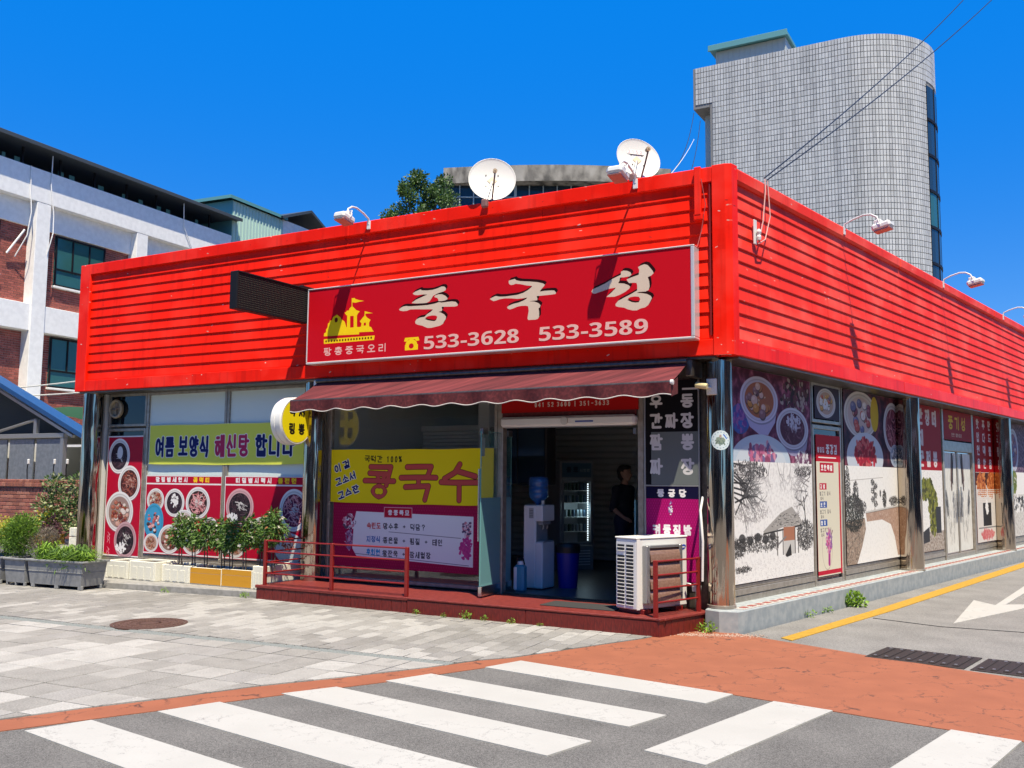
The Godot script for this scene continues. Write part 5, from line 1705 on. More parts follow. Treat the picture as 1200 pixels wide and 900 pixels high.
	for i in 160:
		var px := Vector2(c.rng.randf_range(230, 460), c.rng.randf_range(428, 466))
		if px.y > 478 - (px.x - 196) * 0.42 + 4:
			c.cap(px, px + Vector2(c.rng.randf_range(4, 14), c.rng.randf_range(-3, 4)), 0.7, [ink, lin(0.5, 0.47, 0.44), grey][c.rng.randi() % 3])
	c.cap(Vector2(198, 486), Vector2(470, 468), 2.4, ink)
	c.rect(300, 482, 36, 74, paper)
	c.rect(336, 470, 84, 42, lin(0.36, 0.15, 0.09))
	c.rect(336, 512, 84, 42, lin(0.5, 0.48, 0.46))
	for x in [288, 328, 416, 440]:
		c.rect(x, 474, 6, 80, lin(0.09, 0.08, 0.075))
	c.poly(PackedVector2Array([Vector2(346, 556), Vector2(386, 522), Vector2(392, 558), Vector2(356, 562)]), ink)
	c.cap(Vector2(300, 520), Vector2(352, 500), 3.0, grey)
	# yard
	for i in 900:
		var px := Vector2(c.rng.randf_range(0, 560), 560 + 58 * c.rng.randf())
		c.cap(px, px + Vector2(c.rng.randf_range(0.5, 2.5), 0), 0.6, [lin(0.4, 0.38, 0.37), lin(0.5, 0.48, 0.46), lin(0.72, 0.7, 0.68)][c.rng.randi() % 3])
	c.thicket(64, 582, 52, 9, ink, lin(0.3, 0.28, 0.27), 160, 7)
	side_poster("house_print", c, 0.64, 3.04, 0.46, 3.09, wx, "window print of bowls over a sketch of a thatched house")
	# --- small pane with one bowl
	c = Canvas.new(220, 120, lin(0.04, 0.03, 0.05))
	c.dish(100, 60, 84, 54, lin(0.55, 0.55, 0.58), lin(0.4, 0.3, 0.25), [lin(0.5, 0.3, 0.1), lin(0.45, 0.1, 0.06), lin(0.6, 0.6, 0.62), lin(0.2, 0.15, 0.25)], 0.8)
	c.crumbs(96, 64, 20, 16, [lin(0.6, 0.62, 0.66)], 40, 2, 4)
	side_poster("bowl_print", c, 3.19, 4.11, 2.59, 3.06, wx, "small window print of one bowl above the cream notice")
	# --- cream notice with red border
	c = Canvas.new(220, 480, lin(0.62, 0.58, 0.46))
	c.rect(0, 0, 220, 92, lin(0.42, 0.008, 0.02))
	c.rect(200, 0, 14, 480, lin(0.45, 0.01, 0.03))
	c.rect(0, 462, 214, 14, lin(0.45, 0.01, 0.03))
	c.text("향정집", 12, 42, 18, 20, 22, 1.6, white)
	c.text("중강김", 88, 30, 32, 36, 36, 2.8, white)
	c.rect(20, 76, 160, 4, white)
	c.rect(30, 96, 124, 34, lin(0.42, 0.012, 0.03))
	c.text("호한특별", 40, 102, 22, 22, 27, 2.0, white)
	for i in 3:
		c.rect(24, 166 + i * 62, 62, 22, [lin(0.45, 0.03, 0.05), lin(0.04, 0.09, 0.3), lin(0.04, 0.09, 0.3)][i])
		c.text(["김별", "보문", "출장"][i], 30, 169 + i * 62, 16, 16, 26, 1.4, white)
		c.text("불고기 정식", 24, 194 + i * 62, 14, 15, 18, 1.1, lin(0.2, 0.18, 0.16))
		c.text("정식", 30, 212 + i * 62, 12, 12, 15, 1.0, lin(0.2, 0.18, 0.16))
	c.cap(Vector2(96, 440), Vector2(100, 372), 9, lin(0.35, 0.03, 0.2))
	c.cap(Vector2(76, 388), Vector2(130, 330), 3, lin(0.2, 0.1, 0.12))
	c.crumbs(98, 364, 26, 40, [lin(0.5, 0.06, 0.22), lin(0.55, 0.25, 0.35), lin(0.2, 0.08, 0.3)], 90, 2, 5)
	c.ring(80, 390, 44, 70, 1.2, lin(0.3, 0.25, 0.2))
	side_poster("notice_print", c, 3.2, 4.1, 0.37, 2.36, wx, "tall cream notice with a red heading and red border")
	# --- second wide window: plates above, a lane with trees below
	c = Canvas.new(560, 620, white)
	split = 272
	for y in split:
		for x in 560:
			c.im.set_pixel(x, y, lin(0.025, 0.015, 0.03).lerp(lin(0.2, 0.05, 0.07), clampf(n.get_noise_2d(x * 0.3 + 90, y * 0.3) + 0.35, 0, 1)))
	c.dish(160, 84, 156, 86, lin(0.55, 0.52, 0.5), lin(0.45, 0.36, 0.34), [lin(0.4, 0.08, 0.07), lin(0.2, 0.05, 0.08), lin(0.6, 0.55, 0.55), lin(0.12, 0.12, 0.25)], 0.5)
	c.ell(294, 74, 40, 66, lin(0.5, 0.34, 0.02))
	c.dish(480, 118, 96, 100, lin(0.5, 0.5, 0.55), lin(0.14, 0.04, 0.06), [lin(0.25, 0.06, 0.1), lin(0.4, 0.2, 0.22), lin(0.08, 0.02, 0.04)], 0.7)
	c.ell(196, 240, 176, 92, lin(0.46, 0.5, 0.56))
	c.crumbs(196, 224, 104, 48, [lin(0.42, 0.02, 0.04), lin(0.3, 0.015, 0.03), lin(0.5, 0.1, 0.1), lin(0.2, 0.02, 0.03)], 240, 5, 10)
	c.dish(500, 226, 52, 44, lin(0.36, 0.42, 0.52), lin(0.2, 0.26, 0.36), [lin(0.1, 0.12, 0.2), lin(0.5, 0.52, 0.56)])
	# a pale lane between grassy banks, dark trees on the left, a wall along the right
	for y in range(split, 620):
		for x in 560:
			var v := n.get_noise_2d(x * 1.3, y * 1.3) + 0.6 * n.get_noise_2d(x * 5.0, y * 5.0)
			c.im.set_pixel(x, y, lin(0.74, 0.73, 0.7).lerp(lin(0.46, 0.43, 0.4), clampf(v * 0.4, 0.0, 0.6)))
	var mud := lin(0.38, 0.25, 0.185)
	c.poly(PackedVector2Array([Vector2(180, 440), Vector2(540, 424), Vector2(560, 430), Vector2(560, 612), Vector2(500, 612), Vector2(470, 540), Vector2(430, 490), Vector2(340, 470), Vector2(190, 474)]), mud)
	c.poly(PackedVector2Array([Vector2(0, 470), Vector2(170, 460), Vector2(178, 500), Vector2(140, 560), Vector2(90, 620), Vector2(0, 620)]), lin(0.3, 0.22, 0.17))
	for i in 1500:
		var px := Vector2(c.rng.randf_range(190, 560), c.rng.randf_range(436, 612))
		if c.im.get_pixel(clampi(int(px.x), 0, 559), clampi(int(px.y), 0, 619)).r > 0.72 or px.x < 190:
			continue
		c.cap(px, px + Vector2(c.rng.randf_range(-2, 2), c.rng.randf_range(-7, -2)), 0.8, [lin(0.5, 0.37, 0.29), lin(0.2, 0.12, 0.09), lin(0.44, 0.3, 0.22), lin(0.6, 0.5, 0.42)][c.rng.randi() % 4])
	for i in 1100:
		var px := Vector2(c.rng.randf_range(0, 175), c.rng.randf_range(470, 618))
		if px.x > 178 - maxf(0.0, px.y - 500) * 0.75:
			continue
		c.cap(px, px + Vector2(c.rng.randf_range(-3, 3), c.rng.randf_range(-8, -2)), 0.9, [lin(0.4, 0.3, 0.23), lin(0.1, 0.08, 0.06), lin(0.5, 0.42, 0.34), ink][c.rng.randi() % 4])
	c.thicket(70, 440, 90, 66, lin(0.015, 0.016, 0.014), lin(0.12, 0.12, 0.1), 1700, 10)
	c.thicket(18, 350, 24, 74, ink, lin(0.18, 0.17, 0.15), 420, 9)
	c.thicket(92, 380, 26, 54, ink, lin(0.2, 0.19, 0.17), 380, 8)
	c.thicket(140, 420, 50, 24, ink, lin(0.24, 0.22, 0.2), 320, 7)
	c.cap(Vector2(272, 440), Vector2(270, 330), 1.8, ink)
	for i in 6:
		c.thicket(270 + (12 if i % 2 else -14), 330 + i * 16, 18, 11, ink, lin(0.3, 0.28, 0.26), 70, 6)
	c.thicket(372, 394, 20, 34, ink, lin(0.14, 0.14, 0.12), 320, 6)
	c.thicket(330, 372, 8, 12, ink, grey, 50, 5)
	c.thicket(470, 402, 50, 18, ink, lin(0.16, 0.15, 0.14), 360, 6)
	c.cap(Vector2(50, 324), Vector2(360, 312), 0.9, lin(0.3, 0.27, 0.25))
	c.cap(Vector2(180, 440), Vector2(550, 420), 3.0, lin(0.5, 0.48, 0.45))
	c.cap(Vector2(180, 444), Vector2(550, 424), 1.0, lin(0.16, 0.13, 0.11))
	side_poster("lane_print", c, 4.27, 6.79, 0.46, 3.09, wx, "window print of plates over a lane between dark trees")
	# --- red lettered windows with pictures below
	for k in 2:
		c = Canvas.new(340, 600, white)
		c.rect(0, 0, 340, 268, lin(0.3, 0.004, 0.008))
		var words: Array = [["간쟁떼", "재", "문쩔뽕"], ["핫푸만", "업다드", "원맥를", "을한음"]][k]
		for i in words.size():
			c.text(words[i], 36, [14, 100, 186][i] if k == 0 else 12 + i * 63, 62 if k == 0 else 44, 70 if k == 0 else 50, 92, 6.0 if k == 0 else 4.0, lin(0.6, 0.52, 0.5))
		if k == 0:
			for y in range(268, 600):
				for x in 340:
					var v := n.get_noise_2d(x * 1.5, y * 1.5) + 0.4 * n.get_noise_2d(x * 5.0, y * 5.0)
					if y > 520:
						c.im.set_pixel(x, y, lin(0.45, 0.4, 0.35).lerp(lin(0.14, 0.1, 0.08), clampf(v + 0.3, 0, 1)))
					else:
						c.im.set_pixel(x, y, white.lerp(lin(0.45, 0.45, 0.45), clampf(v, 0, 1)))
			c.crumbs(110, 350, 100, 44, [lin(0.14, 0.15, 0.02), lin(0.22, 0.22, 0.04), lin(0.06, 0.06, 0.02)], 220, 4, 10)
			c.crumbs(200, 440, 60, 100, [lin(0.14, 0.15, 0.02), lin(0.22, 0.22, 0.04), lin(0.06, 0.06, 0.02)], 240, 4, 10)
			c.rect(234, 420, 70, 110, lin(0.04, 0.04, 0.045))
			c.poly(PackedVector2Array([Vector2(10, 530), Vector2(140, 500), Vector2(140, 560), Vector2(10, 570)]), lin(0.04, 0.04, 0.045))
		else:
			c.rect(0, 268, 340, 332, lin(0.6, 0.56, 0.52))
			c.rect(0, 270, 340, 60, lin(0.06, 0.02, 0.015))
			c.crumbs(90, 330, 70, 60, [lin(0.45, 0.12, 0.03), lin(0.3, 0.07, 0.02), lin(0.55, 0.2, 0.06)], 160, 4, 10)
			c.crumbs(240, 330, 70, 60, [lin(0.45, 0.12, 0.03), lin(0.3, 0.07, 0.02), lin(0.55, 0.2, 0.06)], 160, 4, 10)
			for i in 7:
				for j in 9:
					c.rect(30 + j * 32, 350 + i * 9, 26, 5, lin(0.66, 0.6, 0.55))
			c.rect(96, 415, 130, 110, ink)
			c.crumbs(160, 440, 14, 30, [white], 30, 4, 9)
			c.rect(20, 530, 300, 6, lin(0.2, 0.2, 0.2))
			c.crumbs(160, 566, 100, 22, [lin(0.5, 0.12, 0.12), lin(0.55, 0.2, 0.2)], 160, 3, 7)
			c.rect(300, 300, 40, 170, lin(0.12, 0.06, 0.03))
		side_poster(["red_words_print", "red_list_print"][k], c, [7.65, 11.45][k], [9.13, 13.17][k], 0.46, 3.09, wx, ["window print with red lettered top over olive shrubs, left of the side door", "window print with red lettered top over an orange roofed shrine, right of the side door"][k])
	# --- dark streaks drawn on the two leaves of the side door, one the mirror image of the other
	c = Canvas.new(190, 390, lin(0.66, 0.65, 0.62))
	for y in 390:
		for x in 190:
			var v := n.get_noise_2d(x * 1.5, y * 0.35)
			c.im.set_pixel(x, y, lin(0.66, 0.65, 0.6).lerp(lin(0.5, 0.48, 0.42), clampf(v + 0.2, 0, 1)))
	for i in 26:
		var x0 := 130.0 + c.rng.randfn() * 8.0
		c.cap(Vector2(x0, c.rng.randf_range(0, 30)), Vector2(x0 - 12 + c.rng.randfn() * 6.0, c.rng.randf_range(90, 150)), c.rng.randf_range(1, 5), [ink, lin(0.1, 0.06, 0.05)][c.rng.randi() % 2])
	for i in 30:
		var p := Vector2(c.rng.randf_range(20, 50), c.rng.randf_range(140, 200))
		c.cap(p, p + Vector2(c.rng.randf_range(5, 22), c.rng.randf_range(20, 70)), c.rng.randf_range(0.8, 3), lin(0.09, 0.09, 0.095))
	for i in 40:
		var p := Vector2(c.rng.randf_range(130, 186), c.rng.randf_range(150, 240))
		c.cap(p, p + Vector2(c.rng.randfn() * 6.0, c.rng.randf_range(20, 60)), c.rng.randf_range(0.8, 2.6), lin(0.16, 0.16, 0.17))
	for i in 24:
		var p := Vector2(c.rng.randf_range(60, 150), c.rng.randf_range(200, 330))
		c.cap(p, p + Vector2(c.rng.randfn() * 4.0, c.rng.randf_range(15, 40)), c.rng.randf_range(0.6, 1.8), lin(0.22, 0.21, 0.2))
	side_poster("streak_print_left", c, 9.33, 10.2, 0.36, 2.27, side_xf * at(0, 0, -0.396), "pale panel with dark streaks on the side door leaf nearer the corner")
	c.im.flip_x()
	side_poster("streak_print_right", c, 10.33, 11.21, 0.36, 2.27, side_xf * at(0, 0, -0.396), "pale panel with dark streaks on the side door leaf farther from the corner")
	# --- transom sign over the side door
	c = Canvas.new(420, 130, lin(0.28, 0.004, 0.006))
	c.text("풍기성", 66, 20, 70, 64, 96, 5.0, lin(0.6, 0.4, 0.02))
	c.text("전문 중화요리", 110, 98, 20, 18, 24, 1.8, lin(0.5, 0.35, 0.25))
	side_poster("transom_print", c, 9.31, 11.23, 2.52, 3.09, side_xf * at(0, 0, -0.35), "red transom sign with yellow lettering over the side door")
	# --- the window beyond the third pillar
	c = Canvas.new(400, 460, white)
	for y in 460:
		for x in 400:
			var v := n.get_noise_2d(x * 1.2, y * 1.2)
			if y < 200:
				c.im.set_pixel(x, y, lin(0.05, 0.03, 0.06).lerp(lin(0.3, 0.2, 0.26), clampf(v + 0.4, 0, 1)))
			elif y > 290:
				c.im.set_pixel(x, y, lin(0.6, 0.58, 0.54).lerp(lin(0.3, 0.27, 0.24), clampf(v + 0.2, 0, 1)))
	c.dish(90, 110, 86, 88, lin(0.5, 0.5, 0.58), lin(0.2, 0.1, 0.16), [lin(0.3, 0.1, 0.1), lin(0.5, 0.4, 0.4), lin(0.1, 0.08, 0.2)], 0.6)
	c.crumbs(60, 240, 60, 44, [lin(0.1, 0.13, 0.02), lin(0.2, 0.22, 0.05)], 160, 4, 9)
	c.crumbs(150, 330, 130, 30, [ink, white], 120, 4, 9)
	side_poster("far_print", c, 14.3, 16.55, 0.46, 3.09, wx, "window print of a bowl and shrubs beyond the farthest pillar in view")
	# emblem sticker on the corner column: a disc bent round the steel
	var e := Canvas.new(160, 160, lin(0.5, 0.6, 0.62))
	e.ell(80, 80, 78, 78, lin(0.56, 0.66, 0.68))
	e.crumbs(76, 84, 34, 24, [lin(0.14, 0.2, 0.17), lin(0.22, 0.28, 0.22)], 110, 3, 7)
	e.cap(Vector2(40, 110), Vector2(60, 84), 4, lin(0.12, 0.16, 0.14))
	e.cap(Vector2(96, 84), Vector2(112, 116), 5, lin(0.14, 0.2, 0.17))
	e.cap(Vector2(70, 90), Vector2(74, 122), 5, lin(0.14, 0.2, 0.17))
	e.ell(78, 48, 10, 12, lin(0.4, 0.3, 0.26))
	e.cap(Vector2(104, 36), Vector2(128, 66), 5, lin(0.06, 0.16, 0.5))
	for i in 16:
		var a := TAU * i / 16.0
		e.cap(Vector2(80 + cos(a) * 64, 80 + sin(a) * 64), Vector2(80 + cos(a + 0.1) * 64, 80 + sin(a + 0.1) * 64), 3.0, lin(0.2, 0.3, 0.4))
	var s := new_st()
	var R := 0.158
	for i in 16:
		for j in 16:
			for q in [[0, 0], [0, 1], [1, 1], [0, 0], [1, 1], [1, 0]]:
				var r: float = 0.115 * (i + q[0]) / 16.0
				var t: float = TAU * (j + q[1]) / 16.0
				var v: Vector2 = Vector2(cos(t), sin(t)) * r
				var ph: float = v.x / R
				s.set_normal(Vector3(sin(ph), 0, cos(ph)))
				s.set_uv(Vector2(0.5 + v.x / 0.23, 0.5 - v.y / 0.23))
				s.add_vertex(Vector3(sin(ph) * R, v.y, cos(ph) * R))
	var st := part(self, "round_sticker", s.commit(), printed("sticker_print", e, 0.4), turned(-0.25, 2.16, -0.3, 22))
	tag(st, "round pale blue emblem sticker on the steel corner column", "sticker")


func side_poster(called: String, c: Canvas, a0: float, a1: float, y0: float, y1: float, xf: Transform3D, label: String) -> void:
	var p := part(self, "window_print", panel(a0, a1, y0, y1), printed(called, c, 0.55), xf)
	tag(p, label, "window print", "printed films on the side windows")


# ---------------------------------------------------------------- deck, awning and the things at the door
func build_entrance_things() -> void:
	# --- timber deck
	var dk := thing("timber_deck", "low dark red painted timber deck in front of the entrance", "deck")
	for i in 9:
		var z0 := -0.36 + i * 0.108
		box_part(dk, "board", Vector3(-6.55, 0.175, z0), Vector3(-3.9, 0.2, z0 + 0.104), M("deck_paint"), 0.004)
		box_part(dk, "board", Vector3(-3.896, 0.176, z0), Vector3(-0.62 - 0.0 * i + (0.2 - i * 0.022), 0.201, z0 + 0.104), M("deck_paint"), 0.004)
	box_part(dk, "edge_board", Vector3(-6.58, 0.16, 0.612), Vector3(-3.99, 0.204, 0.65), M("deck_paint"), 0.008)
	var x := -6.56
	while x < -4.05:
		var w := rng.randf_range(0.12, 0.16)
		box_part(dk, "fascia_plank", Vector3(x, 0.0, 0.615), Vector3(minf(x + w, -4.0) - 0.004, 0.158, 0.638 + rng.randf() * 0.004), M("deck_front_paint"), 0.004)
		x += w
	box_part(dk, "front_board", Vector3(-3.99, 0.0, 0.612), Vector3(-2.3, 0.174, 0.652), M("deck_front_paint"), 0.006)
	box_part(dk, "front_board", Vector3(-2.296, 0.0, 0.612), Vector3(-0.66, 0.174, 0.653), M("deck_front_paint"), 0.006)
	box_part(dk, "edge_board", Vector3(-3.985, 0.176, 0.6), Vector3(-0.64, 0.204, 0.66), M("deck_paint"), 0.008)
	# right end, running back to the kerb
	var ea := Vector3(-0.66, 0, 0.655)
	var eb := Vector3(-0.4, 0, -0.2)
	var ed := (eb - ea).normalized()
	var exf := Transform3D(Basis(ed, Vector3.UP, ed.cross(Vector3.UP)), ea)
	var n := 8
	for i in n:
		var l := ea.distance_to(eb) / n
		box_part(dk, "fascia_plank", Vector3(i * l + 0.002, 0.0, -0.01), Vector3((i + 1) * l - 0.002, 0.172, 0.014), M("deck_front_paint"), 0.004, exf)
	box_part(dk, "edge_board", Vector3(-0.01, 0.174, -0.06), Vector3(ea.distance_to(eb), 0.205, 0.03), M("deck_paint"), 0.006, exf)
	part(dk, "joist_box", prism([[-6.5, 0.6], [-0.68, 0.6], [-0.46, -0.36], [-6.5, -0.36]], 0.01, 0.172), M("deck_front_paint"))
	# --- railings
	railing([Vector3(-6.47, 0.2, -0.22), Vector3(-6.47, 0.2, 0.57), Vector3(-5.28, 0.2, 0.57), Vector3(-4.06, 0.2, 0.57)], "thin red steel railing round the left end of the deck")
	railing([Vector3(-0.71, 0.2, 0.6), Vector3(-0.47, 0.2, -0.14)], "thin red steel railing at the deck end beside the outdoor unit")
	# --- door mat
	var dm := part(self, "door_mat", bevel(Vector3(0.95, 0.012, 0.42), 0.005), M("mat_rubber"), turned(-1.78, 0.207, 0.17, 0))
	tag(dm, "dark flat mat on the deck before the doorway", "mat")
	build_awning()
	build_outdoor_unit()
	build_water_dispenser()
	build_fridge()
	# --- blue flask beside the dispenser
	var fl := thing("water_flask", "light blue upright water container beside the dispenser", "container", "", at(-3.1, 0.2, -0.68))
	part(fl, "body", bevel(Vector3(0.15, 0.36, 0.13), 0.03), mat("flask_blue", lin(0.06, 0.28, 0.42), 0.35), at(0, 0.18, 0))
	part(fl, "side_panel", bevel(Vector3(0.05, 0.3, 0.02), 0.008), M("appliance_white"), at(-0.045, 0.18, 0.062))
	part(fl, "neck", lathe([[0.045, 0.36], [0.04, 0.4], [0.03, 0.405], [0.0, 0.41]], 20), M("appliance_white"))
	part(fl, "handle", tube([Vector3(-0.06, 0.36, 0), Vector3(-0.04, 0.45, 0), Vector3(0.04, 0.44, 0), Vector3(0.06, 0.36, 0)], 0.01, 8), M("black_plastic"))
	# --- bin
	var bn := thing("waste_bin", "dark blue waste bin lined with a black bag", "bin", "", at(-2.8, 0.2, -1.5))
	part(bn, "body", lathe([[0.0, 0.0], [0.13, 0.0], [0.165, 0.56], [0.155, 0.56], [0.12, 0.02], [0.0, 0.02]], 28), mat("bin_blue", lin(0.008, 0.012, 0.3), 0.4))
	part(bn, "bag", lathe([[0.172, 0.48], [0.178, 0.56], [0.165, 0.6], [0.15, 0.59], [0.12, 0.4], [0.0, 0.38]], 22), M("black_plastic"))
	# --- camera on the corner column
	var sc := thing("security_camera", "cream security camera on a square plate on the corner column", "camera", "", turned(-0.25, 2.78, -0.3, -12))
	part(sc, "plate", bevel(Vector3(0.13, 0.19, 0.03), 0.008), M("foam_white"), at(0.0, 0, 0.168))
	part(sc, "barrel", lathe([[0.0, 0.0], [0.032, 0.0], [0.036, 0.03], [0.036, 0.15], [0.028, 0.155], [0.0, 0.15]], 20, Transform3D(Basis(Vector3(0, 0, 1), deg_to_rad(80)), Vector3(-0.02, 0.0, 0.225)) ), mat("camera_cream", lin(0.6, 0.52, 0.28), 0.5))
	part(sc, "arm", tube([Vector3(0, -0.01, 0.18), Vector3(-0.02, -0.01, 0.225)], 0.014, 8), M("foam_white"))
	build_person()


func railing(pts: Array, label: String) -> void:
	var r := thing("railing", label, "railing", "red railings of the deck", Transform3D(Basis.IDENTITY, pts[0]))
	for p in pts:
		var q: Vector3 = p - pts[0]
		part(r, "post", bevel(Vector3(0.045, 0.62, 0.045), 0.004), M("rail_paint"), at(q.x, 0.31, q.z))
	for i in pts.size() - 1:
		for h in [0.16, 0.31, 0.455, 0.605]:
			part(r, "rail", tube([pts[i] - pts[0] + Vector3.UP * h, pts[i + 1] - pts[0] + Vector3.UP * h], 0.011, 8), M("rail_paint"))


func build_awning() -> void:
	var a := thing("awning", "wine red cloth awning with a wavy white-edged valance over the entrance", "awning")
	var xl := -6.1
	var xr := -0.52
	var yw := 3.07
	var nx := 90
	var s := new_st()
	var yf := func(u: float) -> float: return lerpf(2.755, 2.79, u)
	# cloth, slightly slack between the wall and the front bar
	for i in nx:
		for j in 6:
			for q in [[0, 0], [1, 1], [0, 1], [0, 0], [1, 0], [1, 1]]:
				var u := float(i + q[0]) / nx
				var t := float(j + q[1]) / 6.0
				var y: float = lerpf(yf.call(u), yw, t) - 0.018 * sin(t * PI) + 0.004 * sin(u * 40.0) * sin(t * PI)
				s.set_smooth_group(1)
				s.set_uv(Vector2(u, 1.0 - t))
				s.add_vertex(Vector3(lerpf(xl, xr, u), y, lerpf(0.56, 0.0, t)))
	s.generate_normals()
	part(a, "cloth", s.commit(), M("awning_cloth"))
	part(a, "front_bar", tube([Vector3(xl, 2.745, 0.565), Vector3(xr, 2.78, 0.565)], 0.022, 10), M("dark_frame"))
	part(a, "bar_cap", lathe([[0.03, -0.01], [0.03, 0.02], [0.0, 0.025]], 12, Transform3D(Basis(Vector3(0, 0, 1), -PI / 2), Vector3(xr, 2.78, 0.565))), M("white_plastic"))
	part(a, "roller", tube([Vector3(xl, 3.075, 0.035), Vector3(xr, 3.075, 0.035)], 0.035, 12), M("dark_frame"))
	# valance with scallops
	s = new_st()
	var piping := []
	for i in 241:
		var u := i / 240.0
		var xx := lerpf(xl, xr, u)
		var drop := 0.142 + 0.016 * sin(u * TAU * 12.0)
		piping.append(Vector3(xx, yf.call(u) - 0.01 - drop, 0.575 + 0.012 * sin(u * 44.0)))
	for i in 240:
		for j in 4:
			for q in [[0, 0], [1, 1], [0, 1], [0, 0], [1, 0], [1, 1]]:
				var u: float = (i + q[0]) / 240.0
				var t: float = (j + q[1]) / 4.0
				var bot: Vector3 = piping[i + q[0]]
				var top := Vector3(bot.x, yf.call(u) - 0.01, 0.587)
				var p := bot.lerp(top, t)
				p.z += 0.01 * sin(u * 90.0) * (1.0 - t)
				s.set_smooth_group(1)
				s.set_uv(Vector2(u * 8.0, t))
				s.add_vertex(p)
	s.generate_normals()
	part(a, "valance", s.commit(), M("awning_valance"))
	for i in piping.size():
		piping[i] += Vector3(0, 0, 0.01 * sin(i / 240.0 * 90.0))
	part(a, "white_edge", tube(piping, 0.007, 6), M("white_piping"))
	# end valances and folding arms
	for e in [xl, xr]:
		var t := new_st()
		var y0: float = yf.call(0.0 if e == xl else 1.0) - 0.02
		quad(t, Vector3(e, y0 - 0.15, 0.575), Vector3(e, y0 - 0.1, 0.36), Vector3(e, y0 + 0.09, 0.36), Vector3(e, y0, 0.575))
		part(a, "end_valance", t.commit(), M("awning_valance"))
	for e in [-5.6, -3.3, -1.0]:
		part(a, "arm", tube([Vector3(e, 2.98, 0.02), Vector3(e + 0.35, 2.86, 0.3), Vector3(e, 2.74, 0.55)], 0.016, 8), M("grey_metal"))
	box_part(a, "wall_bracket", Vector3(xr - 0.02, 2.9, -0.34), Vector3(xr + 0.06, 3.09, 0.04), M("dark_frame"), 0.006)
	box_part(a, "wall_bracket", Vector3(xl - 0.06, 3.0, -0.34), Vector3(xl + 0.0, 3.09, 0.04), M("white_plastic"), 0.006)


func build_outdoor_unit() -> void:
	# corner towards the street at (-0.96, 0.56); grille end faces the door side, fan faces the alley
	var dir := Vector3(0.37, 0, -0.93).normalized()
	var xf := Transform3D(Basis(dir, Vector3.UP, dir.cross(Vector3.UP)), Vector3(-0.97, 0.2, 0.5))
	var u := thing("outdoor_unit", "white air conditioner outdoor unit with slatted air guide on the deck", "air conditioner", "", xf)
	# local x runs along the fan face, z out of it
	box_part(u, "casing", Vector3(0.0, 0.05, -0.33), Vector3(0.85, 0.83, 0.0), M("white_plastic"), 0.012)
	box_part(u, "lid", Vector3(-0.008, 0.831, -0.338), Vector3(0.858, 0.852, 0.008), M("white_plastic"), 0.008)
	for fz in [0.08, 0.62]:
		box_part(u, "foot", Vector3(fz, 0.0, -0.36), Vector3(fz + 0.12, 0.05, 0.03), M("rail_paint"), 0.004)
	# grille on the end: dark opening with bars
	for k in 2:
		for i in 17:
			if k == 0 and i == 14:
				continue
			box_part(u, "vent", Vector3(-0.003, 0.1 + i * 0.04, -0.3 + k * 0.14), Vector3(0.002, 0.126 + i * 0.04, -0.19 + k * 0.14), M("black_plastic"), 0.0005)
			box_part(u, "vent_lip", Vector3(-0.011, 0.093 + i * 0.04, -0.302 + k * 0.14), Vector3(0.0, 0.099 + i * 0.04, -0.188 + k * 0.14), M("white_plastic"), 0.002)
	# air guide: frame with curved louvres on the fan face
	for x in [0.09, 0.64]:
		box_part(u, "guide_side", Vector3(x, 0.12, 0.0), Vector3(x + 0.05, 0.76, 0.075), M("grey_metal"), 0.006)
	box_part(u, "guide_top", Vector3(0.14, 0.73, 0.0), Vector3(0.64, 0.76, 0.07), M("grey_metal"), 0.004)
	for i in 4:
		var s := new_st()
		for k in 6:
			var t0 := k / 6.0
			var t1 := (k + 1) / 6.0
			var f := func(t: float) -> Vector2: return Vector2(0.012 + 0.075 * sin(t * PI * 0.5), 0.15 - 0.15 * t * t)
			var a: Vector2 = f.call(t0)
			var b: Vector2 = f.call(t1)
			var y := 0.13 + i * 0.15
			quad(s, Vector3(0.14, y + b.y, b.x), Vector3(0.64, y + b.y, b.x), Vector3(0.64, y + a.y, a.x), Vector3(0.14, y + a.y, a.x))
			quad(s, Vector3(0.64, y + b.y, b.x - 0.006), Vector3(0.14, y + b.y, b.x - 0.006), Vector3(0.14, y + a.y, a.x - 0.006), Vector3(0.64, y + a.y, a.x - 0.006))
		part(u, "louvre", s.commit(), M("copper_louvre"))
	part(u, "fan_ring", lathe([[0.26, 0.0], [0.27, 0.006], [0.25, 0.008], [0.245, 0.001], [0.0, 0.001]], 32, Transform3D(Basis(Vector3.RIGHT, PI / 2), Vector3(0.38, 0.42, 0.0005))), M("appliance_grey"))
	# badge: a tilted blue oval
	part(u, "badge", lathe([[0.055, 0.0], [0.053, 0.003], [0.0, 0.0035]], 24, Transform3D(Basis(Vector3(0, 0, 1), 0.25) * Basis(Vector3.RIGHT, PI / 2) * Basis.from_scale(Vector3(1.0, 1.0, 0.5)), Vector3(0.775, 0.72, 0.001))), mat("badge_blue", lin(0.01, 0.05, 0.35), 0.4))
	box_part(u, "badge_script", Vector3(0.745, 0.713, 0.0046), Vector3(0.805, 0.727, 0.0056), M("white_plastic"), 0.0004)
	box_part(u, "corner_trim", Vector3(0.0, 0.05, -0.001), Vector3(0.05, 0.83, 0.006), M("white_plastic"), 0.003)
	part(u, "refrigerant_pipe", tube([Vector3(0.84, 0.3, -0.2), Vector3(0.95, 0.28, -0.2), Vector3(0.98, 0.12, -0.25), Vector3(0.9, 0.04, -0.5)], 0.022, 8), M("foam_white"))


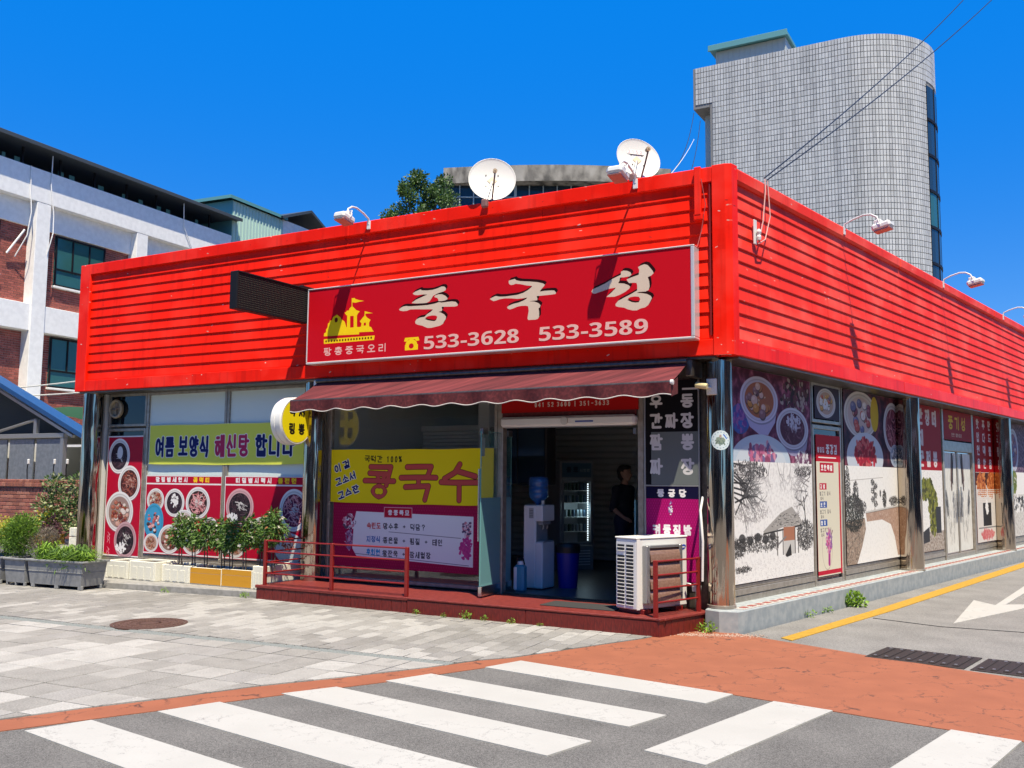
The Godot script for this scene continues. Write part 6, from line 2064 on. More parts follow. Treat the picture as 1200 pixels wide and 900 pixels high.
func build_water_dispenser() -> void:
	# faces the alley side; local x towards its front
	var w := thing("water_dispenser", "white floor water dispenser with taps inside the doorway", "water dispenser", "", at(-3.24, 0.2, -1.36))
	var s := new_st()
	# body in three blocks that leave the tap recess open
	add_bevel(s, Vector3(0.0, 0.015, 0.0), Vector3(0.19, 1.14, 0.36), 0.015)
	add_bevel(s, Vector3(0.185, 0.015, 0.0), Vector3(0.3, 0.64, 0.36), 0.012)
	add_bevel(s, Vector3(0.185, 0.92, 0.0), Vector3(0.3, 1.14, 0.36), 0.012)
	part(w, "body", s.commit(), M("appliance_white"))
	box_part(w, "recess_back", Vector3(0.191, 0.64, 0.02), Vector3(0.2, 0.92, 0.34), M("appliance_grey"), 0.003)
	box_part(w, "tap_bar", Vector3(0.2, 0.87, 0.06), Vector3(0.27, 0.92, 0.3), M("appliance_grey"), 0.008)
	for z in [0.12, 0.24]:
		part(w, "tap", tube([Vector3(0.25, 0.88, z), Vector3(0.25, 0.83, z), Vector3(0.24, 0.81, z)], 0.012, 8), M("grey_metal"))
	box_part(w, "drip_tray", Vector3(0.2, 0.635, 0.03), Vector3(0.305, 0.655, 0.33), M("appliance_grey"), 0.006)
	box_part(w, "notice", Vector3(0.09, 0.96, 0.361), Vector3(0.16, 1.1, 0.362), mat("notice_grey", lin(0.4, 0.42, 0.44), 0.6), 0.0004)
	for i in 5:
		box_part(w, "notice_line", Vector3(0.097, 0.975 + i * 0.022, 0.3625), Vector3(0.153, 0.98 + i * 0.022, 0.363), M("black_plastic"), 0.0002)
	box_part(w, "base", Vector3(0.01, 0.0, 0.01), Vector3(0.29, 0.016, 0.35), M("black_plastic"), 0.003)
	part(w, "cup_holder", lathe([[0.02, 1.14], [0.022, 1.2], [0.0, 1.205]], 14, at(0.26, 0, 0.28)), M("white_plastic"))
	var bottle_m := mat("bottle_blue", Color(0.22, 0.45, 0.75, 0.55), 0.08)
	bottle_m.transparency = BaseMaterial3D.TRANSPARENCY_ALPHA
	var b := part(self, "water_bottle", lathe([[0.03, -0.04], [0.04, 0.0], [0.1, 0.05], [0.13, 0.09], [0.135, 0.13], [0.125, 0.14], [0.135, 0.15], [0.135, 0.22], [0.122, 0.235], [0.135, 0.25], [0.135, 0.33], [0.12, 0.36], [0.0, 0.37]], 30, I, true), bottle_m, at(-3.1, 1.36, -1.18))
	tag(b, "blue translucent water bottle upside down on the dispenser", "bottle")
	part(b, "water", lathe([[0.0, -0.03], [0.03, -0.03], [0.036, 0.004], [0.096, 0.055], [0.124, 0.094], [0.128, 0.2], [0.0, 0.2]], 24, I, true), mat("water_tint", lin(0.04, 0.14, 0.3), 0.1))


func build_fridge() -> void:
	var f := thing("drinks_fridge", "tall glass door drinks fridge with lit strip at the back of the room", "fridge", "", turned(-3.98, 0.2, -3.6, 50))
	# local: front at z = 0, 0.62 wide
	var m := M("appliance_grey")
	box_part(f, "side_wall", Vector3(0, 0, -0.6), Vector3(0.03, 1.8, 0.0), m, 0.006)
	box_part(f, "side_wall", Vector3(0.59, 0, -0.6), Vector3(0.62, 1.8, 0.0), m, 0.006)
	box_part(f, "back_wall", Vector3(0.03, 0.0, -0.6), Vector3(0.59, 1.8, -0.57), M("appliance_white"), 0.004)
	box_part(f, "top_box", Vector3(0.03, 1.5, -0.57), Vector3(0.59, 1.8, -0.001), m, 0.006)
	box_part(f, "plinth", Vector3(0.03, 0.0, -0.57), Vector3(0.59, 0.4, -0.001), m, 0.006)
	for i in 6:
		box_part(f, "plinth_slot", Vector3(0.06, 0.08 + i * 0.045, -0.0005), Vector3(0.56, 0.1 + i * 0.045, 0.006), M("appliance_white"), 0.003)
	box_part(f, "header_panel", Vector3(0.04, 1.53, 0.0), Vector3(0.58, 1.77, 0.012), mat("fridge_header", lin(0.08, 0.16, 0.24), 0.4), 0.003)
	var cv := Canvas.new(200, 90, lin(0.08, 0.16, 0.24))
	cv.text("음료", 20, 20, 40, 44, 50, 4, lin(0.02, 0.03, 0.08))
	cv.text("시원한", 120, 34, 22, 24, 26, 2, lin(0.3, 0.4, 0.45))
	part(f, "header_print", panel(0.06, 0.56, 1.55, 1.75, 0.001), printed("fridge_header_print", cv), at(0, 0, 0.0145))
	for e in [[0.03, 0.42, 0.07, 1.5], [0.55, 0.42, 0.59, 1.5], [0.07, 0.42, 0.55, 0.46], [0.07, 1.46, 0.55, 1.5]]:
		box_part(f, "door_frame", Vector3(e[0], e[1], 0.0), Vector3(e[2], e[3], 0.03), M("appliance_grey"), 0.004)
	box_part(f, "door_glass", Vector3(0.07, 0.46, 0.008), Vector3(0.55, 1.46, 0.014), M("clear_glass"), 0.001)
	for y in [0.62, 0.86, 1.1, 1.3]:
		box_part(f, "shelf", Vector3(0.035, y, -0.5), Vector3(0.585, y + 0.012, -0.03), M("white_plastic"), 0.003)
		for i in 7:
			var col: Array = [[0.02, 0.05, 0.03], [0.2, 0.24, 0.26], [0.03, 0.06, 0.1]][rng.randi() % 3]
			part(f, "can", lathe([[0.0, 0.0], [0.028, 0.0], [0.03, 0.01], [0.03, 0.11], [0.024, 0.12], [0.0, 0.12]], 12), mat("can_%d" % int(col[2] * 100), lin(col[0], col[1], col[2]), 0.35, 0.5), at(0.09 + i * 0.07, y + 0.012, -0.12))
	var led := mat("fridge_led", lin(0.7, 0.8, 0.8), 0.5)
	led.emission_enabled = true
	led.emission = lin(0.8, 0.95, 1.0)
	led.emission_energy_multiplier = 1.1
	for i in 26:
		box_part(f, "lamp_cell", Vector3(0.512, 0.48 + i * 0.037, -0.02), Vector3(0.53, 0.502 + i * 0.037, -0.008), led, 0.002)
	var l := OmniLight3D.new()
	l.name = "fridge_light"
	l.light_color = Color(0.8, 0.95, 1.0)
	l.light_energy = 0.025
	l.light_size = 0.1
	l.omni_range = 6.0
	l.omni_attenuation = 2.0
	l.shadow_enabled = true
	f.add_child(l)
	l.position = Vector3(0.45, 1.0, -0.04)


# ---------------------------------------------------------------- a person, one continuous surface from a smooth field of tapered bones
func capsule(p: Vector3, a: Vector3, b: Vector3, ra: float, rb: float) -> float:
	var d := b - a
	var t := clampf((p - a).dot(d) / maxf(d.length_squared(), 1e-9), 0.0, 1.0)
	return p.distance_to(a + d * t) - lerpf(ra, rb, t)


func field_mesh(s: SurfaceTool, bones: Array, cell: float, k: float, xf := Transform3D.IDENTITY) -> void:
	var lo := Vector3.ONE * 1e9
	var hi := -lo
	for b in bones:
		var r := maxf(b[2], b[3]) + cell * 2.0
		for e in 2:
			lo = lo.min(b[e] - Vector3.ONE * r)
			hi = hi.max(b[e] + Vector3.ONE * r)
	var n := Vector3i(((hi - lo) / cell).ceil()) + Vector3i.ONE
	var val := {}
	var key := func(i: int, j: int, l: int) -> int: return (l * n.y + j) * n.x + i
	for b in bones:
		var r := maxf(b[2], b[3]) + cell * 2.2 + k
		var a0 := Vector3i(((b[0].min(b[1]) - Vector3.ONE * r - lo) / cell).floor()).clamp(Vector3i.ZERO, n - Vector3i.ONE)
		var a1 := Vector3i(((b[0].max(b[1]) + Vector3.ONE * r - lo) / cell).ceil()).clamp(Vector3i.ZERO, n - Vector3i.ONE)
		for l in range(a0.z, a1.z + 1):
			for j in range(a0.y, a1.y + 1):
				for i in range(a0.x, a1.x + 1):
					var d := capsule(lo + Vector3(i, j, l) * cell, b[0], b[1], b[2], b[3])
					if d > r:
						continue
					var id: int = (l * n.y + j) * n.x + i
					if val.has(id):
						var o: float = val[id]
						var h := clampf(0.5 + 0.5 * (o - d) / k, 0.0, 1.0)
						val[id] = lerpf(o, d, h) - k * h * (1.0 - h)
					else:
						val[id] = d
	var vert := {}
	var offs := [0, 1, n.x, n.x + 1, n.x * n.y, n.x * n.y + 1, n.x * n.y + n.x, n.x * n.y + n.x + 1]
	for id in val:
		var inside := 0
		var vs := []
		var all_in := true
		for q in 8:
			var v = val.get(id + offs[q])
			if v == null:
				all_in = false
				break
			vs.append(v)
			if v < 0.0:
				inside += 1
		if not all_in or inside == 0 or inside == 8:
			continue
		var sum := Vector3.ZERO
		var cnt := 0
		for e in [[0, 1], [2, 3], [4, 5], [6, 7], [0, 2], [1, 3], [4, 6], [5, 7], [0, 4], [1, 5], [2, 6], [3, 7]]:
			if (vs[e[0]] < 0.0) != (vs[e[1]] < 0.0):
				var t: float = vs[e[0]] / (vs[e[0]] - vs[e[1]])
				var pa := Vector3(e[0] & 1, (e[0] >> 1) & 1, e[0] >> 2)
				var pb := Vector3(e[1] & 1, (e[1] >> 1) & 1, e[1] >> 2)
				sum += pa.lerp(pb, t)
				cnt += 1
		var ii: int = id % n.x
		var jj: int = (id / n.x) % n.y
		var ll: int = id / (n.x * n.y)
		vert[id] = lo + (Vector3(ii, jj, ll) + sum / cnt) * cell
	var st := [1, n.x, n.x * n.y]
	for id in vert:
		for ax in 3:
			var v0 = val.get(id)
			var v1 = val.get(id + st[ax])
			if v0 == null or v1 == null or (v0 < 0.0) == (v1 < 0.0):
				continue
			var u: int = st[(ax + 1) % 3]
			var w: int = st[(ax + 2) % 3]
			if not (vert.has(id - u) and vert.has(id - w) and vert.has(id - u - w)):
				continue
			var q := [vert[id], vert[id - u], vert[id - u - w], vert[id - w]]
			if v0 > 0.0:
				q.reverse()
			for t in [q[0], q[2], q[1], q[0], q[3], q[2]]:
				s.set_smooth_group(1)
				s.add_vertex(xf * t)


func build_person() -> void:
	# stands inside the doorway, seen from the side, looking towards the counter (local +x)
	var p := thing("person", "person in dark shirt and blue trousers standing indoors behind the doorway", "person", "", turned(-2.56, 0.2, -2.95, -12))
	var s := new_st()
	var body := []
	for e in [-1.0, 1.0]:
		var z: float = e * 0.1
		body.append([Vector3(0.0, 0.86, z), Vector3(0.02, 0.47, z * 1.05), 0.085, 0.058])
		body.append([Vector3(0.02, 0.47, z * 1.05), Vector3(-0.01, 0.08, z * 1.1), 0.055, 0.038])
		var sh := Vector3(-0.01, 1.34, e * 0.18)
		var el := Vector3(-0.05 if e > 0 else 0.02, 1.06, e * 0.22)
		var wr := Vector3(0.14 if e > 0 else 0.22, 0.93 if e > 0 else 1.02, e * 0.2)
		body.append([sh, el, 0.055, 0.042])
		body.append([el, wr, 0.04, 0.028])
		body.append([Vector3(0.0, 1.36, 0.0), sh, 0.065, 0.055])
	body.append([Vector3(0.0, 0.88, -0.06), Vector3(0.0, 0.88, 0.06), 0.105, 0.105])
	body.append([Vector3(0.0, 0.95, 0.0), Vector3(-0.01, 1.28, 0.0), 0.12, 0.125])
	body.append([Vector3(-0.01, 1.22, -0.07), Vector3(-0.01, 1.22, 0.07), 0.1, 0.1])
	body.append([Vector3(0.0, 1.38, 0.0), Vector3(0.02, 1.48, 0.0), 0.055, 0.05])
	field_mesh(s, body, 0.02, 0.035)
	# head with nose, jaw, ears
	var hd := [[Vector3(0.03, 1.58, 0), Vector3(0.02, 1.62, 0), 0.078, 0.088], [Vector3(0.06, 1.52, 0), Vector3(0.05, 1.58, 0), 0.05, 0.065], [Vector3(0.105, 1.6, 0), Vector3(0.128, 1.565, 0), 0.012, 0.016], [Vector3(0.02, 1.57, 0.078), Vector3(0.015, 1.6, 0.085), 0.014, 0.017], [Vector3(0.02, 1.57, -0.078), Vector3(0.015, 1.6, -0.085), 0.014, 0.017], [Vector3(0.108, 1.535, -0.015), Vector3(0.108, 1.535, 0.015), 0.01, 0.01]]
	field_mesh(s, hd, 0.008, 0.02)
	for e in [-1.0, 1.0]:
		var wr := Vector3(0.14 if e > 0 else 0.22, 0.93 if e > 0 else 1.02, e * 0.2)
		var hand := [[wr, wr + Vector3(0.07, -0.025, 0), 0.026, 0.03]]
		var base := wr + Vector3(0.08, -0.028, 0)
		for f in 4:
			var o := Vector3(0, 0.005, (f - 1.5) * 0.018)
			var l: float = [0.028, 0.034, 0.031, 0.024][f]
			hand.append([base + o, base + o + Vector3(l, -0.012, 0), 0.009, 0.008])
			hand.append([base + o + Vector3(l, -0.012, 0), base + o + Vector3(l * 1.5, -0.04, 0), 0.008, 0.007])
		hand.append([wr + Vector3(0.03, -0.01, -0.02 * e), wr + Vector3(0.07, -0.04, -0.045 * e), 0.011, 0.009])
		field_mesh(s, hand, 0.005, 0.006)
	s.generate_normals()
	part(p, "body", s.commit(), M("skin"))
	# clothes: the same bones a little fuller
	s = new_st()
	var shirt := []
	for b in body:
		if b[0].y > 0.9 and b[1].y > 0.9 and not (b[0].y < 1.1 and b[1].y < 1.05) and b[1].y < 1.45:
			shirt.append([b[0], b[1], b[2] + 0.012, b[3] + 0.014])
	shirt.append([Vector3(0, 0.88, -0.05), Vector3(0, 0.88, 0.05), 0.125, 0.125])
	field_mesh(s, shirt, 0.02, 0.035)
	s.generate_normals()
	part(p, "shirt", s.commit(), M("shirt_navy"))
	s = new_st()
	var legs := []
	for b in body:
		if b[0].y < 0.9 and b[1].y < 0.9:
			legs.append([b[0], b[1], b[2] + 0.013, b[3] + 0.018])
	field_mesh(s, legs, 0.02, 0.03)
	s.generate_normals()
	part(p, "trousers", s.commit(), M("trousers_blue"))
	s = new_st()
	field_mesh(s, [[Vector3(0.0, 1.63, 0), Vector3(-0.01, 1.63, 0), 0.096, 0.096], [Vector3(-0.03, 1.55, 0), Vector3(-0.02, 1.62, 0), 0.075, 0.09], [Vector3(0.06, 1.68, -0.03), Vector3(0.06, 1.68, 0.03), 0.04, 0.04]], 0.01, 0.02)
	s.generate_normals()
	part(p, "hair", s.commit(), M("hair"))
	for e in [-1.0, 1.0]:
		s = new_st()
		field_mesh(s, [[Vector3(-0.03, 0.04, e * 0.11), Vector3(0.12, 0.03, e * 0.12), 0.042, 0.036], [Vector3(0.0, 0.08, e * 0.11), Vector3(0.08, 0.04, e * 0.12), 0.035, 0.03]], 0.01, 0.02)
		s.generate_normals()
		part(p, "shoe", s.commit(), M("shoe_grey"))


# ---------------------------------------------------------------- on the roof edge
func roof_lamp(xf: Transform3D, label: String) -> void:
	# local x along the wall, y up from the roof edge, z outwards
	var l := thing("sign_lamp", label, "lamp", "floodlights on arms along the roof edge", xf)
	part(l, "arm", tube([Vector3(0, -0.06, 0.045), Vector3(0, 0.02, 0.05), Vector3(0, 0.07, 0.16), Vector3(0, 0.11, 0.32), Vector3(0, 0.1, 0.42), Vector3(0, 0.05, 0.5), Vector3(0, -0.03, 0.53)], 0.014, 8), M("white_plastic"))
	part(l, "foot", bevel(Vector3(0.06, 0.12, 0.02), 0.004), M("white_plastic"), at(0, -0.07, 0.04))
	var tilt := Transform3D(Basis(Vector3.RIGHT, -0.18), Vector3(0, -0.1, 0.58))
	part(l, "housing", bevel(Vector3(0.2, 0.1, 0.27), 0.03), M("white_plastic"), tilt)
	part(l, "lens", bevel(Vector3(0.17, 0.02, 0.23), 0.006), mat("lamp_lens", lin(0.4, 0.16, 0.13), 0.2), tilt * at(0, -0.058, 0.0))
	part(l, "ballast", bevel(Vector3(0.13, 0.06, 0.1), 0.01), M("white_plastic"), tilt * at(0, 0.075, -0.04))
	for e in [-0.11, 0.11]:
		part(l, "yoke", tube([Vector3(e, -0.1, 0.58), Vector3(e, -0.0, 0.55), Vector3(0, 0.0, 0.53)], 0.007, 6), M("white_plastic"))


func dish_thing(c: Vector3, foot: Vector3, nrm: Vector3, r: float, mark: bool, label: String) -> void:
	var d := thing("satellite_dish", label, "satellite dish", "white satellite dishes on the roof edge", Transform3D(Basis.IDENTITY, foot))
	var z := nrm.normalized()
	var x := Vector3.UP.cross(z).normalized()
	var xf := Transform3D(Basis(x, z, x.cross(z)), c - foot)
	var prof := []
	for i in 13:
		var t := i / 12.0
		prof.append([r * t, 0.16 * r * t * t - 0.16 * r])
	prof.append([r * 1.015, 0.005])
	prof.append([r * 1.0, -0.008])
	for i in range(11, -1, -1):
		var t := i / 12.0
		prof.append([r * t, 0.16 * r * t * t - 0.16 * r - 0.008])
	prof.reverse()
	var m := mat("dish_white", lin(0.62, 0.62, 0.58), 0.45)
	var refl := part(d, "reflector", lathe(prof, 40, xf, true), m)
	# the boss of bolts in the middle
	part(d, "boss", lathe([[r * 0.22, 0.002], [r * 0.2, 0.008], [0.0, 0.008]], 4, xf * at(0, -0.155 * r, 0)), mat("dish_boss", lin(0.6, 0.5, 0.34), 0.5))
	for e in [[-1, -1], [1, -1], [1, 1], [-1, 1]]:
		part(d, "bolt", lathe([[0.008, 0.0], [0.008, 0.008], [0.0, 0.01]], 8, xf * at(e[0] * r * 0.26, -0.135 * r, e[1] * r * 0.26)), M("bark"))
	if mark:
		var cv := Canvas.new(128, 32, lin(0.62, 0.62, 0.58))
		cv.text("2152", 6, 4, 22, 24, 30, 1.6, lin(0.5, 0.25, 0.3))
		part(d, "mark", plane_mesh(Vector3(-0.4 * r, 0, 0.12 * r), Vector3(0.4 * r, 0, 0.12 * r), Vector3(0.4 * r, 0.0, -0.12 * r), Vector3(-0.4 * r, 0.0, -0.12 * r)), printed("dish_mark", cv), xf * at(-0.05 * r, -0.105 * r, -0.4 * r))
	var low := xf * Vector3(0, 0, r * 0.98)
	var lnb := xf * Vector3(0.1 * r, r * 0.85, r * 0.1)
	part(d, "feed_arm", tube([low, low.lerp(lnb, 0.5) + Vector3(0, -0.01, 0), lnb], 0.011, 8), mat("feed_arm_grey", lin(0.12, 0.09, 0.08), 0.5))
	part(d, "feed_horn", tube([lnb, lnb + (xf * Vector3(0, -0.1 * r, 0) - lnb).normalized() * 0.05], [0.03, 0.024], 12), mat("feed_horn", lin(0.3, 0.22, 0.14), 0.5))
	part(d, "mast", tube([Vector3.ZERO, Vector3(0, 0.1, -0.04), xf * Vector3(0, -0.2 * r, 0)], 0.02, 8), M("grey_metal"))
	part(d, "clamp", bevel(Vector3(0.09, 0.11, 0.07), 0.015), mat("rusty_clamp", lin(0.2, 0.1, 0.09), 0.7), at(0, 0.0, 0.02))


func build_roof_things() -> void:
	roof_lamp(at(-5.22, 5.35, 0.0), "white floodlight on an arm above the castle emblem")
	roof_lamp(at(-1.15, 5.35, 0.0), "white floodlight beside the smaller roof dish near the corner")
	var names := ["white floodlight on an arm over the side wall nearest the corner", "second white floodlight from the corner over the side wall", "third white floodlight from the corner over the side wall", "fourth white floodlight from the corner over the side wall"]
	var k := 0
	for a in [3.44, 8.23, 12.6, 16.9]:
		roof_lamp(side_xf * at(a, 5.35, 0.0), names[k])
		k += 1
	dish_thing(Vector3(-3.25, 5.69, -0.08), Vector3(-3.27, 5.32, 0.05), Vector3(0.52, 0.24, 0.82), 0.315, false, "larger plain white satellite dish above the sign lettering")
	dish_thing(Vector3(-1.18, 5.66, -0.14), Vector3(-1.2, 5.37, -0.02), Vector3(0.68, 0.3, 0.66), 0.285, true, "white satellite dish with faint pink lettering near the roof corner")
	# cables
	var cab := M("black_plastic")
	var p0 := side_xf * Vector3(0.86, 5.4, 0.03)
	var p1 := side_xf * Vector3(0.92, 5.39, 0.04)
	for c in [[p0, Vector3(3.35, 17.6, -18.6), "upper black overhead cable rising from the roof corner to the right"], [p1, Vector3(4.3, 17.9, -19.6), "lower black overhead cable rising from the roof corner to the right"]]:
		var o := part(self, "overhead_cable", tube(sagging(c[0], c[1], 0.35, 20), 0.009, 6), cab)
		tag(o, c[2], "cable", "overhead cables")
	for c in [[Vector3(-1.0, 5.36, -0.3), Vector3(-7.5, 14.9, -21.4), 0.5, "upper black cable from the roof dish to the tiled tower"], [Vector3(-0.96, 5.36, -0.3), Vector3(-7.3, 14.6, -21.5), 0.9, "lower black cable from the roof dish to the tiled tower"]]:
		var o := part(self, "overhead_cable", tube(sagging(c[0], c[1], c[2], 16), 0.01, 6), cab)
		tag(o, c[3], "cable", "overhead cables")
	for c in [[Vector3(4.2, 4.6, -21.0), Vector3(9.0, 8.6, -30.0), "left one of two short cables above the far end of the side wall"], [Vector3(4.5, 4.6, -21.0), Vector3(9.4, 8.4, -30.0), "right one of two short cables above the far end of the side wall"]]:
		var o := part(self, "overhead_cable", tube(sagging(c[0], c[1], 0.2, 10), 0.013, 6), cab)
		tag(o, c[2], "cable", "overhead cables")
	# insulator block with its drop wires
	var ins := thing("wire_bracket", "small white wire bracket with looping drop wires on the side fascia", "bracket", "", side_xf * at(0.6, 4.62, 0.0))
	part(ins, "plate", bevel(Vector3(0.07, 0.3, 0.02), 0.005), M("white_plastic"), at(0, 0.05, 0.02))
	part(ins, "insulator", lathe([[0.0, -0.08], [0.025, -0.08], [0.03, -0.04], [0.02, -0.02], [0.03, 0.02], [0.02, 0.05], [0.0, 0.06]], 14, at(0.02, 0.03, 0.06)), M("white_plastic"))
	part(ins, "drop_wire", tube([Vector3(0.02, -0.06, 0.06), Vector3(0.12, 0.2, 0.07), Vector3(0.22, 0.6, 0.06), Vector3(0.26, 0.76, 0.04)], 0.009, 6), mat("pink_wire", lin(0.5, 0.28, 0.26), 0.5))
	part(ins, "drop_wire", tube([Vector3(0.0, -0.1, 0.06), Vector3(0.15, -0.02, 0.08), Vector3(0.3, 0.3, 0.08), Vector3(0.33, 0.76, 0.04)], 0.008, 6), mat("pink_wire", lin(0.5, 0.28, 0.26), 0.5))
	# stray wire by the bracket bar
	var sw := part(self, "drop_wire", tube([Vector3(-0.31, 5.2, 0.09), Vector3(-0.27, 4.9, 0.06), Vector3(-0.3, 4.75, 0.05), Vector3(-0.33, 4.6, 0.03), Vector3(-0.36, 4.4, 0.1)], 0.006, 6), mat("red_wire", lin(0.4, 0.06, 0.05), 0.5))
	tag(sw, "thin reddish wire dangling beside the corner post of the fascia", "wire")
	var ww := part(self, "antenna_wire", tube(sagging(Vector3(-0.85, 5.42, -0.3), Vector3(-3.6, 9.4, -9.6), 0.05, 10), 0.006, 6), M("white_plastic"))
	tag(ww, "thin white wire rising from the dish nearest the corner", "wire")


func sagging(a: Vector3, b: Vector3, sag: float, n: int) -> Array:
	var r := []
	for i in n + 1:
		var t := float(i) / n
		r.append(a.lerp(b, t) - Vector3.UP * sag * 4.0 * t * (1.0 - t))
	return r


# ---------------------------------------------------------------- plants
# leaves as small folded blades spread through lumps; cols is a list of material names with shares
func leaf_cloud(parent: Node3D, called: String, lumps: Array, n: int, size: float, m: Material, droop := 0.0, slim := 0.5) -> MeshInstance3D:
	var s := new_st()
	for i in n:
		var b: Array = lumps[rng.randi() % lumps.size()]
		var d := Vector3(rng.randfn(), rng.randfn(), rng.randfn()).normalized() * pow(rng.randf(), 0.45)
		var p: Vector3 = b[0] + d * b[1]
		var dir := (d + Vector3(rng.randfn() * 0.5, 0.35 - droop + rng.randfn() * 0.4, rng.randfn() * 0.5)).normalized()
		blade(s, p, dir, size * rng.randf_range(0.6, 1.3), slim)
	var o := part(parent, called, s.commit(), m)
	return o


func blade(s: SurfaceTool, p: Vector3, dir: Vector3, l: float, slim: float) -> void:
	var side := dir.cross(Vector3(rng.randfn(), rng.randfn(), rng.randfn())).normalized() * l * slim * 0.5
	var fold := dir.cross(side).normalized() * l * 0.08
	var a := p
	var c := p + dir * l
	var m := p + dir * l * 0.45
	for t in [[a, m + side + fold, c], [a, c, m - side + fold]]:
		var nn: Vector3 = (t[2] - t[0]).cross(t[1] - t[0]).normalized()
		for v in t:
			s.set_normal(nn)
			s.set_color(Color.WHITE)
			s.set_uv(Vector2.ZERO)
			s.add_vertex(v)


func planter(called: String, w: float, d: float, h: float, label: String, xf: Transform3D) -> Node3D:
	var t := thing("plastic_planter", label, "planter", "grey plastic planters on the paving", xf)
	var s := new_st()
	# tapering box with feet cut out below, open on top
	var b := [Vector3(-w * 0.46, 0.05, -d * 0.43), Vector3(w * 0.46, 0.05, -d * 0.43), Vector3(w * 0.46, 0.05, d * 0.43), Vector3(-w * 0.46, 0.05, d * 0.43)]
	var u := [Vector3(-w * 0.5, h, -d * 0.5), Vector3(w * 0.5, h, -d * 0.5), Vector3(w * 0.5, h, d * 0.5), Vector3(-w * 0.5, h, d * 0.5)]
	for i in 4:
		var j := (i + 1) % 4
		quad(s, b[j], b[i], u[i], u[j])
		var bi: Vector3 = b[i] * Vector3(0.94, 1, 0.9)
		var bj: Vector3 = b[j] * Vector3(0.94, 1, 0.9)
		var ui: Vector3 = u[i] * Vector3(0.95, 1, 0.92)
		var uj: Vector3 = u[j] * Vector3(0.95, 1, 0.92)
		quad(s, bi, bj, uj, ui)
	part(t, "shell", s.commit(), M("planter_grey"))
	for e in [[-0.53, -0.47, -0.55, 0.55], [0.47, 0.53, -0.55, 0.55]]:
		box_part(t, "rim", Vector3(e[0] * w, h - 0.01, e[2] * d), Vector3(e[1] * w, h + 0.018, e[3] * d), M("planter_grey"), 0.006)
	for e in [[-0.47, 0.47, -0.55, -0.46], [-0.47, 0.47, 0.46, 0.55]]:
		box_part(t, "rim", Vector3(e[0] * w, h - 0.01, e[2] * d), Vector3(e[1] * w, h + 0.018, e[3] * d), M("planter_grey"), 0.006)
	box_part(t, "band", Vector3(-w * 0.488, h * 0.6, -d * 0.486), Vector3(w * 0.488, h * 0.63, d * 0.486), M("planter_grey"), 0.004)
	for x in [-0.45, -0.02, 0.4]:
		for z in [-0.42, 0.34]:
			box_part(t, "foot", Vector3(x * w, 0.0, z * d), Vector3((x + 0.07) * w, 0.06, (z + 0.09) * d), M("planter_grey"), 0.006)
	box_part(t, "earth", Vector3(-w * 0.45, h - 0.07, -d * 0.43), Vector3(w * 0.45, h - 0.03, d * 0.43), M("soil"), 0.01)
	return t


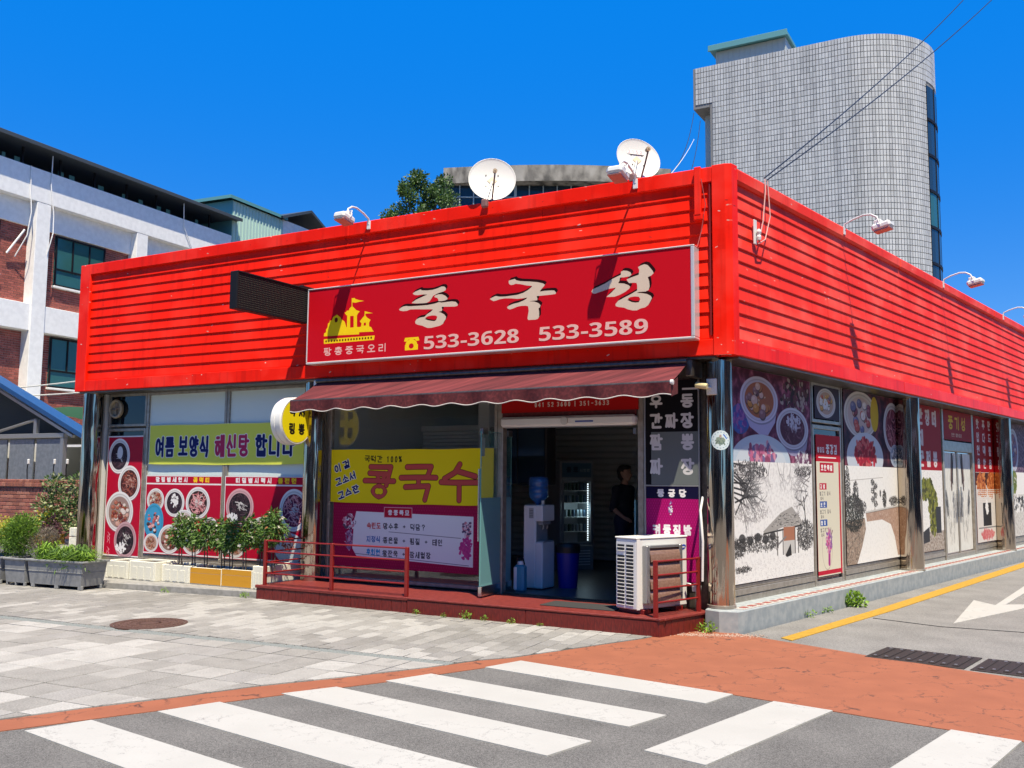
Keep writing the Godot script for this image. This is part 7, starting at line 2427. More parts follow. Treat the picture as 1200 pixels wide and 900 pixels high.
func build_left_yard() -> void:
	# --- planters
	var p1 := planter("p", 1.15, 0.46, 0.4, "long grey planter full of lime green spider plants", turned(-9.88, 0.012, 1.2, 5))
	var p2 := planter("p", 0.46, 0.46, 0.4, "short grey planter holding a round conifer beside the long planter", turned(-10.72, 0.012, 1.28, 3))
	var p3 := planter("p", 1.1, 0.46, 0.4, "grey planter cut by the left picture edge", turned(-11.62, 0.012, 1.3, 3))
	# spider plants
	for i in 7:
		var sp := thing("spider_plant", ["tuft of lime leaves at the right end of the long planter", "tuft of lime leaves second from the right in the long planter", "tuft of lime leaves third from the right in the long planter", "tuft of lime leaves in the middle of the long planter", "tuft of lime leaves third from the left in the long planter", "tuft of lime leaves second from the left in the long planter", "tuft of lime leaves at the left end of the long planter"][i], "plant", "spider plants in the long planter", at(-9.42 - i * 0.155, 0.37, 1.2))
		var s := new_st()
		for k in 130:
			var a := rng.randf() * TAU
			var out := rng.randf_range(0.09, 0.28)
			var up := rng.randf_range(0.06, 0.22) * (1.0 + 0.5 * sin(i * 2.3))
			var q0 := Vector3(rng.randfn() * 0.03, 0, rng.randfn() * 0.05)
			var q1 := q0 + Vector3(cos(a) * out * 0.5, up, sin(a) * out * 0.5)
			var q2 := q0 + Vector3(cos(a) * out * 1.2, up * 0.7, sin(a) * out * 1.2)
			var sd := Vector3(-sin(a), 0, cos(a)) * 0.008
			for t in [[q0 - sd, q0 + sd, q1 + sd], [q0 - sd, q1 + sd, q1 - sd], [q1 - sd, q1 + sd, q2]]:
				var nn: Vector3 = (t[2] - t[0]).cross(t[1] - t[0]).normalized()
				for v in t:
					s.set_normal(nn)
					s.add_vertex(v)
		part(sp, "leaves", s.commit(), M("leaf_lime") if i % 3 != 1 else M("leaf_green"))
		leaf_cloud(sp, "low_leaves", [[Vector3(0, 0.05, 0.1), 0.16]], 60, 0.09, M("leaf_green"), 0.2, 0.2)
	# round conifer and grey lavender, yellow shrub
	var cf := thing("round_conifer", "round bright green conifer in the short planter", "shrub", "", at(-11.12, 0.37, 1.15))
	part(cf, "stem", tube([Vector3.ZERO, Vector3(0.02, 0.3, 0)], [0.025, 0.015], 7), M("bark"))
	leaf_cloud(cf, "foliage", [[Vector3(0, 0.3, 0), 0.28], [Vector3(0.05, 0.48, 0), 0.22], [Vector3(-0.12, 0.35, 0.05), 0.2], [Vector3(0.08, 0.2, 0.1), 0.2]], 5200, 0.05, M("leaf_green"), -0.3, 0.3)
	leaf_cloud(cf, "young_foliage", [[Vector3(0, 0.4, 0.05), 0.28], [Vector3(0.05, 0.52, 0), 0.22]], 1700, 0.04, M("leaf_lime"), -0.3, 0.35)
	var lv := thing("dry_shrub", "dry grey-brown twiggy shrub between the conifer and the spider plants", "shrub", "", at(-10.62, 0.37, 1.08))
	var ts := new_st()
	for i in 160:
		var d := Vector3(rng.randfn() * 0.5, 1.0, rng.randfn() * 0.5).normalized()
		var l := rng.randf_range(0.25, 0.48)
		add_tube(ts, [Vector3(rng.randfn() * 0.03, 0, rng.randfn() * 0.03), d * l * 0.6, d * l + Vector3(rng.randfn() * 0.03, 0, rng.randfn() * 0.03)], [0.004, 0.003, 0.002], 4, Color.WHITE, false)
	part(lv, "twigs", ts.commit(), M("bark"))
	leaf_cloud(lv, "dry_leaves", [[Vector3(0, 0.3, 0), 0.2], [Vector3(0.08, 0.38, 0), 0.15]], 1500, 0.025, M("leaf_dry"), 0.0, 0.4)
	var ys := thing("yellow_shrub", "yellow flowering shrub at the left picture edge", "shrub", "", at(-11.6, 0.37, 1.1))
	part(ys, "stem", tube([Vector3.ZERO, Vector3(0.0, 0.25, 0)], [0.02, 0.012], 6), M("bark"))
	leaf_cloud(ys, "foliage", [[Vector3(0, 0.3, 0), 0.28], [Vector3(0.15, 0.35, 0.05), 0.2]], 1600, 0.04, M("leaf_lime"), 0.0, 0.5)
	leaf_cloud(ys, "flowers", [[Vector3(0, 0.36, 0.03), 0.3], [Vector3(0.15, 0.38, 0.05), 0.22]], 1200, 0.035, M("leaf_yellow"), 0.0, 0.8)
	# --- raised bed, brick wall
	part(self, "garden_bed", prism([[-19, -1.35], [-11.75, -1.35], [-11.75, -0.25], [-19, -0.25]], -0.05, 0.42, 0.02), M("concrete"))
	tag(get_child(get_child_count() - 1), "raised concrete bed along the foot of the low brick wall", "planting bed")
	var bw := thing("brick_wall", "low red brick garden wall with a projecting coping", "wall", "", at(-12.0, 0, -1.5))
	box_part(bw, "core", Vector3(-7.0, 0.0, -0.2), Vector3(0.0, 1.44, -0.012), M("brick_mortar"), 0.004)
	var brick_meshes := []
	for i in 3:
		brick_meshes.append(bevel(Vector3(0.205, 0.064, 0.03), 0.006))
	var bm := []
	for i in 4:
		var v: Array = [[0.24, 0.085, 0.06], [0.29, 0.1, 0.075], [0.2, 0.07, 0.055], [0.34, 0.14, 0.1]][i]
		bm.append(grained("garden_brick_%d" % i, lin(v[0] * 0.8, v[1] * 0.8, v[2] * 0.8), lin(v[0] * 1.2, v[1] * 1.2, v[2] * 1.2), 0.4, 0.9, 0.0, 0.08, 110 + i, 3, 128))
	for r in 13:
		for c in 20:
			var y := 0.45 + r * 0.076
			var xx := -0.11 - c * 0.217 - (0.108 if r % 2 else 0.0)
			part(bw, "brick", brick_meshes[0], bm[rng.randi() % 4], at(xx, y + 0.033, -0.006 + rng.randf() * 0.004))
	for c in 62:
		part(bw, "coping_brick", bevel(Vector3(0.1, 0.085, 0.27), 0.008), bm[rng.randi() % 4], at(-0.06 - c * 0.109, 1.49, -0.09))
		part(bw, "coping_brick", bevel(Vector3(0.1, 0.06, 0.24), 0.008), bm[rng.randi() % 4], at(-0.06 - c * 0.109, 1.565, -0.09))
	for x in [-13.35, -13.95, -14.35, -15.2]:
		var sp := thing("fence_spike", {-13.35: "white capped spike on the brick wall, nearest the shop", -13.95: "white capped spike on the brick wall, second from the shop", -14.35: "white capped spike on the brick wall, third from the shop", -15.2: "white capped spike on the brick wall, farthest from the shop"}[x], "spike", "capped spikes on the brick wall", at(x, 1.6, -1.6))
		part(sp, "rod", tube([Vector3.ZERO, Vector3(-0.02, 0.2, 0), Vector3(0, 0.34, 0)], 0.012, 6), M("black_metal"))
		part(sp, "cap", bevel(Vector3(0.05, 0.1, 0.04), 0.01), M("white_plastic"), at(0.01, 0.36, 0))
	# --- shrubs against the wall and the orange crate
	for q in [[-13.25, -0.85, 1.25, "leafy shrub with pale spotted leaves, left of two against the brick wall"], [-12.6, -0.9, 1.3, "leafy shrub with pale spotted leaves, right of two against the brick wall"]]:
		var sh := thing("wall_shrub", q[3], "shrub", "pale leaved shrubs against the brick wall", at(q[0], 0.42, q[1]))
		part(sh, "stem", tube([Vector3.ZERO, Vector3(0.03, 0.5, 0), Vector3(0.0, 1.0, 0)], [0.03, 0.02, 0.01], 7), M("bark"))
		var lumps := [[Vector3(0, 0.5, 0), 0.3], [Vector3(0.1, 0.8, 0), 0.28], [Vector3(-0.15, 0.7, 0.05), 0.22], [Vector3(0.02, 1.1, 0), 0.2], [Vector3(0.12, 0.35, 0.1), 0.22]]
		leaf_cloud(sh, "foliage", lumps, 700, 0.075, M("leaf_deep"), 0.1, 0.5)
		leaf_cloud(sh, "pale_foliage", lumps, 420, 0.07, M("leaf_pale"), 0.1, 0.5)
	var pw := thing("purple_shrub", "small purple leaved shrub beside the orange crate", "shrub", "", at(-12.75, 0.42, -0.6))
	part(pw, "stem", tube([Vector3.ZERO, Vector3(0.0, 0.3, 0)], 0.015, 6), M("bark"))
	leaf_cloud(pw, "foliage", [[Vector3(0, 0.35, 0), 0.22], [Vector3(-0.15, 0.3, 0.0), 0.16]], 380, 0.06, M("leaf_purple"), 0.0, 0.5)
	var oc := thing("orange_crate", "orange plastic crate used as a plant pot on the raised bed", "crate", "", at(-13.2, 0.42, -0.75))
	for e in [[-0.3, -0.28, -0.15, 0.15], [0.28, 0.3, -0.15, 0.15], [-0.28, 0.28, -0.15, -0.13], [-0.28, 0.28, 0.13, 0.15]]:
		box_part(oc, "side", Vector3(e[0], 0.0, e[2]), Vector3(e[1], 0.18, e[3]), M("orange_pot"), 0.006)
	box_part(oc, "base", Vector3(-0.28, 0.0, -0.13), Vector3(0.28, 0.02, 0.13), M("orange_pot"), 0.004)
	for x in [-0.31, -0.1, 0.1, 0.27]:
		box_part(oc, "rib", Vector3(x, 0.0, 0.15), Vector3(x + 0.03, 0.185, 0.165), M("orange_pot"), 0.004)
	box_part(oc, "earth", Vector3(-0.28, 0.12, -0.13), Vector3(0.28, 0.14, 0.13), M("soil"), 0.005)
	var of := thing("potted_plant", "bushy green plant with yellow tips growing in the orange crate", "plant", "", at(-13.2, 0.56, -0.75))
	part(of, "stem", tube([Vector3.ZERO, Vector3(0.02, 0.25, 0)], 0.012, 6), M("bark"))
	leaf_cloud(of, "foliage", [[Vector3(0, 0.22, 0), 0.24], [Vector3(0.12, 0.3, 0), 0.18]], 500, 0.07, M("leaf_green"), 0.0, 0.5)
	leaf_cloud(of, "yellow_leaves", [[Vector3(0.05, 0.3, 0.05), 0.24]], 160, 0.06, M("leaf_yellow"), 0.0, 0.5)
	# two foam boxes on the bed beside the shop
	for i in 2:
		var fb := thing("foam_box", ["lower foam box on the raised bed close to the steel column", "upper foam box on the raised bed close to the steel column"][i], "box", "foam boxes on the raised bed", at(-12.1, 0.42 + i * 0.17, -0.75))
		foam_box(fb, 0.5, 0.16, 0.34, false)
	# --- foam boxes along the step, holding the row of shrubs
	var fx := [[-9.88, -9.35, 0.27, false, "foam planting box next to the grey planter"], [-9.33, -8.74, 0.29, false, "ribbed foam planting box, second from the grey planter"], [-8.72, -8.11, 0.26, false, "foam planting box left of the orange taped ones"], [-8.1, -7.46, 0.25, true, "foam box wrapped in orange tape, left of two"], [-7.45, -6.86, 0.26, true, "foam box wrapped in orange tape, right of two"], [-6.85, -6.62, 0.33, false, "tall deep foam box touching the left end of the deck"]]
	for q in fx:
		var deep: float = 0.75 if q[0] > -6.86 else 0.42
		var fb := thing("foam_box", q[4], "box", "foam planting boxes on the concrete step", at((q[0] + q[1]) * 0.5, 0.1, 0.55 - 0.12 - deep * 0.5 + (0.1 if q[0] < -9.0 else 0.0)))
		foam_box(fb, q[1] - q[0], q[2], deep, q[3])
	var labels := ["leafy potted shrub nearest the blue plate poster, leftmost of the row", "second leafy shrub from the left in the foam boxes", "third leafy shrub from the left in the foam boxes", "fourth leafy shrub from the left in the foam boxes", "fourth leafy shrub from the right in the foam boxes", "third leafy shrub from the right in the foam boxes", "second leafy shrub from the right in the foam boxes", "tallest leafy shrub, rightmost of the row beside the deck railing"]
	for i in 8:
		var x := -8.4 + i * 0.262
		var sh := thing("row_shrub", labels[i], "shrub", "row of leafy shrubs in the foam boxes", at(x, 0.3, 0.3 + rng.randf_range(-0.06, 0.06)))
		var h := rng.randf_range(0.56, 0.68) + (0.12 if i == 7 else 0.0)
		for k in 2:
			part(sh, "stem", tube([Vector3(k * 0.05 - 0.02, 0, 0), Vector3(k * 0.06 - 0.03, h * 0.5, 0.01), Vector3(k * 0.1 - 0.05, h, 0)], [0.01, 0.008, 0.005], 6), M("bark"))
		var lumps := [[Vector3(0, h, 0), 0.15], [Vector3(-0.07, h - 0.13, 0.03), 0.13], [Vector3(0.08, h - 0.1, 0), 0.14], [Vector3(0.0, h - 0.18, 0.04), 0.11], [Vector3(rng.randfn() * 0.05, h + 0.1, 0), 0.09]]
		leaf_cloud(sh, "foliage", lumps, 520, 0.075, M("leaf_green"), 0.8, 0.34)
		leaf_cloud(sh, "dark_foliage", lumps, 260, 0.075, M("leaf_deep"), 0.8, 0.32)
		leaf_cloud(sh, "rusty_leaves", lumps, 30, 0.05, M("leaf_rust"), 0.8, 0.4)
		leaf_cloud(sh, "blossom", lumps, 26, 0.05, M("petal_white"), 0.3, 0.9)
	build_shed()


func foam_box(t: Node3D, w: float, h: float, d: float, taped: bool) -> void:
	var r := 0.03
	for e in [[-w / 2, -w / 2 + r, -d / 2, d / 2], [w / 2 - r, w / 2, -d / 2, d / 2], [-w / 2 + r, w / 2 - r, -d / 2, -d / 2 + r], [-w / 2 + r, w / 2 - r, d / 2 - r, d / 2]]:
		box_part(t, "side", Vector3(e[0], 0, e[2]), Vector3(e[1], h, e[3]), M("foam_white"), 0.008)
	box_part(t, "earth", Vector3(-w / 2 + r, 0.01, -d / 2 + r), Vector3(w / 2 - r, h - 0.03, d / 2 - r), M("soil"), 0.01)
	if taped:
		for y in [0.015, h * 0.36, h * 0.68]:
			box_part(t, "tape", Vector3(-w / 2 + 0.004, y, d / 2 + 0.0005), Vector3(w / 2 - 0.004, y + h * 0.3, d / 2 + 0.003), M("orange_tape"), 0.0008)
	else:
		for i in 3:
			box_part(t, "rib", Vector3(-w * 0.36 + i * w * 0.26, 0.02, d / 2), Vector3(-w * 0.36 + i * w * 0.26 + w * 0.18, h * 0.72, d / 2 + 0.006), M("foam_white"), 0.004)


func build_shed() -> void:
	# open shed with a blue edged sloping roof behind the brick wall
	var t := thing("open_shed", "open shed with a blue edged sloping roof and grey vinyl walls", "shed", "", at(-18.3, 0, -4.5))
	# roof falls to the right
	var xl := -7.0
	var yl := 5.85
	var xr := 0.95
	var yr := 2.62
	var d := Vector3(xr - xl, yr - yl, 0).normalized()
	var rot := Transform3D(Basis(d, Vector3(0, 0, 1).cross(d), Vector3(0, 0, 1)), Vector3(xl, yl, 0))
	var len := Vector2(xr - xl, yr - yl).length()
	box_part(t, "roof", Vector3(0, -0.05, -0.45), Vector3(len, 0.0, -0.03), M("blue_edge"), 0.01, rot)
	box_part(t, "ceiling", Vector3(-7.0, 2.68, -5.0), Vector3(0.6, 2.74, -0.5), M("pale_sheet"), 0.01)  # flat ceiling added to keep the bay below it in shade
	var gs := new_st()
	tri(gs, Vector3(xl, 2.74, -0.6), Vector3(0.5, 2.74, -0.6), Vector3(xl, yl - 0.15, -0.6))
	part(t, "gable_shade_panel", gs.commit(), M("gable_shade"))  # dark sheet painted as the shade behind the open truss
	box_part(t, "edge", Vector3(0, -0.09, -0.028), Vector3(len + 0.02, 0.035, 0.03), M("blue_edge"), 0.008, rot)
	box_part(t, "rafter", Vector3(0, -0.26, -0.16), Vector3(len - 0.6, -0.17, -0.08), M("grey_metal"), 0.01, rot)
	box_part(t, "beam", Vector3(-7.0, 2.62, -0.2), Vector3(0.0, 2.74, -0.05), M("grey_metal"), 0.01)
	for x in [-0.06, -3.2]:
		box_part(t, "post", Vector3(x - 0.06, 0.0, -0.18), Vector3(x + 0.06, 2.62, -0.06), M("grey_metal"), 0.008)
	box_part(t, "king_post", Vector3(-1.25, 2.74, -0.17), Vector3(-1.13, 3.1, -0.07), M("grey_metal"), 0.006)
	part(t, "strut", tube([Vector3(-1.2, 3.1, -0.12), Vector3(-3.0, 2.78, -0.12)], 0.04, 6), M("grey_metal"))
	for i in 4:
		box_part(t, "vinyl_wall", Vector3(-1.12 * (i + 1), 0.2, -0.14), Vector3(-1.12 * i - 0.12, 2.6, -0.1), M("vinyl_grey"), 0.004)
	box_part(t, "rail", Vector3(-5.0, 1.42, -0.09), Vector3(-0.12, 1.47, -0.06), M("grey_metal"), 0.006)
	box_part(t, "back_wall", Vector3(-6.8, 0.0, -5.0), Vector3(0.8, 2.6, -4.9), M("pale_sheet"), 0.01)
	box_part(t, "side_wall", Vector3(0.2, 0.0, -4.9), Vector3(0.3, 2.55, -1.2), M("grey_sheet"), 0.01)
	# dark van-like bay beyond the vinyl, with a red and green crate stack
	var cr := thing("crate_stack", "red crate below a green one in the dark shed bay", "crate", "", at(-17.55, 0, -5.6))
	box_part(cr, "lower_crate", Vector3(-0.3, 1.2, -0.2), Vector3(0.3, 1.75, 0.2), mat("crate_red", lin(0.2, 0.02, 0.025), 0.5), 0.02)
	box_part(cr, "upper_crate", Vector3(-0.28, 1.76, -0.2), Vector3(0.3, 2.2, 0.2), mat("crate_green", lin(0.08, 0.2, 0.17), 0.5), 0.02)
	box_part(cr, "stand", Vector3(-0.3, 0.0, -0.2), Vector3(0.3, 1.19, 0.2), M("pale_sheet"), 0.01)
	# white corrugated fence behind
	var wf := thing("white_fence", "white corrugated fence behind the blue edged shed", "fence", "", at(-22.5, 0, -9.5))
	for i in 30:
		box_part(wf, "sheet", Vector3(i * 0.3, 0.0, -0.02 - 0.02 * (i % 2)), Vector3(i * 0.3 + 0.298, 4.05, 0.0 - 0.02 * (i % 2)), M("white_render"), 0.006)
	# green shade net, slack between its cords
	var s := new_st()
	var corners := [Vector3(-22.2, 3.5, -6.0), Vector3(-17.0, 2.9, -6.0), Vector3(-17.0, 4.35, -6.4), Vector3(-21.6, 3.62, -6.4)]
	for i in 16:
		for j in 6:
			for q in [[0, 0], [1, 1], [0, 1], [0, 0], [1, 0], [1, 1]]:
				var u: float = (i + q[0]) / 16.0
				var v: float = (j + q[1]) / 6.0
				var p: Vector3 = corners[0].lerp(corners[1], u).lerp(corners[3].lerp(corners[2], u), v)
				p.y += -0.32 * sin(u * PI) * v + 0.02 * sin(u * 20.0 + v * 4.0)
				s.set_smooth_group(1)
				s.add_vertex(p)
	s.generate_normals()
	var net := part(self, "shade_net", s.commit(), M("shade_net"))
	tag(net, "dark green shade net slung behind the blue edged shed", "net")
	for q in [[Vector3(-26.0, 4.2, -6.4), Vector3(-16.5, 4.5, -6.4), "upper white cord above the green shade net"], [Vector3(-26.0, 4.05, -6.6), Vector3(-16.5, 4.1, -6.6), "lower white cord above the green shade net"]]:
		var o := part(self, "guy_cord", tube(sagging(q[0], q[1], 0.08, 8), 0.02, 6), M("white_plastic"))
		tag(o, q[2], "cord", "white cords over the shade net")


# ---------------------------------------------------------------- buildings behind
# bricks of a wall area (a0..a1, y0..y1) at local z, one mesh, each brick with its own edges and tone
func add_bricks(s: SurfaceTool, a0: float, a1: float, y0: float, y1: float, z: float) -> void:
	var r := 0
	var y := y0
	while y < y1 - 0.03:
		var x := a0 - (0.11 if r % 2 else 0.0)
		while x < a1 - 0.02:
			var l := maxf(x, a0)
			var h := minf(x + 0.205, a1)
			if h - l > 0.03:
				var k := rng.randf_range(0.7, 1.25)
				add_box(s, Vector3(l, y, z - 0.01), Vector3(h, minf(y + 0.062, y1), z + rng.randf() * 0.003), I, Color(0.3 * k, 0.085 * k, 0.065 * k))
			x += 0.22
		y += 0.075
		r += 1


func build_far_buildings() -> void:
	build_brick_block()
	build_tower()
	build_concrete_block()
	# tree behind the roof
	var t := thing("tree", "dark leafy tree top rising behind the red roof", "tree", "", at(-17.85, 0, -19.6))
	part(t, "trunk", tube([Vector3.ZERO, Vector3(0.1, 4, 0), Vector3(0.0, 8, 0.1), Vector3(0.1, 11.8, 0)], [0.24, 0.2, 0.14, 0.06], 10), M("bark"))
	for i in 9:
		var a := i * 2.4
		part(t, "limb", tube([Vector3(0, 9.2 + i * 0.3, 0), Vector3(cos(a) * 0.6, 10.2 + i * 0.27, sin(a) * 0.5), Vector3(cos(a) * 1.2, 10.9 + i * 0.25, sin(a) * 1.0)], [0.06, 0.04, 0.015], 6), M("bark"))
	var lumps := []
	for i in 46:
		var a := rng.randf() * TAU
		var r := rng.randf() * 1.55
		var y := rng.randf_range(10.9, 13.45)
		var fit := 1.0 - absf(y - 12.2) / 3.0
		lumps.append([Vector3(cos(a) * r * fit * 1.25, y, sin(a) * r * fit), rng.randf_range(0.2, 0.42)])
	lumps.append([Vector3(-1.75, 12.1, 0.2), 0.3])
	lumps.append([Vector3(-1.3, 12.25, 0.2), 0.38])
	lumps.append([Vector3(-0.3, 13.5, 0.2), 0.28])
	leaf_cloud(t, "crown", lumps, 8200, 0.13, M("leaf_tree"), 0.2, 0.6)
	leaf_cloud(t, "bright_leaves", lumps, 2600, 0.12, M("leaf_green"), 0.2, 0.6)  # brighter green leaves scattered at random through the crown


func build_brick_block() -> void:
	var h := deg_to_rad(5.1)
	var e := Vector3(-sin(h), 0, -cos(h))
	var n := Vector3(cos(h), 0, -sin(h))
	var b := thing("brick_block", "white framed red brick building with teal windows behind on the left", "building", "", Transform3D(Basis(e, Vector3.UP, n), Vector3(-25.57, 0, -9.6)))
	var A0 := -9.5
	var A1 := 7.9
	box_part(b, "core", Vector3(A0, 0.0, -9.0), Vector3(16.0, 11.4, -0.42), M("brick_mortar"), 0.01)
	box_part(b, "parapet", Vector3(A0, 10.63, -0.6), Vector3(A1, 11.72, 0.0), M("white_render"), 0.01)
	box_part(b, "floor_beam", Vector3(A0, 6.35, -0.42), Vector3(A1, 7.22, -0.06), M("white_render"), 0.01)
	box_part(b, "floor_beam", Vector3(A0, 2.2, -0.42), Vector3(A1, 3.1, -0.06), M("white_render"), 0.01)
	for c in [-9.9, -5.66, -1.41, 2.84, 7.1]:
		box_part(b, "pier", Vector3(c, 0.0, -0.42), Vector3(c + 0.53, 10.62, -0.004), M("white_render"), 0.01)
	var s := new_st()
	for bay in 4:
		var a0: float = [-9.37, -5.13, -0.88, 3.37][bay]
		var a1: float = [-5.66, -1.41, 2.84, 7.1][bay]
		box_part(b, "recess_panel", Vector3(a0, 9.82, -0.42), Vector3(a1, 10.625, -0.3), M("white_render"), 0.004)
		var w0 := a0 + 0.55
		var w1 := a0 + 2.63
		if bay == 1:
			w0 = -4.52
			w1 = -2.44
		for f in [[4.6, 6.3, 3.1, 6.35], [8.05, 9.77, 7.22, 9.82]]:
			add_bricks(s, a0, w0, f[2], f[3], -0.405)
			add_bricks(s, w1, a1, f[2], f[3], -0.405)
			add_bricks(s, w0, w1, f[2], f[0] - 0.06, -0.405)
			var win := box_part(b, "window", Vector3(w0, f[0], -0.419), Vector3(w1, f[1], -0.37), M("teal_glass"), 0.004)
			var W: float = w1 - w0
			var H: float = f[1] - f[0]
			for q in [[-W / 2, -H / 2, -W / 2 + 0.06, H / 2], [W / 2 - 0.06, -H / 2, W / 2, H / 2], [-W / 2 + 0.06, -H / 2, W / 2 - 0.06, -H / 2 + 0.06], [-W / 2 + 0.06, H / 2 - 0.06, W / 2 - 0.06, H / 2], [-W / 2 + 0.06, -H * 0.18, W / 2 - 0.06, -H * 0.18 + 0.06], [-0.36, -H * 0.18 + 0.06, -0.31, H / 2 - 0.06], [0.34, -H / 2 + 0.06, 0.39, H / 2 - 0.06]]:
				box_part(win, "frame", Vector3(q[0], q[1], 0.02), Vector3(q[2], q[3], 0.06), M("black_metal"), 0.004)
			box_part(win, "sill", Vector3(-W / 2 - 0.05, -H / 2 - 0.07, -0.01), Vector3(W / 2 + 0.05, -H / 2 - 0.005, 0.12), M("white_render"), 0.008)
	var bricks := part(b, "bricks", s.commit(), M("brick_face"))
	stuff(bricks)
	# roof canopy on the parapet, with the dark void below it
	box_part(b, "canopy", Vector3(A0, 12.38, -6.0), Vector3(A1 + 0.25, 12.46, 0.3), M("roof_dark"), 0.01)
	box_part(b, "canopy_edge", Vector3(A0, 12.34, 0.302), Vector3(A1 + 0.26, 12.475, 0.34), M("roof_dark"), 0.008)
	box_part(b, "void_wall", Vector3(A0, 11.4, -2.2), Vector3(A1, 12.38, -2.1), M("grey_sheet"), 0.004)
	for i in 12:
		box_part(b, "canopy_post", Vector3(A0 + 0.4 + i * 1.45, 11.72, -0.35), Vector3(A0 + 0.46 + i * 1.45, 12.38, -0.29), M("black_metal"), 0.004)
	for a in [[-2.7, 0.12], [-2.35, 0.12], [-1.9, 0.2], [-0.2, 0.22], [0.25, 0.22], [1.5, 0.25], [2.6, 0.22], [3.4, 0.2], [4.3, 0.22], [4.8, 0.2], [6.4, 0.15]]:
		box_part(b, "daylight_board", Vector3(a[0], 11.74, -0.62), Vector3(a[0] + a[1], 12.1, -0.6), mat("dull_teal", lin(0.1, 0.26, 0.23), 0.4), 0.002)  # teal boards coloured as daylight seen through openings under the canopy
	# loose cables and a drain pipe on the face
	for q in [[[Vector3(-1.75, 11.72, 0.02), Vector3(-1.72, 10.9, 0.04), Vector3(-1.66, 10.2, 0.05), Vector3(-1.75, 9.4, 0.03), Vector3(-1.9, 8.7, -0.3)], "cable"], [[Vector3(-0.95, 12.3, 0.02), Vector3(-0.98, 11.3, 0.05), Vector3(-0.82, 10.3, 0.06), Vector3(-0.8, 9.7, 0.05), Vector3(-0.95, 9.0, 0.03), Vector3(-0.7, 8.3, -0.38)], "cable"], [[Vector3(5.0, 12.3, 0.1), Vector3(5.1, 11.4, 0.05), Vector3(5.9, 10.2, 0.02)], "cable"], [[Vector3(-2.2, 8.75, -0.3), Vector3(-1.75, 9.6, -0.1)], "pipe"]]:
		part(b, q[1], tube(q[0], 0.035 if q[1] == "pipe" else 0.018, 6), M("white_render"))
	# rooftop sheds further along
	box_part(b, "mint_shed", Vector3(7.9, 11.4, -3.2), Vector3(11.25, 13.25, -0.02), M("mint_sheet"), 0.006)
	for i in 16:
		box_part(b, "mint_rib", Vector3(7.95 + i * 0.205, 11.4, -0.02), Vector3(8.03 + i * 0.205, 13.2, 0.01), M("mint_sheet"), 0.004)
	box_part(b, "mint_shed_shaded_end", Vector3(7.88, 11.4, -3.2), Vector3(7.899, 13.25, 0.0), M("teal_trim"), 0.002)  # end wall coloured darker teal to carry the shade on that side
	part(b, "mint_shed_roof", prism([[7.6, -3.5], [11.4, -3.5], [11.4, 0.14], [7.6, 0.14]], 13.26, 13.4), M("teal_trim"))
	box_part(b, "white_shed", Vector3(11.3, 11.4, -3.5), Vector3(13.25, 13.3, -0.05), M("white_render"), 0.006)
	var rs := new_st()
	for q in [[10.9, 13.3, 13.0, 14.1], [13.0, 14.1, 16.2, 12.6]]:
		var d := Vector3(q[2] - q[0], q[3] - q[1], 0).normalized()
		add_box(rs, Vector3(0, -0.08, -4.0), Vector3(Vector2(q[2] - q[0], q[3] - q[1]).length(), 0.04, 0.25), Transform3D(Basis(d, Vector3(0, 0, 1).cross(d), Vector3(0, 0, 1)), Vector3(q[0], q[1], 0)))
	part(b, "dark_gable_roof", rs.commit(), M("roof_dark"))
	box_part(b, "gable_back", Vector3(11.3, 11.4, -4.0), Vector3(15.5, 13.0, -3.6), M("grey_sheet"), 0.004)


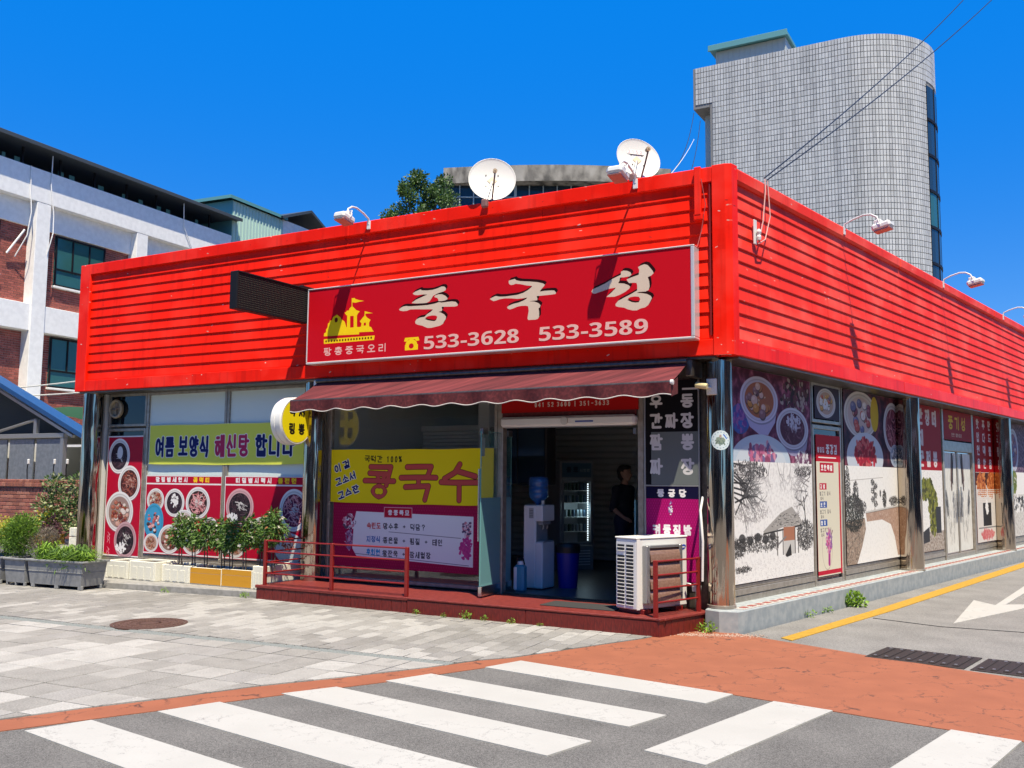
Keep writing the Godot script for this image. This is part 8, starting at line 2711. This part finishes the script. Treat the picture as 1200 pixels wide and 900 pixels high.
func build_tower() -> void:
	var t := thing("tiled_tower", "tall grey tiled tower with a rounded corner and a strip of dark glass", "building", "", at(-2.41, 0, -21.6))
	var R := 2.65
	var top := 16.65
	var top_glass := 15.15
	# body: flat front, then round the corner
	var prof := [Vector2(-4.56, -6.0), Vector2(-4.56, -0.02)]
	for i in 25:
		var a := deg_to_rad(i * 6.0)
		prof.append(Vector2(sin(a) * (R - 0.02), -R + cos(a) * (R - 0.02)))
	prof.append(Vector2(1.0, -6.0))
	var s := new_st()
	add_prism(s, PackedVector2Array(prof), 0.0, top - 0.02)
	part(t, "body", s.commit(), M("tower_joint"))
	# tiles: 0.094 x 0.19 with open joints
	s = new_st()
	var rn := FastNoiseLite.new()
	rn.seed = 9
	rn.frequency = 0.35
	var rows := int((top - 5.0) / 0.2)
	var arc_n := int(R * deg_to_rad(138.0) / 0.104)
	for j in rows:
		var y := top - 0.2 * (j + 1)
		for i in range(-49, arc_n):
			var pa: Vector3
			var pb: Vector3
			var nn: Vector3
			if i < 0:
				if i * 0.104 < -5.18:
					continue
				if i * 0.104 < -4.56 and y < 15.1:
					continue
				pa = Vector3(i * 0.104 + 0.01, y, 0.0)
				pb = Vector3(i * 0.104 + 0.094, y, 0.0)
				nn = Vector3(0, 0, 1)
			else:
				var a := (i * 0.104 + 0.01) / R
				var c := (i * 0.104 + 0.094) / R
				if a > deg_to_rad(67.0) and y < top_glass:
					continue
				pa = Vector3(sin(a) * R, y, -R + cos(a) * R)
				pb = Vector3(sin(c) * R, y, -R + cos(c) * R)
				nn = Vector3(sin((a + c) / 2), 0, cos((a + c) / 2))
			var streak := clampf(rn.get_noise_2d(i * 0.9, y * 0.22) * 0.9, -0.25, 0.25)
			var k := 0.5 * (1.0 + rng.randf_range(-0.1, 0.1) - maxf(0.0, streak) * 0.7)
			var col := Color(k * 0.99, k * 1.0, k * 0.985)
			var up := Vector3(0, 0.178, 0)
			var bk := -nn * 0.018
			quad(s, pa, pb, pb + up, pa + up, col)
			quad(s, pa + bk, pb + bk, pb, pa, col)
			quad(s, pa + up, pb + up, pb + up + bk, pa + up + bk, col)
			quad(s, pb, pb + bk, pb + up + bk, pb + up, col)
			quad(s, pa + bk, pa, pa + up, pa + up + bk, col)
	var tiles := part(t, "wall_tiles", s.commit(), M("tower_tile"))
	stuff(tiles)
	# overhanging head on the left and the set back strip below it
	box_part(t, "head_block", Vector3(-5.18, 15.1, -3.0), Vector3(-4.58, top - 0.02, -0.022), M("tower_joint"), 0.004)
	box_part(t, "side_strip", Vector3(-5.0, 0.0, -3.0), Vector3(-4.565, 15.1, -0.8), M("pale_sheet"), 0.004)
	# glass strip with its rings
	for f in 8:
		var y0 := top_glass - 1.24 * (f + 1)
		s = new_st()
		for i in 12:
			var a := deg_to_rad(67.5 + i * 6.0)
			var c := deg_to_rad(67.5 + (i + 1) * 6.0)
			var pa := Vector3(sin(a) * (R - 0.004), y0 + 0.05, -R + cos(a) * (R - 0.004))
			var pb := Vector3(sin(c) * (R - 0.004), y0 + 0.05, -R + cos(c) * (R - 0.004))
			quad(s, pa, pb, pb + Vector3(0, 1.15, 0), pa + Vector3(0, 1.15, 0))
		part(t, "glass_panel", s.commit(), M("navy_glass") if f % 4 != 3 else M("teal_glass"))
		s = new_st()
		for i in 12:
			var a := deg_to_rad(67.5 + i * 6.0)
			var c := deg_to_rad(67.5 + (i + 1) * 6.0)
			for rr in [R + 0.03]:
				var pa := Vector3(sin(a) * rr, y0 - 0.04, -R + cos(a) * rr)
				var pb := Vector3(sin(c) * rr, y0 - 0.04, -R + cos(c) * rr)
				var ia := Vector3(sin(a) * (R - 0.06), y0 - 0.04, -R + cos(a) * (R - 0.06))
				var ib := Vector3(sin(c) * (R - 0.06), y0 - 0.04, -R + cos(c) * (R - 0.06))
				var up := Vector3(0, 0.09, 0)
				quad(s, pa, pb, pb + up, pa + up)
				quad(s, ia, ib, pb, pa)
				quad(s, pa + up, pb + up, ib + up, ia + up)
		part(t, "ring", s.commit(), M("black_metal"))
	for d in [67.5, 82.0, 98.0]:
		var a := deg_to_rad(d)
		part(t, "mullion", bevel(Vector3(0.06, 10.0, 0.06), 0.006), M("black_metal"), at(sin(a) * (R - 0.02), top_glass - 5.0, -R + cos(a) * (R - 0.02)))
	# rooftop hut
	box_part(t, "roof_hut", Vector3(-4.55, top - 0.1, -3.2), Vector3(-2.0, 17.45, -0.75), M("pale_sheet"), 0.01)
	for i in 13:
		box_part(t, "hut_rib", Vector3(-4.5 + i * 0.2, top, -0.75), Vector3(-4.47 + i * 0.2, 17.42, -0.738), M("pale_sheet"), 0.002)
	box_part(t, "hut_roof", Vector3(-4.75, 17.47, -3.4), Vector3(-1.9, 17.6, -0.5), M("teal_trim"), 0.01)
	box_part(t, "hut_eave", Vector3(-4.76, 17.4, -0.52), Vector3(-1.88, 17.62, -0.46), M("teal_trim"), 0.008)


func build_concrete_block() -> void:
	# long block with a weathered parapet and a band of windows
	var a := Vector3(-19.75, 0, -23.55)
	var b := Vector3(-10.9, 0, -28.4)
	var d := (b - a).normalized()
	var n := thing("concrete_block", "old concrete building with a window band behind the satellite dishes", "building", "", Transform3D(Basis(d, Vector3.UP, d.cross(Vector3.UP)), a))
	var L := a.distance_to(b)
	box_part(n, "body", Vector3(0, 0, -8.0), Vector3(L, 14.6, -0.35), M("grey_sheet"), 0.01)
	var s := new_st()
	for i in 12:
		var u0 := L * i / 12.0
		var u1 := L * (i + 1) / 12.0
		var bow := func(u: float) -> float: return 0.5 * sin(u / L * PI)
		quad(s, Vector3(u0, 14.7, bow.call(u0)), Vector3(u1, 14.7, bow.call(u1)), Vector3(u1, 15.42, bow.call(u1)), Vector3(u0, 15.42, bow.call(u0)))
		quad(s, Vector3(u0, 15.42, bow.call(u0)), Vector3(u1, 15.42, bow.call(u1)), Vector3(u1, 15.42, -8.0), Vector3(u0, 15.42, -8.0))
		quad(s, Vector3(u1, 14.7, bow.call(u1)), Vector3(u0, 14.7, bow.call(u0)), Vector3(u0, 14.7, -0.4), Vector3(u1, 14.7, -0.4))
	part(n, "parapet", s.commit(), M("old_concrete"))
	box_part(n, "spandrel", Vector3(0, 11.9, -0.35), Vector3(L, 13.0, -0.1), M("old_concrete"), 0.01)
	var i := 0
	var x := 0.1
	while x < L - 0.6:
		var w := 0.62
		var win := box_part(n, "window", Vector3(x + 0.03, 13.02, -0.3), Vector3(x + w - 0.03, 14.69, -0.26), M("navy_glass"), 0.003)
		box_part(win, "transom", Vector3(-w / 2 + 0.03, 0.28, 0.02), Vector3(w / 2 - 0.03, 0.34, 0.06), M("pale_sheet"), 0.004)
		var m := 0.12 if i % 5 == 0 else 0.05
		box_part(n, "mullion", Vector3(x - m / 2, 13.0, -0.3), Vector3(x + m / 2, 14.69, -0.15), M("pale_sheet"), 0.004)
		x += w
		i += 1


# ---------------------------------------------------------------- weeds, litter, fittings
func build_small_things() -> void:
	var spots := [[-3.78, 0.69, 0.12, "small weed at the foot of the deck, leftmost of the tufts"], [-3.45, 0.7, 0.1, "small weed at the foot of the deck, second tuft from the left"], [-3.12, 0.7, 0.12, "small weed at the foot of the deck, third tuft from the left"], [-2.75, 0.71, 0.1, "small weed at the foot of the deck, third tuft from the right"], [-2.4, 0.71, 0.11, "small weed at the foot of the deck, second tuft from the right"], [-2.15, 0.71, 0.09, "small weed at the foot of the deck, rightmost of the tufts"]]
	for q in spots:
		weed(Vector3(q[0] + rng.randf_range(-0.08, 0.08), 0.01, q[1]), q[2] * rng.randf_range(0.5, 0.9), q[3], 16)
	weed(side_xf * Vector3(3.3, 0.0, 0.06), 0.22, "bushy green weed growing at the foot of the side kerb", 90)
	weed(side_xf * Vector3(2.45, 0.0, 0.05), 0.09, "small weed at the side kerb left of the bushy one", 18)
	weed(side_xf * Vector3(1.9, 0.0, 0.05), 0.1, "thin weed at the side kerb nearest the corner", 16)
	weed(Vector3(-0.32, 0.0, 0.03), 0.14, "weed in the gap between the deck and the kerb corner", 30)
	weed(Vector3(-8.15, 0.01, 0.85), 0.08, "tiny weed at the foot of the concrete step", 16)
	weed(Vector3(-6.75, 0.01, 0.66), 0.09, "tiny weed where the concrete step meets the deck", 20)
	# exhaust fan in the top pane beside the left column
	var f := thing("exhaust_fan", "old cream exhaust fan set in the dark top pane", "fan", "", at(-10.95, 2.84, -0.36))
	part(f, "housing", lathe([[0.1, -0.04], [0.155, -0.03], [0.165, 0.02], [0.15, 0.035], [0.125, 0.03], [0.12, -0.02], [0.0, -0.02]], 28, Transform3D(Basis(Vector3.RIGHT, PI / 2), Vector3.ZERO)), mat("fan_cream", lin(0.34, 0.28, 0.19), 0.6))
	for i in 4:
		part(f, "blade", bevel(Vector3(0.045, 0.11, 0.006), 0.002), mat("fan_blade", lin(0.2, 0.16, 0.12), 0.6), Transform3D(Basis(Vector3(0, 0, 1), i * PI / 2) * Basis(Vector3.UP, 0.5), Vector3(-sin(i * PI / 2) * 0.06, cos(i * PI / 2) * 0.06, 0.0)))
	part(f, "hub", lathe([[0.03, 0.0], [0.025, 0.02], [0.0, 0.022]], 16, Transform3D(Basis(Vector3.RIGHT, PI / 2), Vector3(0, 0, 0.005))), mat("fan_blade", lin(0.2, 0.16, 0.12), 0.6))
	# drain pipe end by the corner column
	var hp := part(self, "drain_hose", tube([Vector3(-0.46, 1.5, -0.3), Vector3(-0.45, 1.35, -0.18), Vector3(-0.42, 1.2, -0.12), Vector3(-0.4, 1.0, -0.1), Vector3(-0.41, 0.55, -0.1)], 0.015, 8), M("white_plastic"))
	tag(hp, "pale insulated hose running down beside the corner column", "hose")
	# gas meter like box behind the outdoor unit
	var gm := thing("pipe_valve", "white valve and pipes behind the outdoor unit", "valve", "", at(-0.52, 0.2, -0.22))
	part(gm, "pipe", tube([Vector3(0, 0, 0), Vector3(0, 0.28, 0), Vector3(-0.12, 0.3, 0)], 0.015, 8), M("grey_metal"))
	part(gm, "cap", lathe([[0.05, 0.22], [0.055, 0.28], [0.03, 0.31], [0.0, 0.315]], 16), M("white_plastic"))


func weed(p: Vector3, h: float, label: String, n: int) -> void:
	var w := thing("weed", label, "weed", "weeds along the walls", Transform3D(Basis.IDENTITY, p))
	var s := new_st()
	for i in maxi(3, n / 6):
		var d := Vector3(rng.randfn() * 0.5, 1.0, rng.randfn() * 0.2).normalized() * h * rng.randf_range(0.6, 1.0)
		add_tube(s, [Vector3(rng.randfn() * h * 0.4, 0, 0), d], [0.003, 0.002], 4, Color.WHITE, false)
	part(w, "stems", s.commit(), M("leaf_deep"))
	leaf_cloud(w, "leaves", [[Vector3(0, h * 0.5, 0), h * 0.5], [Vector3(h * 0.4, h * 0.4, 0), h * 0.4], [Vector3(-h * 0.5, h * 0.3, 0), h * 0.3]], n * 3, h * 0.28, M("leaf_lime"), 0.0, 0.6)


# ---------------------------------------------------------------- behind the camera: what the steel columns and panes mirror
func build_across_the_street() -> void:
	var blocks := [[-34.0, -15.0, 27.0, 8.0, 0.2, 0.15, 0.11, "brown rendered shop house across the street on the left"], [-13.5, 4.0, 29.0, 10.5, 0.13, 0.07, 0.05, "dark brick apartment house across the street in the middle"], [5.5, 26.0, 28.0, 7.0, 0.26, 0.22, 0.17, "beige shop house across the street on the right"]]
	for q in blocks:
		street_house(Transform3D(Basis(Vector3.UP, PI), Vector3(q[1], 0, q[2])), q[1] - q[0], q[3], mat("street_wall_%d" % int(q[2]), lin(q[4], q[5], q[6]), 0.85), q[7])
	street_house(Transform3D(Basis(SDIR * -1.0, Vector3.UP, SOUT * -1.0), side_xf * Vector3(24.0, 0, 15.0)), 30.0, 7.5, mat("street_wall_side", lin(0.2, 0.155, 0.12), 0.85), "brown shop row across the alley facing the printed windows")


func street_house(xf: Transform3D, w: float, h: float, m: Material, label: String) -> void:
	# local: front at z = 0 facing +z, x from 0 to w
	var t := thing("street_house", label, "building", "houses across the street", xf)
	box_part(t, "wall", Vector3(0, 0, -8), Vector3(w, h, 0), m, 0.02)
	box_part(t, "cornice", Vector3(-0.2, h, -8.2), Vector3(w + 0.2, h + 0.35, 0.25), M("concrete"), 0.03)
	var x := 0.8
	while x < w - 2.2:
		var sh := box_part(t, "shop_front", Vector3(x, 0.3, 0.001), Vector3(x + 1.9, 2.6, 0.05), M("navy_glass"), 0.01)
		box_part(sh, "sign_band", Vector3(-0.95, 1.2, 0.0), Vector3(0.95, 1.7, 0.12), M("white_render") if int(x) % 2 else M("bronze_frame"), 0.02)
		var y := 4.2
		while y < h - 1.6:
			var win := box_part(t, "window", Vector3(x + 0.2, y, 0.001), Vector3(x + 1.6, y + 1.3, 0.04), M("navy_glass"), 0.01)
			box_part(win, "sill", Vector3(-0.8, -0.75, 0.0), Vector3(0.8, -0.66, 0.14), M("concrete"), 0.01)
			y += 2.8
		x += 2.7
